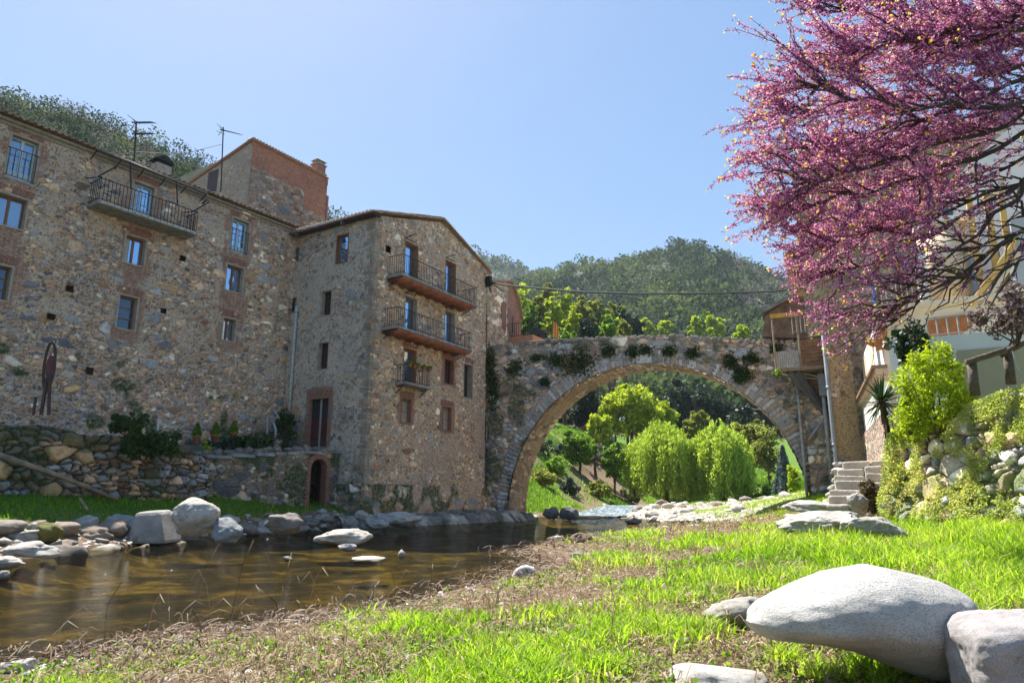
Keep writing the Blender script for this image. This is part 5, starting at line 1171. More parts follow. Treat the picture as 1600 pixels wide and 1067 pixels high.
def willow(px_, ytop, ybot, hw, Y, label, seed):
    rnd = np.random.RandomState(seed); top = PX(px_, ytop, Y); bot = PX(px_, ybot, Y); H = top[2]-bot[2]; w_ = hw/FPX*Y
    base = np.array([top[0], top[1], float(hz(top[0], top[1])[0])]); t = thing('weeping_willow', base, label, 'tree')
    ns = 1500; ang = rnd.rand(ns)*2*pi; cg = rnd.rand(26)*2*pi; g_ = rnd.randint(0, 26, ns); ang = np.where(rnd.rand(ns) < .75, cg[g_]+rnd.normal(size=ns)*.10, ang); el = np.arccos(1-rnd.rand(ns)*.98); rr = w_*np.sin(el)*(.5+.5*rnd.rand(ns))*(1+.16*np.sin(ang*3+seed)+.10*np.sin(ang*7+el*5+seed)); zt = bot[2]+H*.60+H*.40*np.cos(el)*(.7+.4*rnd.rand(ns))*(1+.15*np.sin(ang*4+seed*2))
    L = (zt-bot[2])*(.5+.5*rnd.rand(ns))*np.clip(.35+rr/w_, .3, 1); per = 34; k = np.repeat(np.arange(ns), per); u = np.tile(np.arange(per)/per, ns)
    sw = rnd.normal(size=(ns, 2))*.4; out = .35*np.sin(np.minimum(u*3, 1)*pi/2)*w_*.25
    x = base[0]+(rr[k]+out)*np.cos(ang[k])+sw[k, 0]*u; y = base[1]+(rr[k]+out)*np.sin(ang[k])+sw[k, 1]*u; z = zt[k]+.06*H*np.sin(np.minimum(u*4, 1)*pi)-L[k]*u
    C = np.stack([x, y, z], 1)+rnd.normal(size=(len(k), 3))*.09; dirs = np.tile(np.array([[0, 0, -1.0]]), (len(k), 1))
    leaves('crown', C, .085, LM['willow'], t, seed, elong=3.6, dirs=dirs, spread=1.4, col=np.clip(.5+.45*(rnd.rand(ns)[k]-.5)*2, 0, 1))
    m = MB(); c = base+[0, 0, H*.55]; m.tube([base-[0, 0, .3], base+[.1, 0, H*.25], c, c+[0, 0, H*.3]], [.28, .2, .16, .05], 8)
    for i in range(16):
        a = rnd.rand()*2*pi; e = c+np.array([cos(a)*w_*.7, sin(a)*w_*.7, H*(.1+.25*rnd.rand())]); m.tube([c+[0, 0, -H*.15*rnd.rand()], (c+e)/2+[0, 0, .1*H], e], [.08, .05, .015], 5, False)
    m.build('trunk', M_bark, t, True)
willow(1035, 665, 783, 51, 64, 'left, paler weeping willow with its trunk showing under the hanging branches', 31)
willow(1122, 668, 787, 46, 62, 'right, denser weeping willow trailing down to the stones', 32)
# ------------------------------------------------------------------ stones
def rock_mat(name, c1_, c2_, bs=12, pit=0.0, bd=.04):
    m, nt, b, L = nodes(name); v = objco(nt); n = noise(nt, 2.2, v, 6, .6); n2 = noise(nt, 45, v, 4, .8)
    oi = N(nt, 'ShaderNodeObjectInfo'); c = ramp(nt, n, [(.3, c1_), (.68, c2_)])
    c = mixc(nt, .75, c, ramp(nt, n2, [(.34, (.42, .42, .43)), (.5, (1, 1, 1)), (.68, (1.25, 1.22, 1.18))]), 'MULTIPLY')
    hs = N(nt, 'ShaderNodeHueSaturation'); L.new(c, hs.inputs['Color']); L.new(math_(nt, 'MULTIPLY_ADD', oi.outputs['Random'], .45, .78), hs.inputs['Value']); L.new(math_(nt, 'MULTIPLY_ADD', oi.outputs['Random'], .8, .6), hs.inputs['Saturation'])
    cc = hs.outputs[0]; li = ramp(nt, noise(nt, 6, v, 5, .75), [(.60, (0, 0, 0)), (.66, (1, 1, 1))]); cc = mixc(nt, math_(nt, 'MULTIPLY', li, .55), cc, tuple(x*.45 for x in c1_)); l2 = ramp(nt, noise(nt, 4.1, v, 5, .8), [(.64, (0, 0, 0)), (.69, (1, 1, 1))]); cc = mixc(nt, math_(nt, 'MULTIPLY', l2, .4), cc, (.42, .36, .2))
    ds = N(nt, 'ShaderNodeVectorMath'); ds.operation = 'ADD'; nn_ = N(nt, 'ShaderNodeTexNoise'); nn_.inputs['Scale'].default_value = 2.5; L.new(v, nn_.inputs[0]); L.new(v, ds.inputs[0]); L.new(nn_.outputs[1], ds.inputs[1])
    vc = N(nt, 'ShaderNodeTexVoronoi'); vc.feature = 'DISTANCE_TO_EDGE'; vc.inputs['Scale'].default_value = 1.05; L.new(ds.outputs[0], vc.inputs[0])
    crk = math_(nt, 'MULTIPLY', math_(nt, 'MULTIPLY', .10 if pit else .7, ramp(nt, vc.outputs[0], [(.0, (1, 1, 1)), (.016, (0, 0, 0))])), ramp(nt, noise(nt, 1.7, v, 3), [(.48, (0, 0, 0)), (.56, (1, 1, 1))]))
    cc = mixc(nt, math_(nt, 'MULTIPLY', crk, .6), cc, tuple(x*.3 for x in c1_)); cc = wet(nt, cc)
    L.new(cc, b.inputs['Base Color']); b.inputs['Roughness'].default_value = .88
    h = math_(nt, 'SUBTRACT', math_(nt, 'ADD', math_(nt, 'MULTIPLY', n, .5), math_(nt, 'MULTIPLY', n2, .3)), math_(nt, 'MULTIPLY', crk, .5)); nb = bump(nt, h, bd)
    if pit:
        vo = N(nt, 'ShaderNodeTexVoronoi'); vo.inputs['Scale'].default_value = 38; L.new(mixc(nt, .04, v, N(nt, 'ShaderNodeTexNoise').outputs[1]), vo.inputs[0])
        ph = ramp(nt, vo.outputs[0], [(.12, (0, 0, 0)), (.3, (1, 1, 1))]); nb = bump(nt, ph, pit, .6, nb)
    L.new(nb, b.inputs['Normal']); return m
M_rk = rock_mat('river_stone_pale', (.28, .26, .235), (.56, .53, .475), bd=.05); M_rk2 = rock_mat('river_stone_brown', (.16, .125, .10), (.33, .28, .23), bd=.05); M_rkw = rock_mat('white_granite', (.44, .42, .39), (.62, .60, .565), pit=.010, bd=.035); M_rkp = rock_mat('pinkish_porphyry', (.40, .34, .33), (.60, .53, .51), pit=.014, bd=.02)
import bmesh
def rock_mesh(name, seed, mat, sub=4, box=0, rough=.26, flat=0.0, planes=9, cut=.60, fine=.085):
    bm = bmesh.new(); bmesh.ops.create_icosphere(bm, subdivisions=sub, radius=1); V = np.array([v.co[:] for v in bm.verts]); F = np.array([[v.index for v in f.verts] for f in bm.faces]); bm.free()
    rnd = np.random.RandomState(seed)
    if box: V = V/(np.abs(V)**box).sum(1)[:, None]**(1/box)*.92
    for i in range(planes):
        d = rnd.normal(size=3); d /= np.linalg.norm(d); h = cut+.25*rnd.rand(); p = V@d; V = V-np.maximum(p-h, 0)[:, None]*d*.85
    off = rnd.rand(3)*50
    nz_ = np.array([mnoise.fractal(Vector(v*1.1+off), 1, 2, 4) for v in V]); nf = np.array([mnoise.fractal(Vector(v*4+off), 1, 2, 3) for v in V])
    V = V*(1+rough*nz_+fine*nf)[:, None]
    me = bpy.data.meshes.new(name); me.from_pydata([tuple(v) for v in V], [], [tuple(f) for f in F]); 
    for p in me.polygons: p.use_smooth = True
    me.materials.append(mat); me.update(); return me
def rock(name, loc, size, rot=0, mat=None, seed=1, label=None, cat='rock', group=None, tilt=(0, 0), mesh=None, **k):
    me = mesh or rock_mesh(name, seed, mat or M_rk, **k); o = bpy.data.objects.new(name, me); COL.objects.link(o)
    o.location = tuple(float(c) for c in loc); o.scale = size; o.rotation_euler = (tilt[0], tilt[1], rot); return tag(o, label, cat, group)
# main individually placed rocks: (px centre, py base, z, half width px, half height px, mat, label)
def prock(px_, yb, z, hwp, hp, label, mat=None, seed=1, dep=.8, rot=0, name='river_boulder', sink=.25, tilt=(0, 0), **k):
    P = G(px_, yb, z); d = P[1]; hw = hwp/FPX*d; hh = hp/FPX*d
    c = P+np.array([0, hw*dep*.6, hh*(1-sink)]); return rock(name, c, (hw, hw*dep, hh*1.05), rot, mat, seed, label, tilt=tilt, **k)
big = prock(1392, 1084, .36, 178, 84, 'big smooth white boulder resting in the grass in the right foreground', M_rkw, 11, dep=.62, sink=-.02, name='boulder', sub=6, rough=.05, planes=0, fine=.012)
for v in big.data.vertices:   # blunt left snout, ridge right of centre, undercut belly falling to the right
    x, y, z = v.co; xx = max(-1, min(1, x)); prof_ = math.sqrt(max(.0, 1-xx*xx)); zn = max(-1, min(1, z/max(prof_, .12)))
    top = np.interp(xx, [-1, -.85, -.55, -.2, .1, .45, .75, 1], [.18, .36, .62, .88, .98, .84, .68, .42]); bot = np.interp(xx, [-1, -.8, -.45, -.1, .2, .5, 1], [-.12, -.30, -.34, -.48, -.72, -.95, -1.0])
    e = min(1, prof_*2.2); v.co.z = ((top+bot)/2*(1-e) if e < 1 else 0)+e*(top if zn > 0 else -bot)*math.copysign(abs(zn)**.75, zn); v.co.y = y*(1.05-.2*max(0, -zn))+.22*max(0, -zn)*(1-max(0, xx))
prock(1640, 1125, .36, 92, 68, 'pinkish pitted block of rock cut off by the right edge', M_rkp, 23, dep=.8, sink=.02, name='boulder', sub=6, box=5, rough=.05, planes=4, cut=.95, fine=.025, tilt=(.1, -.06))
prock(1128, 1092, .30, 76, 22, 'low pale rock just peeking in at the bottom edge', M_rkw, 31, sub=4, rough=.1, fine=.02, name='boulder')
prock(1165, 975, .38, 58, 20, 'flat beige stone lying in grass behind the white boulder', M_rk, 37, rough=.12, name='boulder')
prock(293, 836, .25, 38, 25, 'largest rounded grey boulder on the left bank, rising above its neighbours', M_rk, 41, sink=-.05, rough=.16, planes=4, cut=.75, fine=.03, sub=5)
prock(348, 845, .12, 24, 19, 'bluish rounded stone touching the right of the largest bank boulder', rock_mat('river_stone_bluish', (.20, .21, .22), (.33, .34, .34)), 42)
prock(176, 838, .15, 33, 20, 'slanting pale boulder left of the concrete block', M_rk, 43, tilt=(0, .3), planes=7)
prock(130, 838, .2, 34, 8, 'flat slab lying above the overhang by the moss', M_rk, 44, planes=6)
prock(110, 852, .05, 46, 16, 'long undercut stone at the waterline left of centre', M_rk2, 45, planes=7)
prock(25, 850, .2, 36, 13, 'pale sloping rock with the mossy stone to its right', M_rk, 46)
prock(35, 873, .1, 40, 13, 'smooth grey slab near the left edge at the waterline', M_rk, 47)
prock(0, 888, .02, 24, 10, 'low rock half cut by the left edge', M_rk, 48)
prock(0, 905, 0, 12, 7, 'small wet stone at the very left edge', M_rk, 49)
prock(65, 845, .25, 24, 15, 'mossy rock topped with yellow-green moss', pm('yellow_moss', (.22, .22, .03), .95, 9, .6, .03, col2=(.10, .09, .05)), 50)
prock(535, 852, 0, 46, 14, 'wide pale rock with one steep face standing in the river', M_rk, 51, planes=8, cut=.6)
prock(541, 861, 0, 14, 6, 'small pale stone in front of the wide river rock', M_rkw, 52)
prock(571, 880, -.02, 32, 5, 'flat white slab barely above the water', M_rkw, 53, rough=.08)
prock(626, 871, 0, 6, 6, 'tiny white stone alone in mid river', M_rkw, 54)
prock(448, 876, -.01, 8, 4, 'tiny pale stone left of the white slab in the river', M_rkw, 55)
prock(906, 852, .1, 19, 11, 'brown hummock of dry reeds and stone on the near spit', pm('matted_reed', (.26, .19, .13), .95, 14, .5, .05), 56)
prock(869, 845, 0, 12, 4, 'small white stone left of the brown hummock', M_rkw, 57)
prock(862, 810, .05, 13, 10, 'dark rounded boulder nearest the left foot of the arch', rock_mat('wet_dark_stone', (.09, .09, .095), (.2, .2, .2)), 58)
prock(889, 811, .03, 17, 10, 'dark peaked boulder beside the rapids', bpy.data.materials['wet_dark_stone'], 59, planes=7)
prock(990, 819, 0, 13, 5, 'dark flat stone in the pool right of the rapids', bpy.data.materials['wet_dark_stone'], 60)
prock(532, 797, .4, 17, 12, 'blue-grey boulder at the foot of the gable house', bpy.data.materials['river_stone_bluish'], 61)
prock(563, 812, .35, 11, 8, 'light round stone right of the blue-grey boulder', M_rk, 62)
prock(440, 830, .2, 28, 15, 'brownish slab on the bank between the boulder and the river rock', M_rk2, 63, planes=7)
prock(620, 822, .1, 34, 11, 'long sloping pale slab below the gable house', M_rk, 64, planes=7)
prock(585, 826, .05, 17, 9, 'rounded pale stone left of the long slab', M_rk, 65)
prock(372, 784, .95, 17, 5, 'flat grey stone in the shaded grass', M_rk, 66, planes=7)
prock(342, 779, .95, 10, 5, 'small round grey stone next to the flat one in the grass', M_rk, 67)
prock(390, 776, .9, 9, 8, 'pointed slate-blue stone against the terrace wall', bpy.data.materials['river_stone_bluish'], 68)
prock(306, 770, .95, 18, 14, 'boulder at the foot of the wall end', M_rk2, 69)
prock(1217, 768, .7, 14, 12, 'pale angular boulder in the riverbed near the right pier', M_rk, 70, planes=7)
prock(15, 1062, .08, 26, 16, 'white stone at the lower left corner', M_rkw, 71)
prock(52, 1072, .08, 24, 14, 'second white stone at the lower left corner, nearer the water weeds', M_rkw, 72)
prock(975, 882, .2, 22, 6, 'flat dusty stone among the dry reeds', M_rk, 73)
# outcrop by the steps
prock(1318, 832, .55, 80, 24, 'broad pale rock outcrop at the foot of the steps', M_rk, 81, dep=.85, name='rock_outcrop', sub=6, planes=12, cut=.5, rough=.22, sink=.5, fine=.09)
prock(1380, 838, .55, 46, 20, 'second pale ledge of rock right of the outcrop below the shrub', M_rk, 82, dep=.9, name='rock_outcrop', sub=6, planes=10, cut=.6, rough=.2, sink=.6, fine=.07)
prock(1345, 795, .85, 15, 16, 'leaning wedge of rock beside the steps', M_rk, 83, name='rock_outcrop', planes=8, tilt=(0, -.5))
prock(1265, 800, .8, 36, 9, 'shaded flat rock under the right foot of the arch', M_rk, 84, name='rock_outcrop', planes=7)
lbs = ['rounded kerb stone at the bottom of the steps', 'kerb stone second from the bottom of the steps', 'larger kerb stone halfway up the steps', 'kerb stone above the halfway one', 'pale kerb stone near the top of the steps', 'tilted kerb stone against the drainpipe foot', 'topmost kerb stone of the steps']
for i, (x, y, z, a, h_) in enumerate([(1297, 793, .85, 10, 8), (1300, 779, 1.05, 10, 7), (1306, 768, 1.25, 12, 7), (1309, 756, 1.45, 11, 7), (1311, 745, 1.65, 13, 9), (1315, 732, 1.9, 13, 8), (1323, 722, 2.15, 15, 6)]):
    P = PX(x, y, 25.0+i*.22); rock('kerb_stone', P+np.array([0, 0, h_/FPX*25*.7]), (a/FPX*25, a/FPX*25*.9, h_/FPX*25), i*.6, M_rk, 90+i, lbs[i], 'stone', 'kerb stones of the steps', planes=6, sub=3)
# loose stones: shared meshes, individual objects
def scatter_stones(n, xy, size, group, label, seeds, mats, sub=3, flatk=.55, zoff=0.0, name='river_stone'):
    ms = [rock_mesh(name, s, mats[i % len(mats)], sub=sub, planes=6, cut=.65) for i, s in enumerate(seeds)]; rnd = random.Random(seeds[0]); c = 0; t = 0
    pts = []
    while c < n and t < n*60:
        t += 1; x, y = xy(rnd)
        if x is None: continue
        s = size(rnd, x, y)
        if any((x-a)**2+(y-b)**2 < (.75*(s+q))**2 for a, b, q in pts): continue
        pts.append((x, y, s)); z = float(hz(x, y)[0]); c += 1
        mi = rnd.randrange(len(ms)); sy_ = rnd.uniform(.6, 1); sz_ = rnd.uniform(.6, 1.3); mn = ms[mi].materials[0].name; ds_ = ('long' if sy_ < .72 else 'flat' if sz_ < .8 else 'humped' if sz_ > 1.08 else 'rounded')+' '+('white' if 'white' in mn else 'brown' if 'brown' in mn else 'grey')
        o = rock(name, (x, y, z+s*flatk*.25+zoff), (s, s*sy_, s*flatk*sz_), rnd.uniform(0, 6.28), label=(label(x, y, s).replace('stone', ds_+' stone', 1).replace('pale ', '') if callable(label) else label), cat='stone', group=group, mesh=ms[mi], tilt=(rnd.uniform(-.25, .25), rnd.uniform(-.25, .25)))
def on_line(poly, lo, hi, w0, w1):
    P = np.array(poly)
    def f(rnd):
        i = rnd.randint(lo, hi-1); u = rnd.random(); p = P[i]*(1-u)+P[i+1]*u; d = P[i+1]-P[i]; nn = np.array([-d[1], d[0]])/np.linalg.norm(d); k = rnd.uniform(w0, w1); q = p+nn*k; return q[0], q[1]
    return f
def szw(s, a, b): return 'small' if s < a else 'middle-sized' if s < b else 'large'
def lab_bank(x, y, s):
    px_ = 800+FPX*x/y*.98; return '%s stone on the left bank %s, %s' % (szw(s, .17, .3), 'by the left photo edge' if px_ < 70 else 'near the mossy rock' if px_ < 150 else 'near the concrete block' if px_ < 250 else 'near the largest boulder' if px_ < 350 else 'right of the bluish boulder' if px_ < 450 else 'close to the gable house', 'in the water' if float(sdf(np.array([x]), np.array([y]))[0]) < .15 else 'on dry ground')
def lab_bar(x, y, s):
    px_ = 800+FPX*x/y*.98; return '%s pale stone, %s of the gravel bar, %s' % (szw(s, .2, .4), 'far left' if px_ < 990 else 'left' if px_ < 1040 else 'left middle' if px_ < 1090 else 'right middle' if px_ < 1140 else 'right' if px_ < 1190 else 'far right', 'front row' if y < 31 else 'second rows' if y < 35 else 'middle rows' if y < 40 else 'rear middle rows' if y < 46 else 'rear rows')
scatter_stones(150, on_line(LSH, 2, 9, -.45, 1.3), lambda r, x, y: r.choice([.10, .13, .17, .22, .28, .36, .45]), 'stones along the left bank', lab_bank, [301, 302, 303, 304, 305, 306], [M_rk, M_rk2, M_rk, M_rk])
scatter_stones(46, on_line(LSH, 8, 12, -.35, .9), lambda r, x, y: r.choice([.12, .2, .3, .38]), 'stones below the gable house', lambda x, y, s: '%s pale stone on the %s part of the rock ledge below the gable house' % (szw(s, .15, .29), 'left' if x < -5.5 else 'middle' if x < -3 else 'right'), [311, 312, 313], [M_rk, M_rk2])
def barxy(r):
    x, y = r.uniform(4.5, 15), r.uniform(28, 56)
    u = x/y
    if u < .13 or u > .41: return None, None
    if float(sdf(np.array([x]), np.array([y]))[0]) < -.4 and y < 42: return None, None
    return x, y
scatter_stones(170, barxy, lambda r, x, y: r.choice([.12, .18, .25, .35, .5])*(.8+.25*(y > 40)), 'stones of the gravel bar under the arch', lab_bar, [321, 322, 323, 324, 325], [M_rk, M_rkw, M_rk, M_rk2])
def spit(r):
    x, y = r.uniform(-1, 9), r.uniform(9, 27); d = float(sdf(np.array([x]), np.array([y]))[0])
    return (x, y) if -.2 < d < 3.5 else (None, None)
scatter_stones(34, spit, lambda r, x, y: r.choice([.05, .08, .12, .17]), 'small stones on the near bank', lambda x, y, s: '%s pale stone on the near bank, %s' % ('tiny' if s < .07 else 'small' if s < .11 else 'fist-sized' if s < .15 else 'larger', 'close to the foreground boulder' if y < 12 else 'beside the reed spit' if y < 17 else 'in the dry grass farther back' if y < 22 else 'near the far pool edge'), [331, 332, 333], [M_rkw, M_rk])
# rock ledge under the gable house
lp = np.array([(-7.0, 26.0), (-5.4, 27.6), (-3.2, 30.3), (-1.2, 33.2), (.3, 35.4)]);
t_ = np.linspace(0, 1, 90); w_ = np.linspace(0, 1, 24); cx = np.interp(t_, np.linspace(0, 1, 5), lp[:, 0]); cy = np.interp(t_, np.linspace(0, 1, 5), lp[:, 1])
LX = (cx[:, None]+w_[None]*1.9*.80-.35).ravel(); LY = (cy[:, None]-w_[None]*1.9*.60+.5).ravel(); W_ = np.repeat(w_[None], 90, 0).ravel()
e_, r_, q_ = worley(LX+LY*.3, LY, .55, .8, 3, .1); LZ = .40-.55*smooth(.45+.25*fbm(LX*.8, LY*.8, 44, 3), 1.0, W_)+.30*(fbm(LX*1.6, LY*1.6, 4, 4)-.5)+.22*(r_-.3)*smooth(0, .12, e_)-.10*W_; LX = LX+.5*(fbm(LX, LY, 45, 3)-.5)*W_
i = np.arange(89)[:, None]*24+np.arange(23)[None]
tag(mkmesh('rock_ledge', np.stack([LX, LY, LZ], 1), np.stack([i, i+24, i+25, i+1], -1).reshape(-1, 4), stone_mat('ledge_rock', [(.24, .23, .22), (.34, .32, .29), (.28, .25, .22), (.40, .38, .34)], (.07, .06, .05)), None, {'a1': np.stack([r_*.999, 1-smooth(.02, .12, e_), r_*0, r_*0+1], 1), 'a2': np.stack([.5*smooth(.5, .65, fbm(LX*2, LY*2, 47)), q_, r_*0, r_*0+1], 1)}, np.stack([LX, LY], 1)), 'bare rock ledge along the foot of the gable house and bridge', 'rock ledge')
# ------------------------------------------------------------------ concrete block, poles, small things
P = G(222, 843, .12); k = P[1]/FPX; c = P+[0, .35, 0]
m = MB(); w0, w1, h_ = 31*k, 20*k, 48*k
m.hexa([c+[-w0*.75, -.45, -.1], c+[-w0*.75, .6, -.1], c+[w0*1.15, .6, -.1], c+[w0*1.15, -.45, -.1], c+[-w1, -.25, h_*.82], c+[-w1, .5, h_*.88], c+[w1*.85, .5, h_*.9], c+[w1*.85, -.25, h_*.86]])
tag(m.build('concrete_block', pm('old_concrete', (.27, .255, .235), .9, 3, .3, .03), None, bevel=.09), 'tapered old concrete block between boulders on the left bank', 'concrete block')
pa = FW.P(*[FW.px(-8, 708, .55)[0], .55, FW.px(-8, 708, .55)[1]]); b_ = FW.px(183, 780, .75); pb = FW.P(b_[0], .75, b_[1])
m = MB(); m.tube([pa, pa*.5+pb*.5+[0, 0, .04], pb], [.07, .065, .05], 8); tag(m.build('wooden_pole', pm('dry_pole_wood', (.26, .19, .13), .9, 5, .35, .02), None, True), 'long bare pole leaning diagonally against the dry stone wall', 'pole')
m = MB(); p0 = G(125, 770, .9); p0 = PX(137, 797, 17.4); p1 = PX(125, 779, 17.7); m.tube([p0, p1], [.035, .03], 6); tag(m.build('wooden_stake', pm('dry_pole_wood', (.3, .25, .18))), 'short broken stake sticking up from the bank grass', 'stake')
# rusty iron sculpture on the terrace
Ys = 17.2; sc = thing('iron_sculpture', PX(66, 648, Ys), 'tall rusty iron hoop sculpture with a dark red oval plate standing before the cobble wall', 'sculpture')
m = MB()
def el(cx, cy, rx, ry, a0=0, a1=2*pi, n=22): return [PX(cx+rx*cos(t)+(cy+ry*sin(t)-cy)*-.12, cy+ry*sin(t), Ys) for t in np.linspace(a0, a1, n)]
m.tube(el(77, 572, 8, 38), .035, 6, False); m.bar(PX(74, 590, Ys), PX(64, 648, Ys), .06); m.bar(PX(78, 590, Ys), PX(76, 648, Ys), .06); m.bar(PX(56, 620, Ys+.2), PX(52, 648, Ys+.2), .05); m.build('hoop', pm('rusted_iron', (.06, .035, .03), .8, 8, .4), sc)
m = MB(); m.prism(el(78, 574, 6.5, 20)[:-1], (.02, .05, 0)); m.build('oval_plate', pm('dark_red_plate', (.09, .018, .022), .6, 6, .35), sc)
# white handrail
m = MB(); a = PX(247, 672, 21.8); b_ = PX(247, 660, 21.8); c_ = PX(270, 668, 22.4); d_ = PX(284, 680, 22.8)
m.tube([a, b_, c_, d_], .025, 6); tag(m.build('handrail', pm('white_metal', (.6, .6, .6), .4, 3, .1)), 'short white metal handrail above the ivy on the terrace', 'handrail')
# bent grey drain at wall corner
m = MB(); Yp = 26.6; m.tube([PX(417, 700, Yp), PX(419, 652, Yp), PX(436, 652, Yp), PX(428, 640, Yp), PX(440, 640, Yp)], .07, 8); m.tube([PX(429, 690, Yp), PX(431, 672, Yp), PX(427, 660, Yp)], .055, 8)
tag(m.build('drain_pipe', M_pipe, None, True), 'bent grey plastic drainpipe in the corner beside the creeper', 'pipe')
# television aerials
def aerial(px_, ytop, ybase, Y, label, arms, cable=False):
    b_ = PX(px_, ybase, Y); t = PX(px_+4, ytop, Y); o = thing('tv_aerial', b_, label, 'aerial'); m = MB(); m.bar(b_, t, .045); m.build('mast', M_iron, o)
    for (dx, y, L, tilt, ne) in arms:
        a = PX(px_+3+dx, y, Y); e = a+np.array([L, 0, L*tilt]); m = MB(); m.bar(a-[.15, 0, 0], e, .03)
        for i in range(ne): q = a+(e-a)*i/(ne-1); m.bar(q+[0, -.28, -.12], q+[0, .28, .12], .018)
        for s in (-1, 1): m.bar(a, a+[-.25, .1, .28*s], .02); m.bar(a+[0, .3, .1*s], a+[-.22, -.25, .2*s], .015)
        m.build('antenna_array', M_iron, o)
    return t
aerial(209, 190, 262, 25, 'tall aerial with two antenna arrays behind the balcony house eave', [(0, 192, .7, .02, 8), (0, 210, .7, .05, 8)])
t2 = aerial(345, 199, 300, 32, 'aerial with a single drooping array beside the brick house', [(0, 203, .95, -.28, 9)])
m = MB(); q0 = PX(346, 226, 32); q1 = PX(205, 237, 26); m.tube([q0, (q0+q1)/2-[0, 0, .35], q1], .012, 4); tag(m.build('aerial_cable', M_iron), 'thin cable sagging between the two rooftop aerials', 'cable')
# overhead cable across the river
m = MB(); c0 = FG.P(8.95, .1, 12.6); pts = []
for x, y, Y in ((762, 441, 34.9), (800, 447, 34.4), (900, 456, 33.2), (1000, 459.5, 31.8), (1100, 459, 30.6), (1200, 456, 29.4), (1290, 447, 27.8)): pts.append(PX(x, y, Y))
m.tube(pts, .035, 6, False); m.tube([p+np.array([0, .02, .05]) for p in pts], .015, 4, False); tag(m.build('overhead_cable', M_iron, None, True), 'black overhead cable sagging across the river above the bridge', 'cable')
m = MB(); q = pts[0]; m.box(FG, 8.75, 8.95, 0, .35, q[2]-.2, q[2]+.35); m.bar(q, q+[.2, -.1, -.6], .05); m.bar(q+[.1, 0, 0], q+[.9, .2, -.5], .04)
tag(m.build('cable_bracket', M_iron), 'black cable bracket on the right corner of the gable house', 'bracket')
# flag
m = MB(); f0 = np.array(FLAG); m.bar(f0+[0, 0, -.2], f0+[.05, 0, 1.0], .03); fo = thing('flag', f0, 'small red and yellow striped flag on the black balcony', 'flag'); m.build('pole', M_iron, fo)
def flag_mat():
    mt, nt, b, L = nodes('striped_flag'); g = N(nt, 'ShaderNodeTexCoord'); s = N(nt, 'ShaderNodeSeparateXYZ'); L.new(g.outputs['Generated'], s.inputs[0])
    f = math_(nt, 'FRACT', math_(nt, 'MULTIPLY', s.outputs[0], 4)); L.new(ramp(nt, f, [(0, (.8, .45, .04)), (.5, (.55, .05, .03))], 'CONSTANT'), b.inputs['Base Color']); return mt
V = []; 
for i in range(7):
    for j in range(5): V.append(f0+np.array([.05+.07*j+.02*i*(j/4), .05*sin(i*1.3+j), 1.0-.16*i-.03*j]))
ii = np.arange(6)[:, None]*5+np.arange(4)[None]; mkmesh('cloth', np.array(V), np.stack([ii, ii+1, ii+6, ii+5], -1).reshape(-1, 4), flag_mat(), fo)
# parked car on the road beyond
Yc = 88; cb = PX(932, 677, Yc); cz = cb[2]
CARF = Fr(cb[:2], 100); ca = thing('parked_car', CARF.P(0, 0, cz-.1), 'small dark red and blue car parked by the road seen through the arch', 'car')
prof = [(-1.9, .35), (-1.95, .75), (-1.7, .95), (-1.1, 1.02), (-.6, 1.45), (.9, 1.48), (1.5, 1.0), (1.9, .9), (1.95, .4)]
m = MB(); m.prism([CARF.P(s, .8, cz+z) for s, z in prof], -CARF.n*1.6); m.build('body', pm('dark_red_car_paint', (.22, .02, .02), .3, 3, .1), ca, bevel=.05)
m = MB(); m.prism([CARF.P(s, .82, cz+z) for s, z in ((-.95, 1.02), (-.55, 1.38), (.8, 1.4), (1.25, 1.02))], -CARF.n*.02); m.prism([CARF.P(s, -.8, cz+z) for s, z in ((-.95, 1.02), (-.55, 1.38), (.8, 1.4), (1.25, 1.02))], -CARF.n*.02); m.build('side_window', M_glassd, ca)
for s in (-1.2, 1.2):
    for n_ in (.82, -.62):
        m = MB(); m.tube([CARF.P(s, n_-.2, cz+.32), CARF.P(s, n_, cz+.32)], .32, 16); m.build('wheel', M_iron, ca)
# bench/road wall far left
m = MB(); a = PX(842, 668, 80); b_ = PX(960, 690, 96); m.prism([a, b_, b_+[0, 0, .7], a+[0, 0, .7]], (0, .4, 0)); tag(m.build('roadside_wall', M_conc), 'low pale roadside wall along the slope seen through the arch', 'wall')
# log fence
lf = thing('log_fence', PX(1555, 600, 12.2), 'rustic log fence with round rails on top of the garden wall', 'fence')
Yf = 12.2; M_log = pm('weathered_log', (.11, .09, .07), .9, 7, .5, .03)
for (x, yt, yb) in ((1518, 566, 618), (1574, 550, 600)):
    m = MB(); m.tube([PX(x+6, yb, Yf), PX(x, yt, Yf)], [.085, .08], 10); m.build('post', M_log, lf, True)
for (x0, y0, x1, y1) in ((1510, 566, 1571, 547), (1564, 555, 1640, 512)):
    m = MB(); m.tube([PX(x0, y0, Yf-.05), PX(x1, y1, Yf-.15)], [.055, .06], 10); m.build('rail', M_log, lf, True)
m = MB(); m.tube([PX(1582, 548, Yf-.2), PX(1590, 575, Yf-.2), PX(1602, 590, Yf-.2)], .012, 5); m.build('cord', M_pipel, lf)
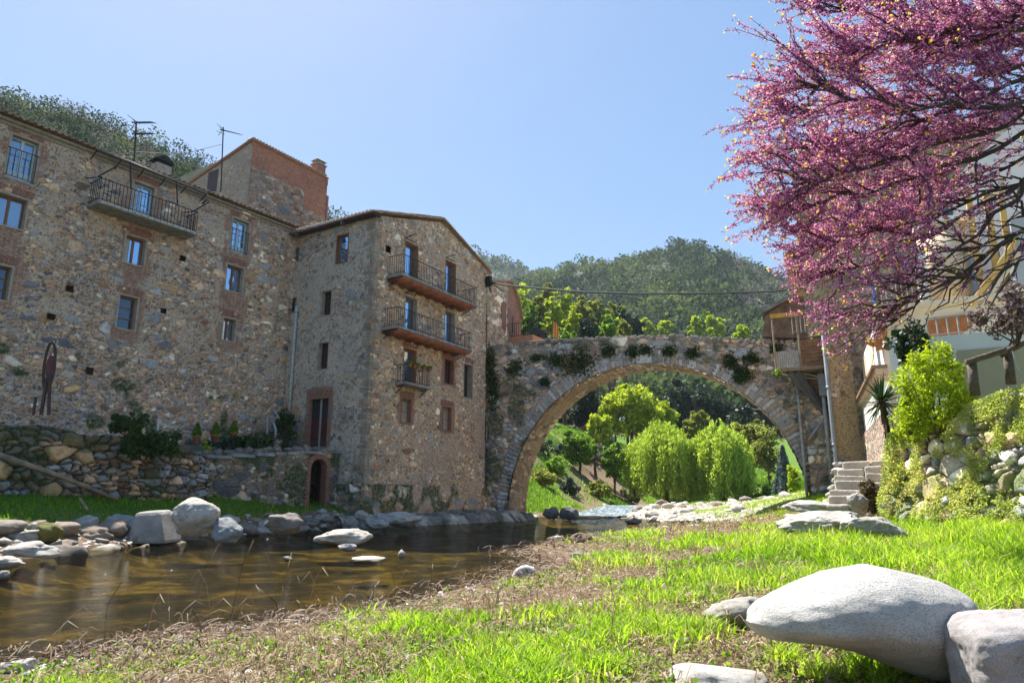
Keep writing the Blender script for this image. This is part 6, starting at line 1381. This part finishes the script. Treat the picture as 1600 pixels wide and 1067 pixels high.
# plants on right
bush('bright_shrub', PX(1462, 618, 13.6), (.95, .8, 1.0), 'bright', 'large bright yellow-green shrub spilling over the garden wall', n=14000, leaf=.038, seed=401, ncl=110, rc=.24)
bush('bright_shrub', PX(1425, 660, 14.2), (.42, .4, .5), 'bright', 'lower bright shrub growing beneath the large yellow-green one', n=2600, leaf=.05, seed=402, ncl=26)
bush('camellia_bush', PX(1422, 538, 15.6), (.55, .5, .62), 'gloss', 'dark glossy-leaved bush in front of the cream house', n=4200, leaf=.055, seed=403, ncl=40)
bush('mauve_shrub', PX(1580, 490, 11.6), (.62, .4, .55), 'mauve', 'mauve-leaved shrub against the upper right edge of the terrace', n=2200, leaf=.045, seed=404, ncl=34)
bush('bronze_shrub', PX(1365, 775, 17.5), (.42, .4, .42), 'bronze', 'bronze-leaved shrub beside the stone steps', n=1900, leaf=.07, seed=405, ncl=26)
bush('wall_shrub', PX(1425, 770, 14.6), (.6, .4, .95), 'creeper', 'fine green shrub climbing the corner of the garden wall', n=6000, leaf=.035, seed=406, ncl=60)
bush('wall_shrub', PX(1398, 705, 15.6), (.22, .3, .5), 'green', 'narrow green climber beside the pebble wall', n=1500, leaf=.04, seed=407, ncl=20)
bush('hanging_tuft', PX(1213, 583, 27.6), (.22, .2, .2), 'green', 'small green tuft hanging under the wooden hut', n=350, leaf=.06, seed=408, ncl=10)
for i, (x, y, Y, r, kd, lb) in enumerate(((846, 745, 52, .9, 'olive', 'low brown-green scrub bush behind the left foot of the arch'), (872, 728, 58, 1.1, 'green', 'low scrub bush halfway up the slope, left of the leaning tree'), (890, 762, 55, .9, 'dark', 'dark scrub bush low on the slope near the water'), (935, 762, 60, 1.0, 'olive', 'olive scrub bush between the slope and the left willow'), (985, 770, 66, 1.0, 'grey', 'greyish dry bush at the foot of the left willow'), (855, 705, 62, 1.2, 'dark', 'dark bush high on the slope beside the arch edge'), (1165, 768, 66, 1.1, 'dark', 'dark undergrowth right of the right willow'), (1205, 770, 60, .8, 'green', 'low green bush left of the blue spruce'))):
    bush('scrub_bush', PX(x, y, Y), (r*1.3, r, r*.8), kd, lb, n=1500, leaf=.13, seed=450+i, ncl=26)
# yucca
yr = PX(1378, 628, 15.2); yu = thing('yucca', yr-[0, 0, .5], 'spiky dark green yucca in front of the cream house ledge', 'plant'); rnd = np.random.RandomState(9); V = []; F = []
for i in range(150):
    d = rnd.normal(size=3); d[2] = d[2]*.7+.25; d /= np.linalg.norm(d); L = .55+.3*rnd.rand(); s = np.cross(d, [0, 0, 1.]); s = s/np.linalg.norm(s)*.018; b_ = len(V)
    m1 = yr+d*L*.55; e = yr+d*L+[0, 0, -.12*L]; V += [yr-s, yr+s, m1+s*1.2, m1-s*1.2, e, e]; F += [(b_, b_+1, b_+2, b_+3), (b_+3, b_+2, b_+4, b_+5)]
n_ = len(V); mkmesh('leaf_rosette', np.array(V), np.array(F), LM['gloss'], yu, {'a1': np.full((n_, 4), .75)})
m = MB(); m.tube([yr-[0, 0, .5], yr], .06, 8); m.build('stem', M_bark, yu)
# terracotta bowls
def bowl(px_, y, Y, r, label, plant=None):
    p = PX(px_, y, Y); o = thing('terracotta_bowl', p, label, 'plant pot'); m = MB(); m.lathe(p, [(r*.45, 0), (r*.85, r*.3), (r, r*.5), (r*1.05, r*.52), (r*1.05, r*.62), (r*.9, r*.6), (r*.3, r*.4)], 20); m.build('bowl', M_terra, o, True)
bowl(1393, 495, 18.6, .28, 'wide terracotta bowl at the edge of the upper balcony'); bowl(1369, 541, 19.4, .26, 'terracotta bowl on the lower pier by the orange panel')
def pot(p, r, h, label, group, kind='green', pl=.12, n=160, leaf=.03, name='flower_pot', shape='ball', seed=1):
    o = thing(name, p, label, 'potted plant', group); m = MB(); m.lathe(p, [(r*.7, 0), (r, h*.85), (r*1.12, h*.86), (r*1.12, h), (r*.9, h)], 14); m.build('pot', M_terra, o, True)
    rnd = np.random.RandomState(seed); d = rnd.normal(size=(n, 3))
    if shape == 'cone':
        u = rnd.rand(n); a = rnd.rand(n)*2*pi; rr = r*1.15*np.sqrt(np.clip(1-u, 0, 1))*(.7+.4*rnd.rand(n)); d = np.stack([rr*np.cos(a), rr*np.sin(a), h+u*pl], 1)
    else: d = d/np.linalg.norm(d, axis=1)[:, None]*pl*rnd.rand(n, 1)**.4; d[:, 2] = np.abs(d[:, 2])*.8+h
    leaves('foliage', np.array(p)+d, leaf, LM[kind], o, seed, elong=1.8); return o
for i, (x, lb) in enumerate(((640, 'leftmost flower pot on the lowest balcony rail'), (647, 'second flower pot from the left on the lowest balcony rail, with the tallest plant'), (652, 'third flower pot from the left on the lowest balcony rail'), (661.5, 'fourth flower pot on the lowest balcony rail, right of the gap'), (670, 'rightmost flower pot on the lowest balcony rail'))):
    s = FG.px(x, 572, .6)[0]; pot(FG.P(s, .62, pzt-.12), .085, .15, lb, 'flower pots on the balcony rail', n=90, leaf=.045, seed=i, pl=.15)
for i, (x, y, lb) in enumerate(((306, 690, 'leftmost small cypress in a pot at the foot of the cobble wall'), (335, 688, 'middle small cypress in a pot at the foot of the cobble wall'), (364, 684, 'rightmost small cypress behind the leafy bed'))):
    pot(PX(x, y+3, 24.9+.7*i), .14, .27, lb, 'potted cypresses on the terrace', kind='green', pl=.46, n=900, leaf=.04, shape='cone', name='potted_cypress', seed=20+i)
bush('leafy_plant', PX(388, 694, 26.3), (1.2, .35, .28), 'ivy', 'bed of broad dark green leaves on the terrace', n=1600, leaf=.12, seed=411, ncl=40, elong=1.2, stems=False)
bush('leafy_plant', PX(345, 698, 25.3), (.7, .3, .25), 'dark', 'dark low foliage behind the terrace coping', n=1000, leaf=.09, seed=412, ncl=20, stems=False)
bush('yellow_plant', PX(322, 697, 24.3), (.2, .18, .22), 'bright', 'small bright yellow-green plant at the terrace edge', n=120, leaf=.09, seed=413, ncl=12, elong=1.2)
bush('creeper', PX(446, 668, 28.3), (.55, .25, .85), 'ivy', 'dark creeper filling the corner behind the drainpipe', n=2400, leaf=.07, seed=414, ncl=40)
bush('ivy_mound', PX(240, 694, 19.9), (1.15, .4, .34), 'ivy', 'thick dark ivy mound hanging over the end of the dry stone wall', n=7000, leaf=.055, seed=415, ncl=60)
bush('ivy_mound', PX(200, 662, 19.2), (.5, .35, .32), 'ivy', 'taller ivy clump rising above the dry stone wall', n=3000, leaf=.055, seed=416, ncl=36)
# terrace edge boulders
m_ = [rock_mesh('edge_stone', 501+i, M_rk2, sub=3) for i in range(4)]
for i in range(13):
    x = 310+i*15.5; p = FTt.px(x, 706, -.45); P = FTt.P(p[0], -.45, float(ttop(p[0]))+.1); rock('edge_stone', P, (.20+.06*(i % 3), .18, .12+.05*((i*7) % 3)), i, label='%s rounded stone in the row along the terrace edge' % ['leftmost', 'second', 'third', 'fourth', 'fifth', 'sixth', 'middle', 'eighth', 'ninth', 'tenth', 'third from right', 'second from right', 'rightmost'][i], cat='stone', group='edge stones of the terrace', mesh=m_[i % 4])
# plants clinging to walls
def on_plane(fr, pts_px, n_each, r, n_off, seed):
    rnd = np.random.RandomState(seed); out = []
    for (x, y, rx, ry) in pts_px:
        s, z = fr.px(x, y); k = 30/FPX; q = rnd.normal(size=(n_each, 2))*.5
        S = s+q[:, 0]*rx*k; Z = z+q[:, 1]*ry*k; Nn = n_off+np.abs(rnd.normal(size=n_each))*r; out.append(fr.arr(S, Nn, Z))
    return out
tufts = [(905, 568, 34, 26), (870, 563, 16, 14), (952, 549, 14, 10), (990, 552, 12, 11), (1010, 548, 9, 8), (1046, 550, 12, 10), (1083, 553, 12, 10), (1140, 565, 12, 12), (1160, 585, 16, 14), (1158, 592, 9, 9), (1175, 560, 14, 11), (852, 598, 10, 8), (805, 575, 18, 15), (765, 575, 14, 40), (772, 610, 14, 34), (840, 560, 14, 8), (1212, 545, 9, 8)]
ivl = ['broad ivy patch above the left haunch of the arch', 'smaller ivy patch touching the left of the broad one', 'small ivy patch just right of the broad one', 'ivy patch left of the arch crown, under the coping', 'smallest ivy patch directly above the arch crown', 'ivy patch first right of the arch crown', 'ivy patch second right of the arch crown', 'ivy patch above the right haunch, highest of that cluster', 'ivy patch above the right haunch, large and middle of that cluster', 'ivy patch above the right haunch, lowest of that cluster', 'ivy patch at the right end near the wooden hut', 'lone small ivy patch low on the left spandrel', 'ivy patch between the gable house and the broad patch', 'long ivy streak in the corner between house and bridge, upper left part', 'long ivy streak beside the corner, right and lower part', 'thin ivy patch under the coping at left', 'tiny ivy patch under the roof edge of the hut']
for i, (tf, P_) in enumerate(zip(tufts, on_plane(FR, tufts, 520, .10, .03, 421))):
    n_ = int(260+tf[2]*tf[3]*1.1); rnd = np.random.RandomState(i); P_ = on_plane(FR, [tf], n_, .09, .03, 500+i)[0]
    side = 'left' if tf[0] < 960 else 'right' if tf[0] > 1060 else 'middle'
    tag(leaves('ivy_tuft', P_, .075, LM['ivy'], None, 430+i, elong=1.3), ivl[i], 'ivy', 'ivy patches on the bridge face')
# creeping plants over the garden wall (uncountable)
rnd = np.random.RandomState(77); n_ = 120000; S = rnd.rand(n_)*11.5; u = rnd.rand(n_); Zt = vtop(8.4-S); Z = .3+(Zt-.2)*u
dn = .45*fbm(S*1.3, Z*1.3, 171, 4)+.55*fbm(S*4, Z*4, 174, 3)+.13*(Z > Zt-.35)+.10*(S < 1.2); kp = dn > .49+.12*rnd.rand(n_); S, Z = S[kp], Z[kp]
Nn = -.28*(Z-.2)+.07+.08*rnd.rand(len(S))+.12*fbm(S*2, Z*2, 5); P_ = FVr.arr(S, Nn, Z)
tag(leaves('creeping_plants', P_, .024, LM['creeper'], None, 78, elong=1.7, col=np.clip(.15+1.0*fbm(S*.9, Z*.9, 173, 3)-.1, 0, .95)), kind='stuff')
# ------------------------------------------------------------------ grass
def grass(name, X, Y, hgt, wid, mat, seed, lean=.35, col=None, zoff=-.01, kind='stuff'):
    rnd = np.random.RandomState(seed); n = len(X); Z = hz(X, Y)+zoff; a = rnd.rand(n)*2*pi; h = hgt*(.5+.8*rnd.rand(n)); l = lean*(.3+1.2*rnd.rand(n))*h; la = rnd.rand(n)*2*pi
    w_ = wid*(.6+.8*rnd.rand(n)); dx, dy = np.cos(a)*w_/2, np.sin(a)*w_/2; lx, ly = np.cos(la)*l, np.sin(la)*l
    b = np.stack([X, Y, Z], 1); z0 = np.zeros(n); s = np.stack([dx, dy, z0], 1); m_ = b+np.stack([lx*.35, ly*.35, h*.6], 1); t = b+np.stack([lx, ly, h*(1-.25*np.minimum(1, l/h))], 1)
    V = np.stack([b-s, b+s, m_+s*.8, m_-s*.8, t], 1).reshape(-1, 3); k = np.arange(n)[:, None]*5
    F = np.concatenate([k+np.array([[0, 1, 2]]), k+np.array([[0, 2, 3]]), k+np.array([[3, 2, 4]])], 0)
    r = rnd.rand(n) if col is None else np.clip(col+rnd.normal(size=n)*.12, 0, 1)
    return tag(mkmesh(name, V, F, mat, None, {'a1': np.repeat(np.stack([r, r, r, r*0+1], 1), 5, 0)}), kind=kind)
def gscatter(n, x0, x1, y0, y1, seed, f=None, umin=-.85, umax=.85):
    rnd = np.random.RandomState(seed); Y = np.exp(np.log(y0)+rnd.rand(n)*(math.log(y1)-math.log(y0))); X = Y*(umin+(umax-umin)*rnd.rand(n))
    k = (X > x0) & (X < x1); X, Y = X[k], Y[k]; m_ = (f or gmask)(X, Y); k = rnd.rand(len(X)) < m_; return X[k], Y[k]
X, Y = gscatter(330000, -3.5, 11, 2.6, 30, 601)
right = smooth(2.2, 5.2, X+.15*(Y-8)); clump = fbm(X*1.4, Y*1.4, 621, 4)
hg = .032+.085*smooth(.46, .62, clump)+.17*right*(.5+clump*.9)*smooth(22, 12, Y)+.0028*Y*.6
grass('bank_grass', X, Y, hg, .0055+.0011*Y, LM['grass'], 602, lean=.6, col=np.clip(.30+.7*(fbm(X*.9, Y*.9, 631, 4)-.3)+.1*right, 0, .95))
# tall tufts
rnd = np.random.RandomState(9); cx = []; cy = []
for (px_, py_, n_, r_) in ((1060, 985, 1500, .22), (1180, 975, 420, .10), (1240, 1010, 260, .08), (790, 1005, 900, .3), (800, 1055, 900, .3), (940, 1035, 500, .14), (700, 1060, 500, .2), (1440, 900, 1700, .6), (1560, 900, 1500, .5), (1560, 945, 800, .3), (1010, 930, 500, .3), (1180, 915, 500, .4), (1300, 870, 800, .7), (1330, 935, 200, .25), (1345, 1045, 160, .06), (1400, 1062, 130, .05), (1465, 955, 160, .1), (860, 940, 500, .3), (450, 1062, 260, .12), (350, 1060, 160, .1), (1540, 1010, 140, .06), (1290, 1050, 160, .10), (1370, 1062, 120, .08), (1230, 1030, 220, .08), (1000, 960, 420, .22), (900, 1000, 420, .2), (1100, 900, 360, .3), (980, 870, 260, .4), (1200, 860, 380, .5)):
    p = G(px_, py_, .36); cx.append(p[0]+rnd.normal(size=n_)*r_*.6); cy.append(p[1]+rnd.normal(size=n_)*r_*.6)
cx, cy = np.concatenate(cx), np.concatenate(cy); grass('grass_tufts', cx, cy, .085+.055*smooth(1, 3, cx)+.012*cy, .008+.0008*cy, LM['grass'], 603, lean=.6, col=np.clip(.35+.5*rnd.rand(len(cx)), 0, .9))
# left bank grass in the shade
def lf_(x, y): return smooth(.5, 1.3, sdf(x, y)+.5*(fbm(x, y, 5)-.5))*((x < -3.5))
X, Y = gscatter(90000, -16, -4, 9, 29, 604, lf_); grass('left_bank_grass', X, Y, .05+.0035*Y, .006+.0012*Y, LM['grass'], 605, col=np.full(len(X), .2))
X, Y = gscatter(90000, 0.5, 40, 36, 110, 606, lambda x, y: smooth(.38, .5, fbm(x*.12, y*.12, 55, 4)+.06+.3*(y < 56)*(x < 6.5))*smooth(.3, 1, sdf(x, y))*(1-.85*smooth(.9, .6, np.hypot((x-5.6)/3.6, (y-58)/13)+.9*(fbm(x*.4, y*.3, 66, 3)-.5)))*(1-.95*((x > 5.5) & (x < 14) & (y < 53))), umin=0.0, umax=.5); grass('far_bank_grass', X, Y, .12+.002*Y, .04+.0006*Y, LM['green'], 607, col=np.clip(-.1+1.2*fbm(X*.2, Y*.2, 7, 3), 0, .8))
X, Y = gscatter(26000, 4, 14, 26, 34, 608, lambda x, y: ((x > 8.5))*smooth(.2, .6, sdf(x, y)), umin=.25, umax=.5); grass('ledge_grass', X, Y, .15, .03, LM['grass'], 609, col=np.full(len(X), .5))
# dry reed litter: thin curved stems (uncountable) along the water edge
def litter(name, X, Y, L, wid, seed, cols, zoff=.015, zr=.06, steep=.25):
    rnd = np.random.RandomState(seed); n = len(X); z = np.maximum(hz(X, Y), 0)+zoff+zr*rnd.rand(n)**2; a = rnd.rand(n)*2*pi; l = L*(.4+rnd.rand(n)); c = rnd.normal(size=n)*.5
    ux, uy = np.cos(a), np.sin(a); r = np.abs(rnd.normal(size=n))*steep; pts = []
    for u in (0, .35, .7, 1.0):
        ang = c*u; pts.append(np.stack([X+(ux*np.cos(ang)-uy*np.sin(ang))*l*u, Y+(uy*np.cos(ang)+ux*np.sin(ang))*l*u, z+l*r*np.sin(u*2.2)], 1))
    w_ = (wid*(.6+.8*rnd.rand(n)))[:, None]; px_, py_ = -uy[:, None], ux[:, None]; s = np.concatenate([px_*w_/2, py_*w_/2, w_*.25], 1)
    V = np.stack([v for p in pts for v in (p-s, p+s)], 1).reshape(-1, 3); k = np.arange(n)[:, None]*8
    F = np.concatenate([k+np.array([[2*i, 2*i+1, 2*i+3, 2*i+2]]) for i in range(3)], 0); q = rnd.rand(n)
    return tag(mkmesh(name, V, F, cols, None, {'a1': np.repeat(np.stack([q, q, q, q*0+1], 1), 8, 0)}), kind='stuff')
M_reed = leaf_mat('dry_reeds', [(.045, .028, .016), (.12, .075, .04), (.23, .155, .09), (.33, .25, .20)], .15, .7)
def band(x, y):
    d = sdf(x, y)+.35*(fbm(x*1.5, y*1.5, 701, 3)-.5)*2; wdt = 1.0
    return smooth(-.9, -.3, d)*smooth(1.2, .4, d)*(.12+.7*smooth(.4, .55, fbm(x*1.1, y*1.1, 702, 3)))
X, Y = gscatter(90000, -4, 9, 3.2, 26, 610, band); litter('dry_reed_litter', X, Y, .07+.008*Y, .004+.0007*Y, 611, M_reed)
def dryp(x, y): return smooth(.6, 1.2, sdf(x, y))*(1-.45*gmask(x, y))
X, Y = gscatter(90000, -4, 11, 2.7, 28, 612, dryp); litter('dry_grass', X, Y, .05+.006*Y, .003+.0007*Y, 613, leaf_mat('straw', [(.16, .10, .055), (.30, .22, .12), (.46, .37, .24)], .2, .8), zr=.03, steep=.5)
X, Y = gscatter(1500, -3.2, 1.5, 4.4, 9, 614, lambda x, y: smooth(-1.3, -.6, sdf(x, y))*smooth(.8, 0, sdf(x, y))); litter('standing_reeds', X, Y, .22, .006, 615, M_reed, steep=1.1)
# low broad-leaved weeds and clover between the grass, fallen petals on the litter (uncountable)
X, Y = gscatter(16000, -3, 9, 2.7, 16, 640, lambda x, y: smooth(.3, 1, sdf(x, y))*smooth(.48, .6, fbm(x*1.1, y*1.1, 641, 3))); rnd = np.random.RandomState(4)
Z = hz(X, Y)+.012+.05*rnd.rand(len(X)); P_ = np.stack([X, Y, Z], 1); P_ = np.repeat(P_, 3, 0)+rnd.normal(size=(len(X)*3, 3))*[.02, .02, .012]; tag(leaves('clover_weeds', P_, .016+.0012*P_[:, 1], LM['green'], None, 642, elong=1.3, up=.1), kind='stuff')
X, Y = gscatter(4500, -4, 8, 3.4, 22, 650, lambda x, y: smooth(-1.1, -.4, sdf(x, y))*smooth(3.2, 1.0, sdf(x, y))*smooth(.42, .56, fbm(x*1.3, y*1.3, 651, 3))); Z = np.maximum(hz(X, Y), 0)+.02+.05*rnd.rand(len(X))
tag(leaves('fallen_petals', np.stack([X, Y, Z], 1), .007+.0012*Y, leaf_mat('faded_petals', [(.30, .20, .32), (.45, .36, .50), (.6, .52, .62)], .3, .7), None, 652, elong=1.2), kind='stuff')
X, Y = gscatter(5000, -3.5, 9, 3, 22, 660, lambda x, y: smooth(-.1, .3, sdf(x, y))*(1-.9*gmask(x, y)))
# gravel / pebbles on the bank and bar
rnd = np.random.RandomState(5)
def pebbles(name, X, Y, r, seed, mat):
    rnd = np.random.RandomState(seed); n = len(X); Z = hz(X, Y); o = np.array([[1, 0, 0], [.5, .87, 0], [-.5, .87, 0], [-1, 0, 0], [-.5, -.87, 0], [.5, -.87, 0], [.45, .1, .55], [-.4, .35, .5], [-.1, -.5, .5]])
    R = (np.asarray(r)*(.5+rnd.rand(n)))[:, None, None]; a = rnd.rand(n)*6.28; c, s = np.cos(a), np.sin(a); q = o[None]*R*(.8+.4*rnd.rand(n, 9, 1)); x = q[..., 0]*c[:, None]-q[..., 1]*s[:, None]; y = q[..., 0]*s[:, None]+q[..., 1]*c[:, None]
    V = np.stack([x+X[:, None], y+Y[:, None], q[..., 2]+Z[:, None]], -1).reshape(-1, 3); f = np.array([[0, 1, 6], [1, 7, 6], [1, 2, 7], [2, 3, 7], [3, 8, 7], [3, 4, 8], [4, 5, 8], [5, 6, 8], [5, 0, 6], [6, 7, 8]]); F = (np.arange(n)[:, None, None]*9+f[None]).reshape(-1, 3)
    q = rnd.rand(n); return tag(mkmesh(name, V, F, mat, None, {'a1': np.repeat(np.stack([q, q, q, q*0+1], 1), 9, 0)}), kind='stuff')
pebX, pebY = X, Y
M_peb = leaf_mat('gravel', [(.16, .13, .10), (.32, .29, .25), (.52, .5, .46)], 0.0, .9)
pebbles('bank_pebbles', pebX, pebY, .016+.0012*pebY, 661, M_peb)
X, Y = gscatter(26000, 4, 16, 28, 58, 616, lambda x, y: smooth(-.5, .2, sdf(x, y))*1.0, umin=.13, umax=.42); pebbles('gravel_bar', X, Y, .11, 617, M_peb)
X, Y = gscatter(16000, -14, -4, 9, 29, 618, lambda x, y: smooth(-.3, .1, sdf(x, y))*smooth(1.5, .8, sdf(x, y))*(x < -3.5)); pebbles('shore_gravel', X, Y, .055, 619, M_peb)
# ------------------------------------------------------------------ redbud (judas tree)
def redbud():
    rnd = np.random.RandomState(42); t = thing('judas_tree', (8.9, 7.9, 1.6), 'flowering tree covered in magenta blossom reaching in from the upper right', 'tree')
    br = MB(); tips = []; flw = []
    def jit(a, b, n, amp, droop=0):
        pts = [a+(b-a)*i/n for i in range(n+1)]; L = np.linalg.norm(b-a)
        for i in range(1, n+1): pts[i] = pts[i]+rnd.normal(size=3)*amp*L*.35+np.array([0, 0, -droop*L*sin(pi*i/n)])
        return pts
    fork = np.array([8.3, 7.7, 4.0]); br.tube([(8.9, 7.9, 1.2), (8.7, 7.8, 2.6), fork], [.24, .2, .17], 10)
    prim = [  # start px,py,Y ; end px,py,Y ; radius
     ((1720, 150, 8.0), (1405, 455, 7.2), .075), ((1720, 150, 8.0), (1220, 335, 7.6), .06), ((1700, 60, 8.2), (1210, 180, 8.0), .055), ((1720, 0, 8.0), (1295, 20, 8.6), .055), ((1720, 120, 7.6), (1235, 285, 7.0), .05), ((1720, 20, 7.4), (1325, 80, 6.8), .05),
     ((1700, 200, 7.8), (1295, 430, 8.4), .055), ((1720, 250, 7.4), (1365, 505, 8.2), .05), ((1740, 80, 8.6), (1385, 10, 9.0), .05), ((1700, 150, 7), (1245, 130, 6.6), .04), ((1720, 220, 8.2), (1280, 385, 7.8), .05), ((1720, -60, 8), (1405, -40, 8), .05), ((1740, 300, 7.2), (1505, 400, 7.4), .03), ((1740, 330, 6.6), (1490, 440, 6.8), .025), ((1720, -20, 7), (1455, 60, 7), .045), ((1720, 100, 9), (1355, 240, 9.3), .05), ((1720, 60, 7.2), (1255, 230, 7.4), .045), ((1730, 180, 8.8), (1335, 350, 9), .05), ((1720, 40, 9.2), (1315, 110, 9.4), .045), ((1740, 260, 7.0), (1385, 480, 7.4), .035)]
    allseg = []
    def beyond(m_):
        qz = (m_[2]-CAMZ)/m_[1]; ppx = 800+FPX*(m_[0]/m_[1])/(cos(PITCH)+qz*sin(PITCH)); ppy = 533.5-FPX*math.tan(math.atan(qz)-PITCH)
        return min(1, max(0, ((ppy-(600-1.05*(ppx-1250)))*.69+75)/130))
    for (a, b, r) in prim:
        A_ = PX(*a); B_ = PX(*b); mid = (A_+B_)/2+np.array([0, 0, -.12*np.linalg.norm(B_-A_)*(.4+rnd.rand()*.8)]); n = 12; pts = []
        for i in range(n+1):
            u = i/n; p = A_*(1-u)**2+mid*2*u*(1-u)+B_*u*u+rnd.normal(size=3)*.035; pts.append(p)
        r *= .72; br.tube([fork, pts[0]], [.1, r], 6, False); br.tube(pts, [r*(1-u)**1.2+.006 for u in np.linspace(0, 1, n+1)], 6, False)
        for i in range(2, n+1): allseg.append((pts[i-1], pts[i], i/n, r))
        for i in range(3, n+1):
            for rep in range(2 if i < n-1 else 4):
                if rnd.rand() < .55*beyond(pts[i]): continue
               
                d = pts[i]-pts[i-1]; d /= np.linalg.norm(d); e = d*1.1+rnd.normal(size=3)*.38+np.array([-.12, 0, .10]); e /= np.linalg.norm(e); L = (.55+.75*rnd.rand())*(1.15-.5*i/n)
                s0 = pts[i-1]+(pts[i]-pts[i-1])*rnd.rand(); sp = jit(s0, s0+e*L, 5, .10, -.06); br.tube(sp, [.014*(1-u)+.004 for u in np.linspace(0, 1, 6)], 4, False)
                for j in range(1, 6): allseg.append((sp[j-1], sp[j], .8, .01))
                for j in range(1, 6):
                    for _ in range(2):
                        if rnd.rand() < .9-.6*beyond(sp[j]):
                            dd = sp[j]-sp[j-1]; dd /= np.linalg.norm(dd); e2 = dd*1.2+rnd.normal(size=3)*.36+np.array([-.08, 0, .12]); e2 /= np.linalg.norm(e2); l2 = .18+.36*rnd.rand()
                            tp = jit(sp[j], sp[j]+e2*l2, 3, .08, -.05); br.tube(tp, [.005, .004, .003, .002], 3, False)
                            for q in range(1, 4): allseg.append((tp[q-1], tp[q], 1.0, .004))
                            tips.append(tp[-1])
    br.build('branches', pm('judas_tree_bark', (.055, .042, .034), .9, 12, .4), t, False)
    # blossom hugging the twigs
    C = []; kx = []
    for a, b, u, r in allseg:
        L = np.linalg.norm(b-a); m_ = (a+b)/2; dens = 64 if u >= .8 else 28*u
        if r > .02 and u < .55: dens = 8
        dens *= (1-.90*beyond(m_))*(.35+1.3*float(mnoise.noise(Vector(m_*1.6))*.5+.5))
        k = rnd.poisson(L*dens)
        for _ in range(k): C.append(a+(b-a)*rnd.rand()+rnd.normal(size=3)*.012)
    C = np.array(C); n = len(C); print('blossom', n, 'segs', len(allseg))
    per = 3; CC = np.repeat(C, per, 0)+rnd.normal(size=(n*per, 3))*.009
    leaves('blossom', CC, .0165, leaf_mat('magenta_blossom', [(.17, .02, .14), (.34, .065, .32), (.53, .19, .55), (.78, .48, .84)], .4, .6), t, 43, elong=1.5)
    T = np.array([p for p in tips if rnd.rand() < .6]); T = np.repeat(T, 4, 0)+rnd.normal(size=(len(T)*4, 3))*.016
    leaves('young_leaf', T, .024, leaf_mat('young_bronze_leaves', [(.50, .28, .04), (.62, .42, .08), (.60, .50, .14)], .5, .5), t, 44, elong=1.2)
redbud()

# ------------------------------------------------------------------ haze
def haze():
    m = bpy.data.materials.new('valley_haze'); m.use_nodes = True; nt = m.node_tree; nt.nodes.remove(nt.nodes['Principled BSDF'])
    v = nt.nodes.new('ShaderNodeVolumePrincipled'); v.inputs['Color'].default_value = (.72, .84, 1, 1); v.inputs['Density'].default_value = .00012; v.inputs['Anisotropy'].default_value = .2
    nt.links.new(v.outputs[0], nt.nodes['Material Output'].inputs['Volume'])
    b = MB(); b.wbox(-1500, 1500, -60, 1400, -60, 420); b.F = [f[::-1] for f in b.F]; tag(b.build('haze', m), kind='stuff')
haze()
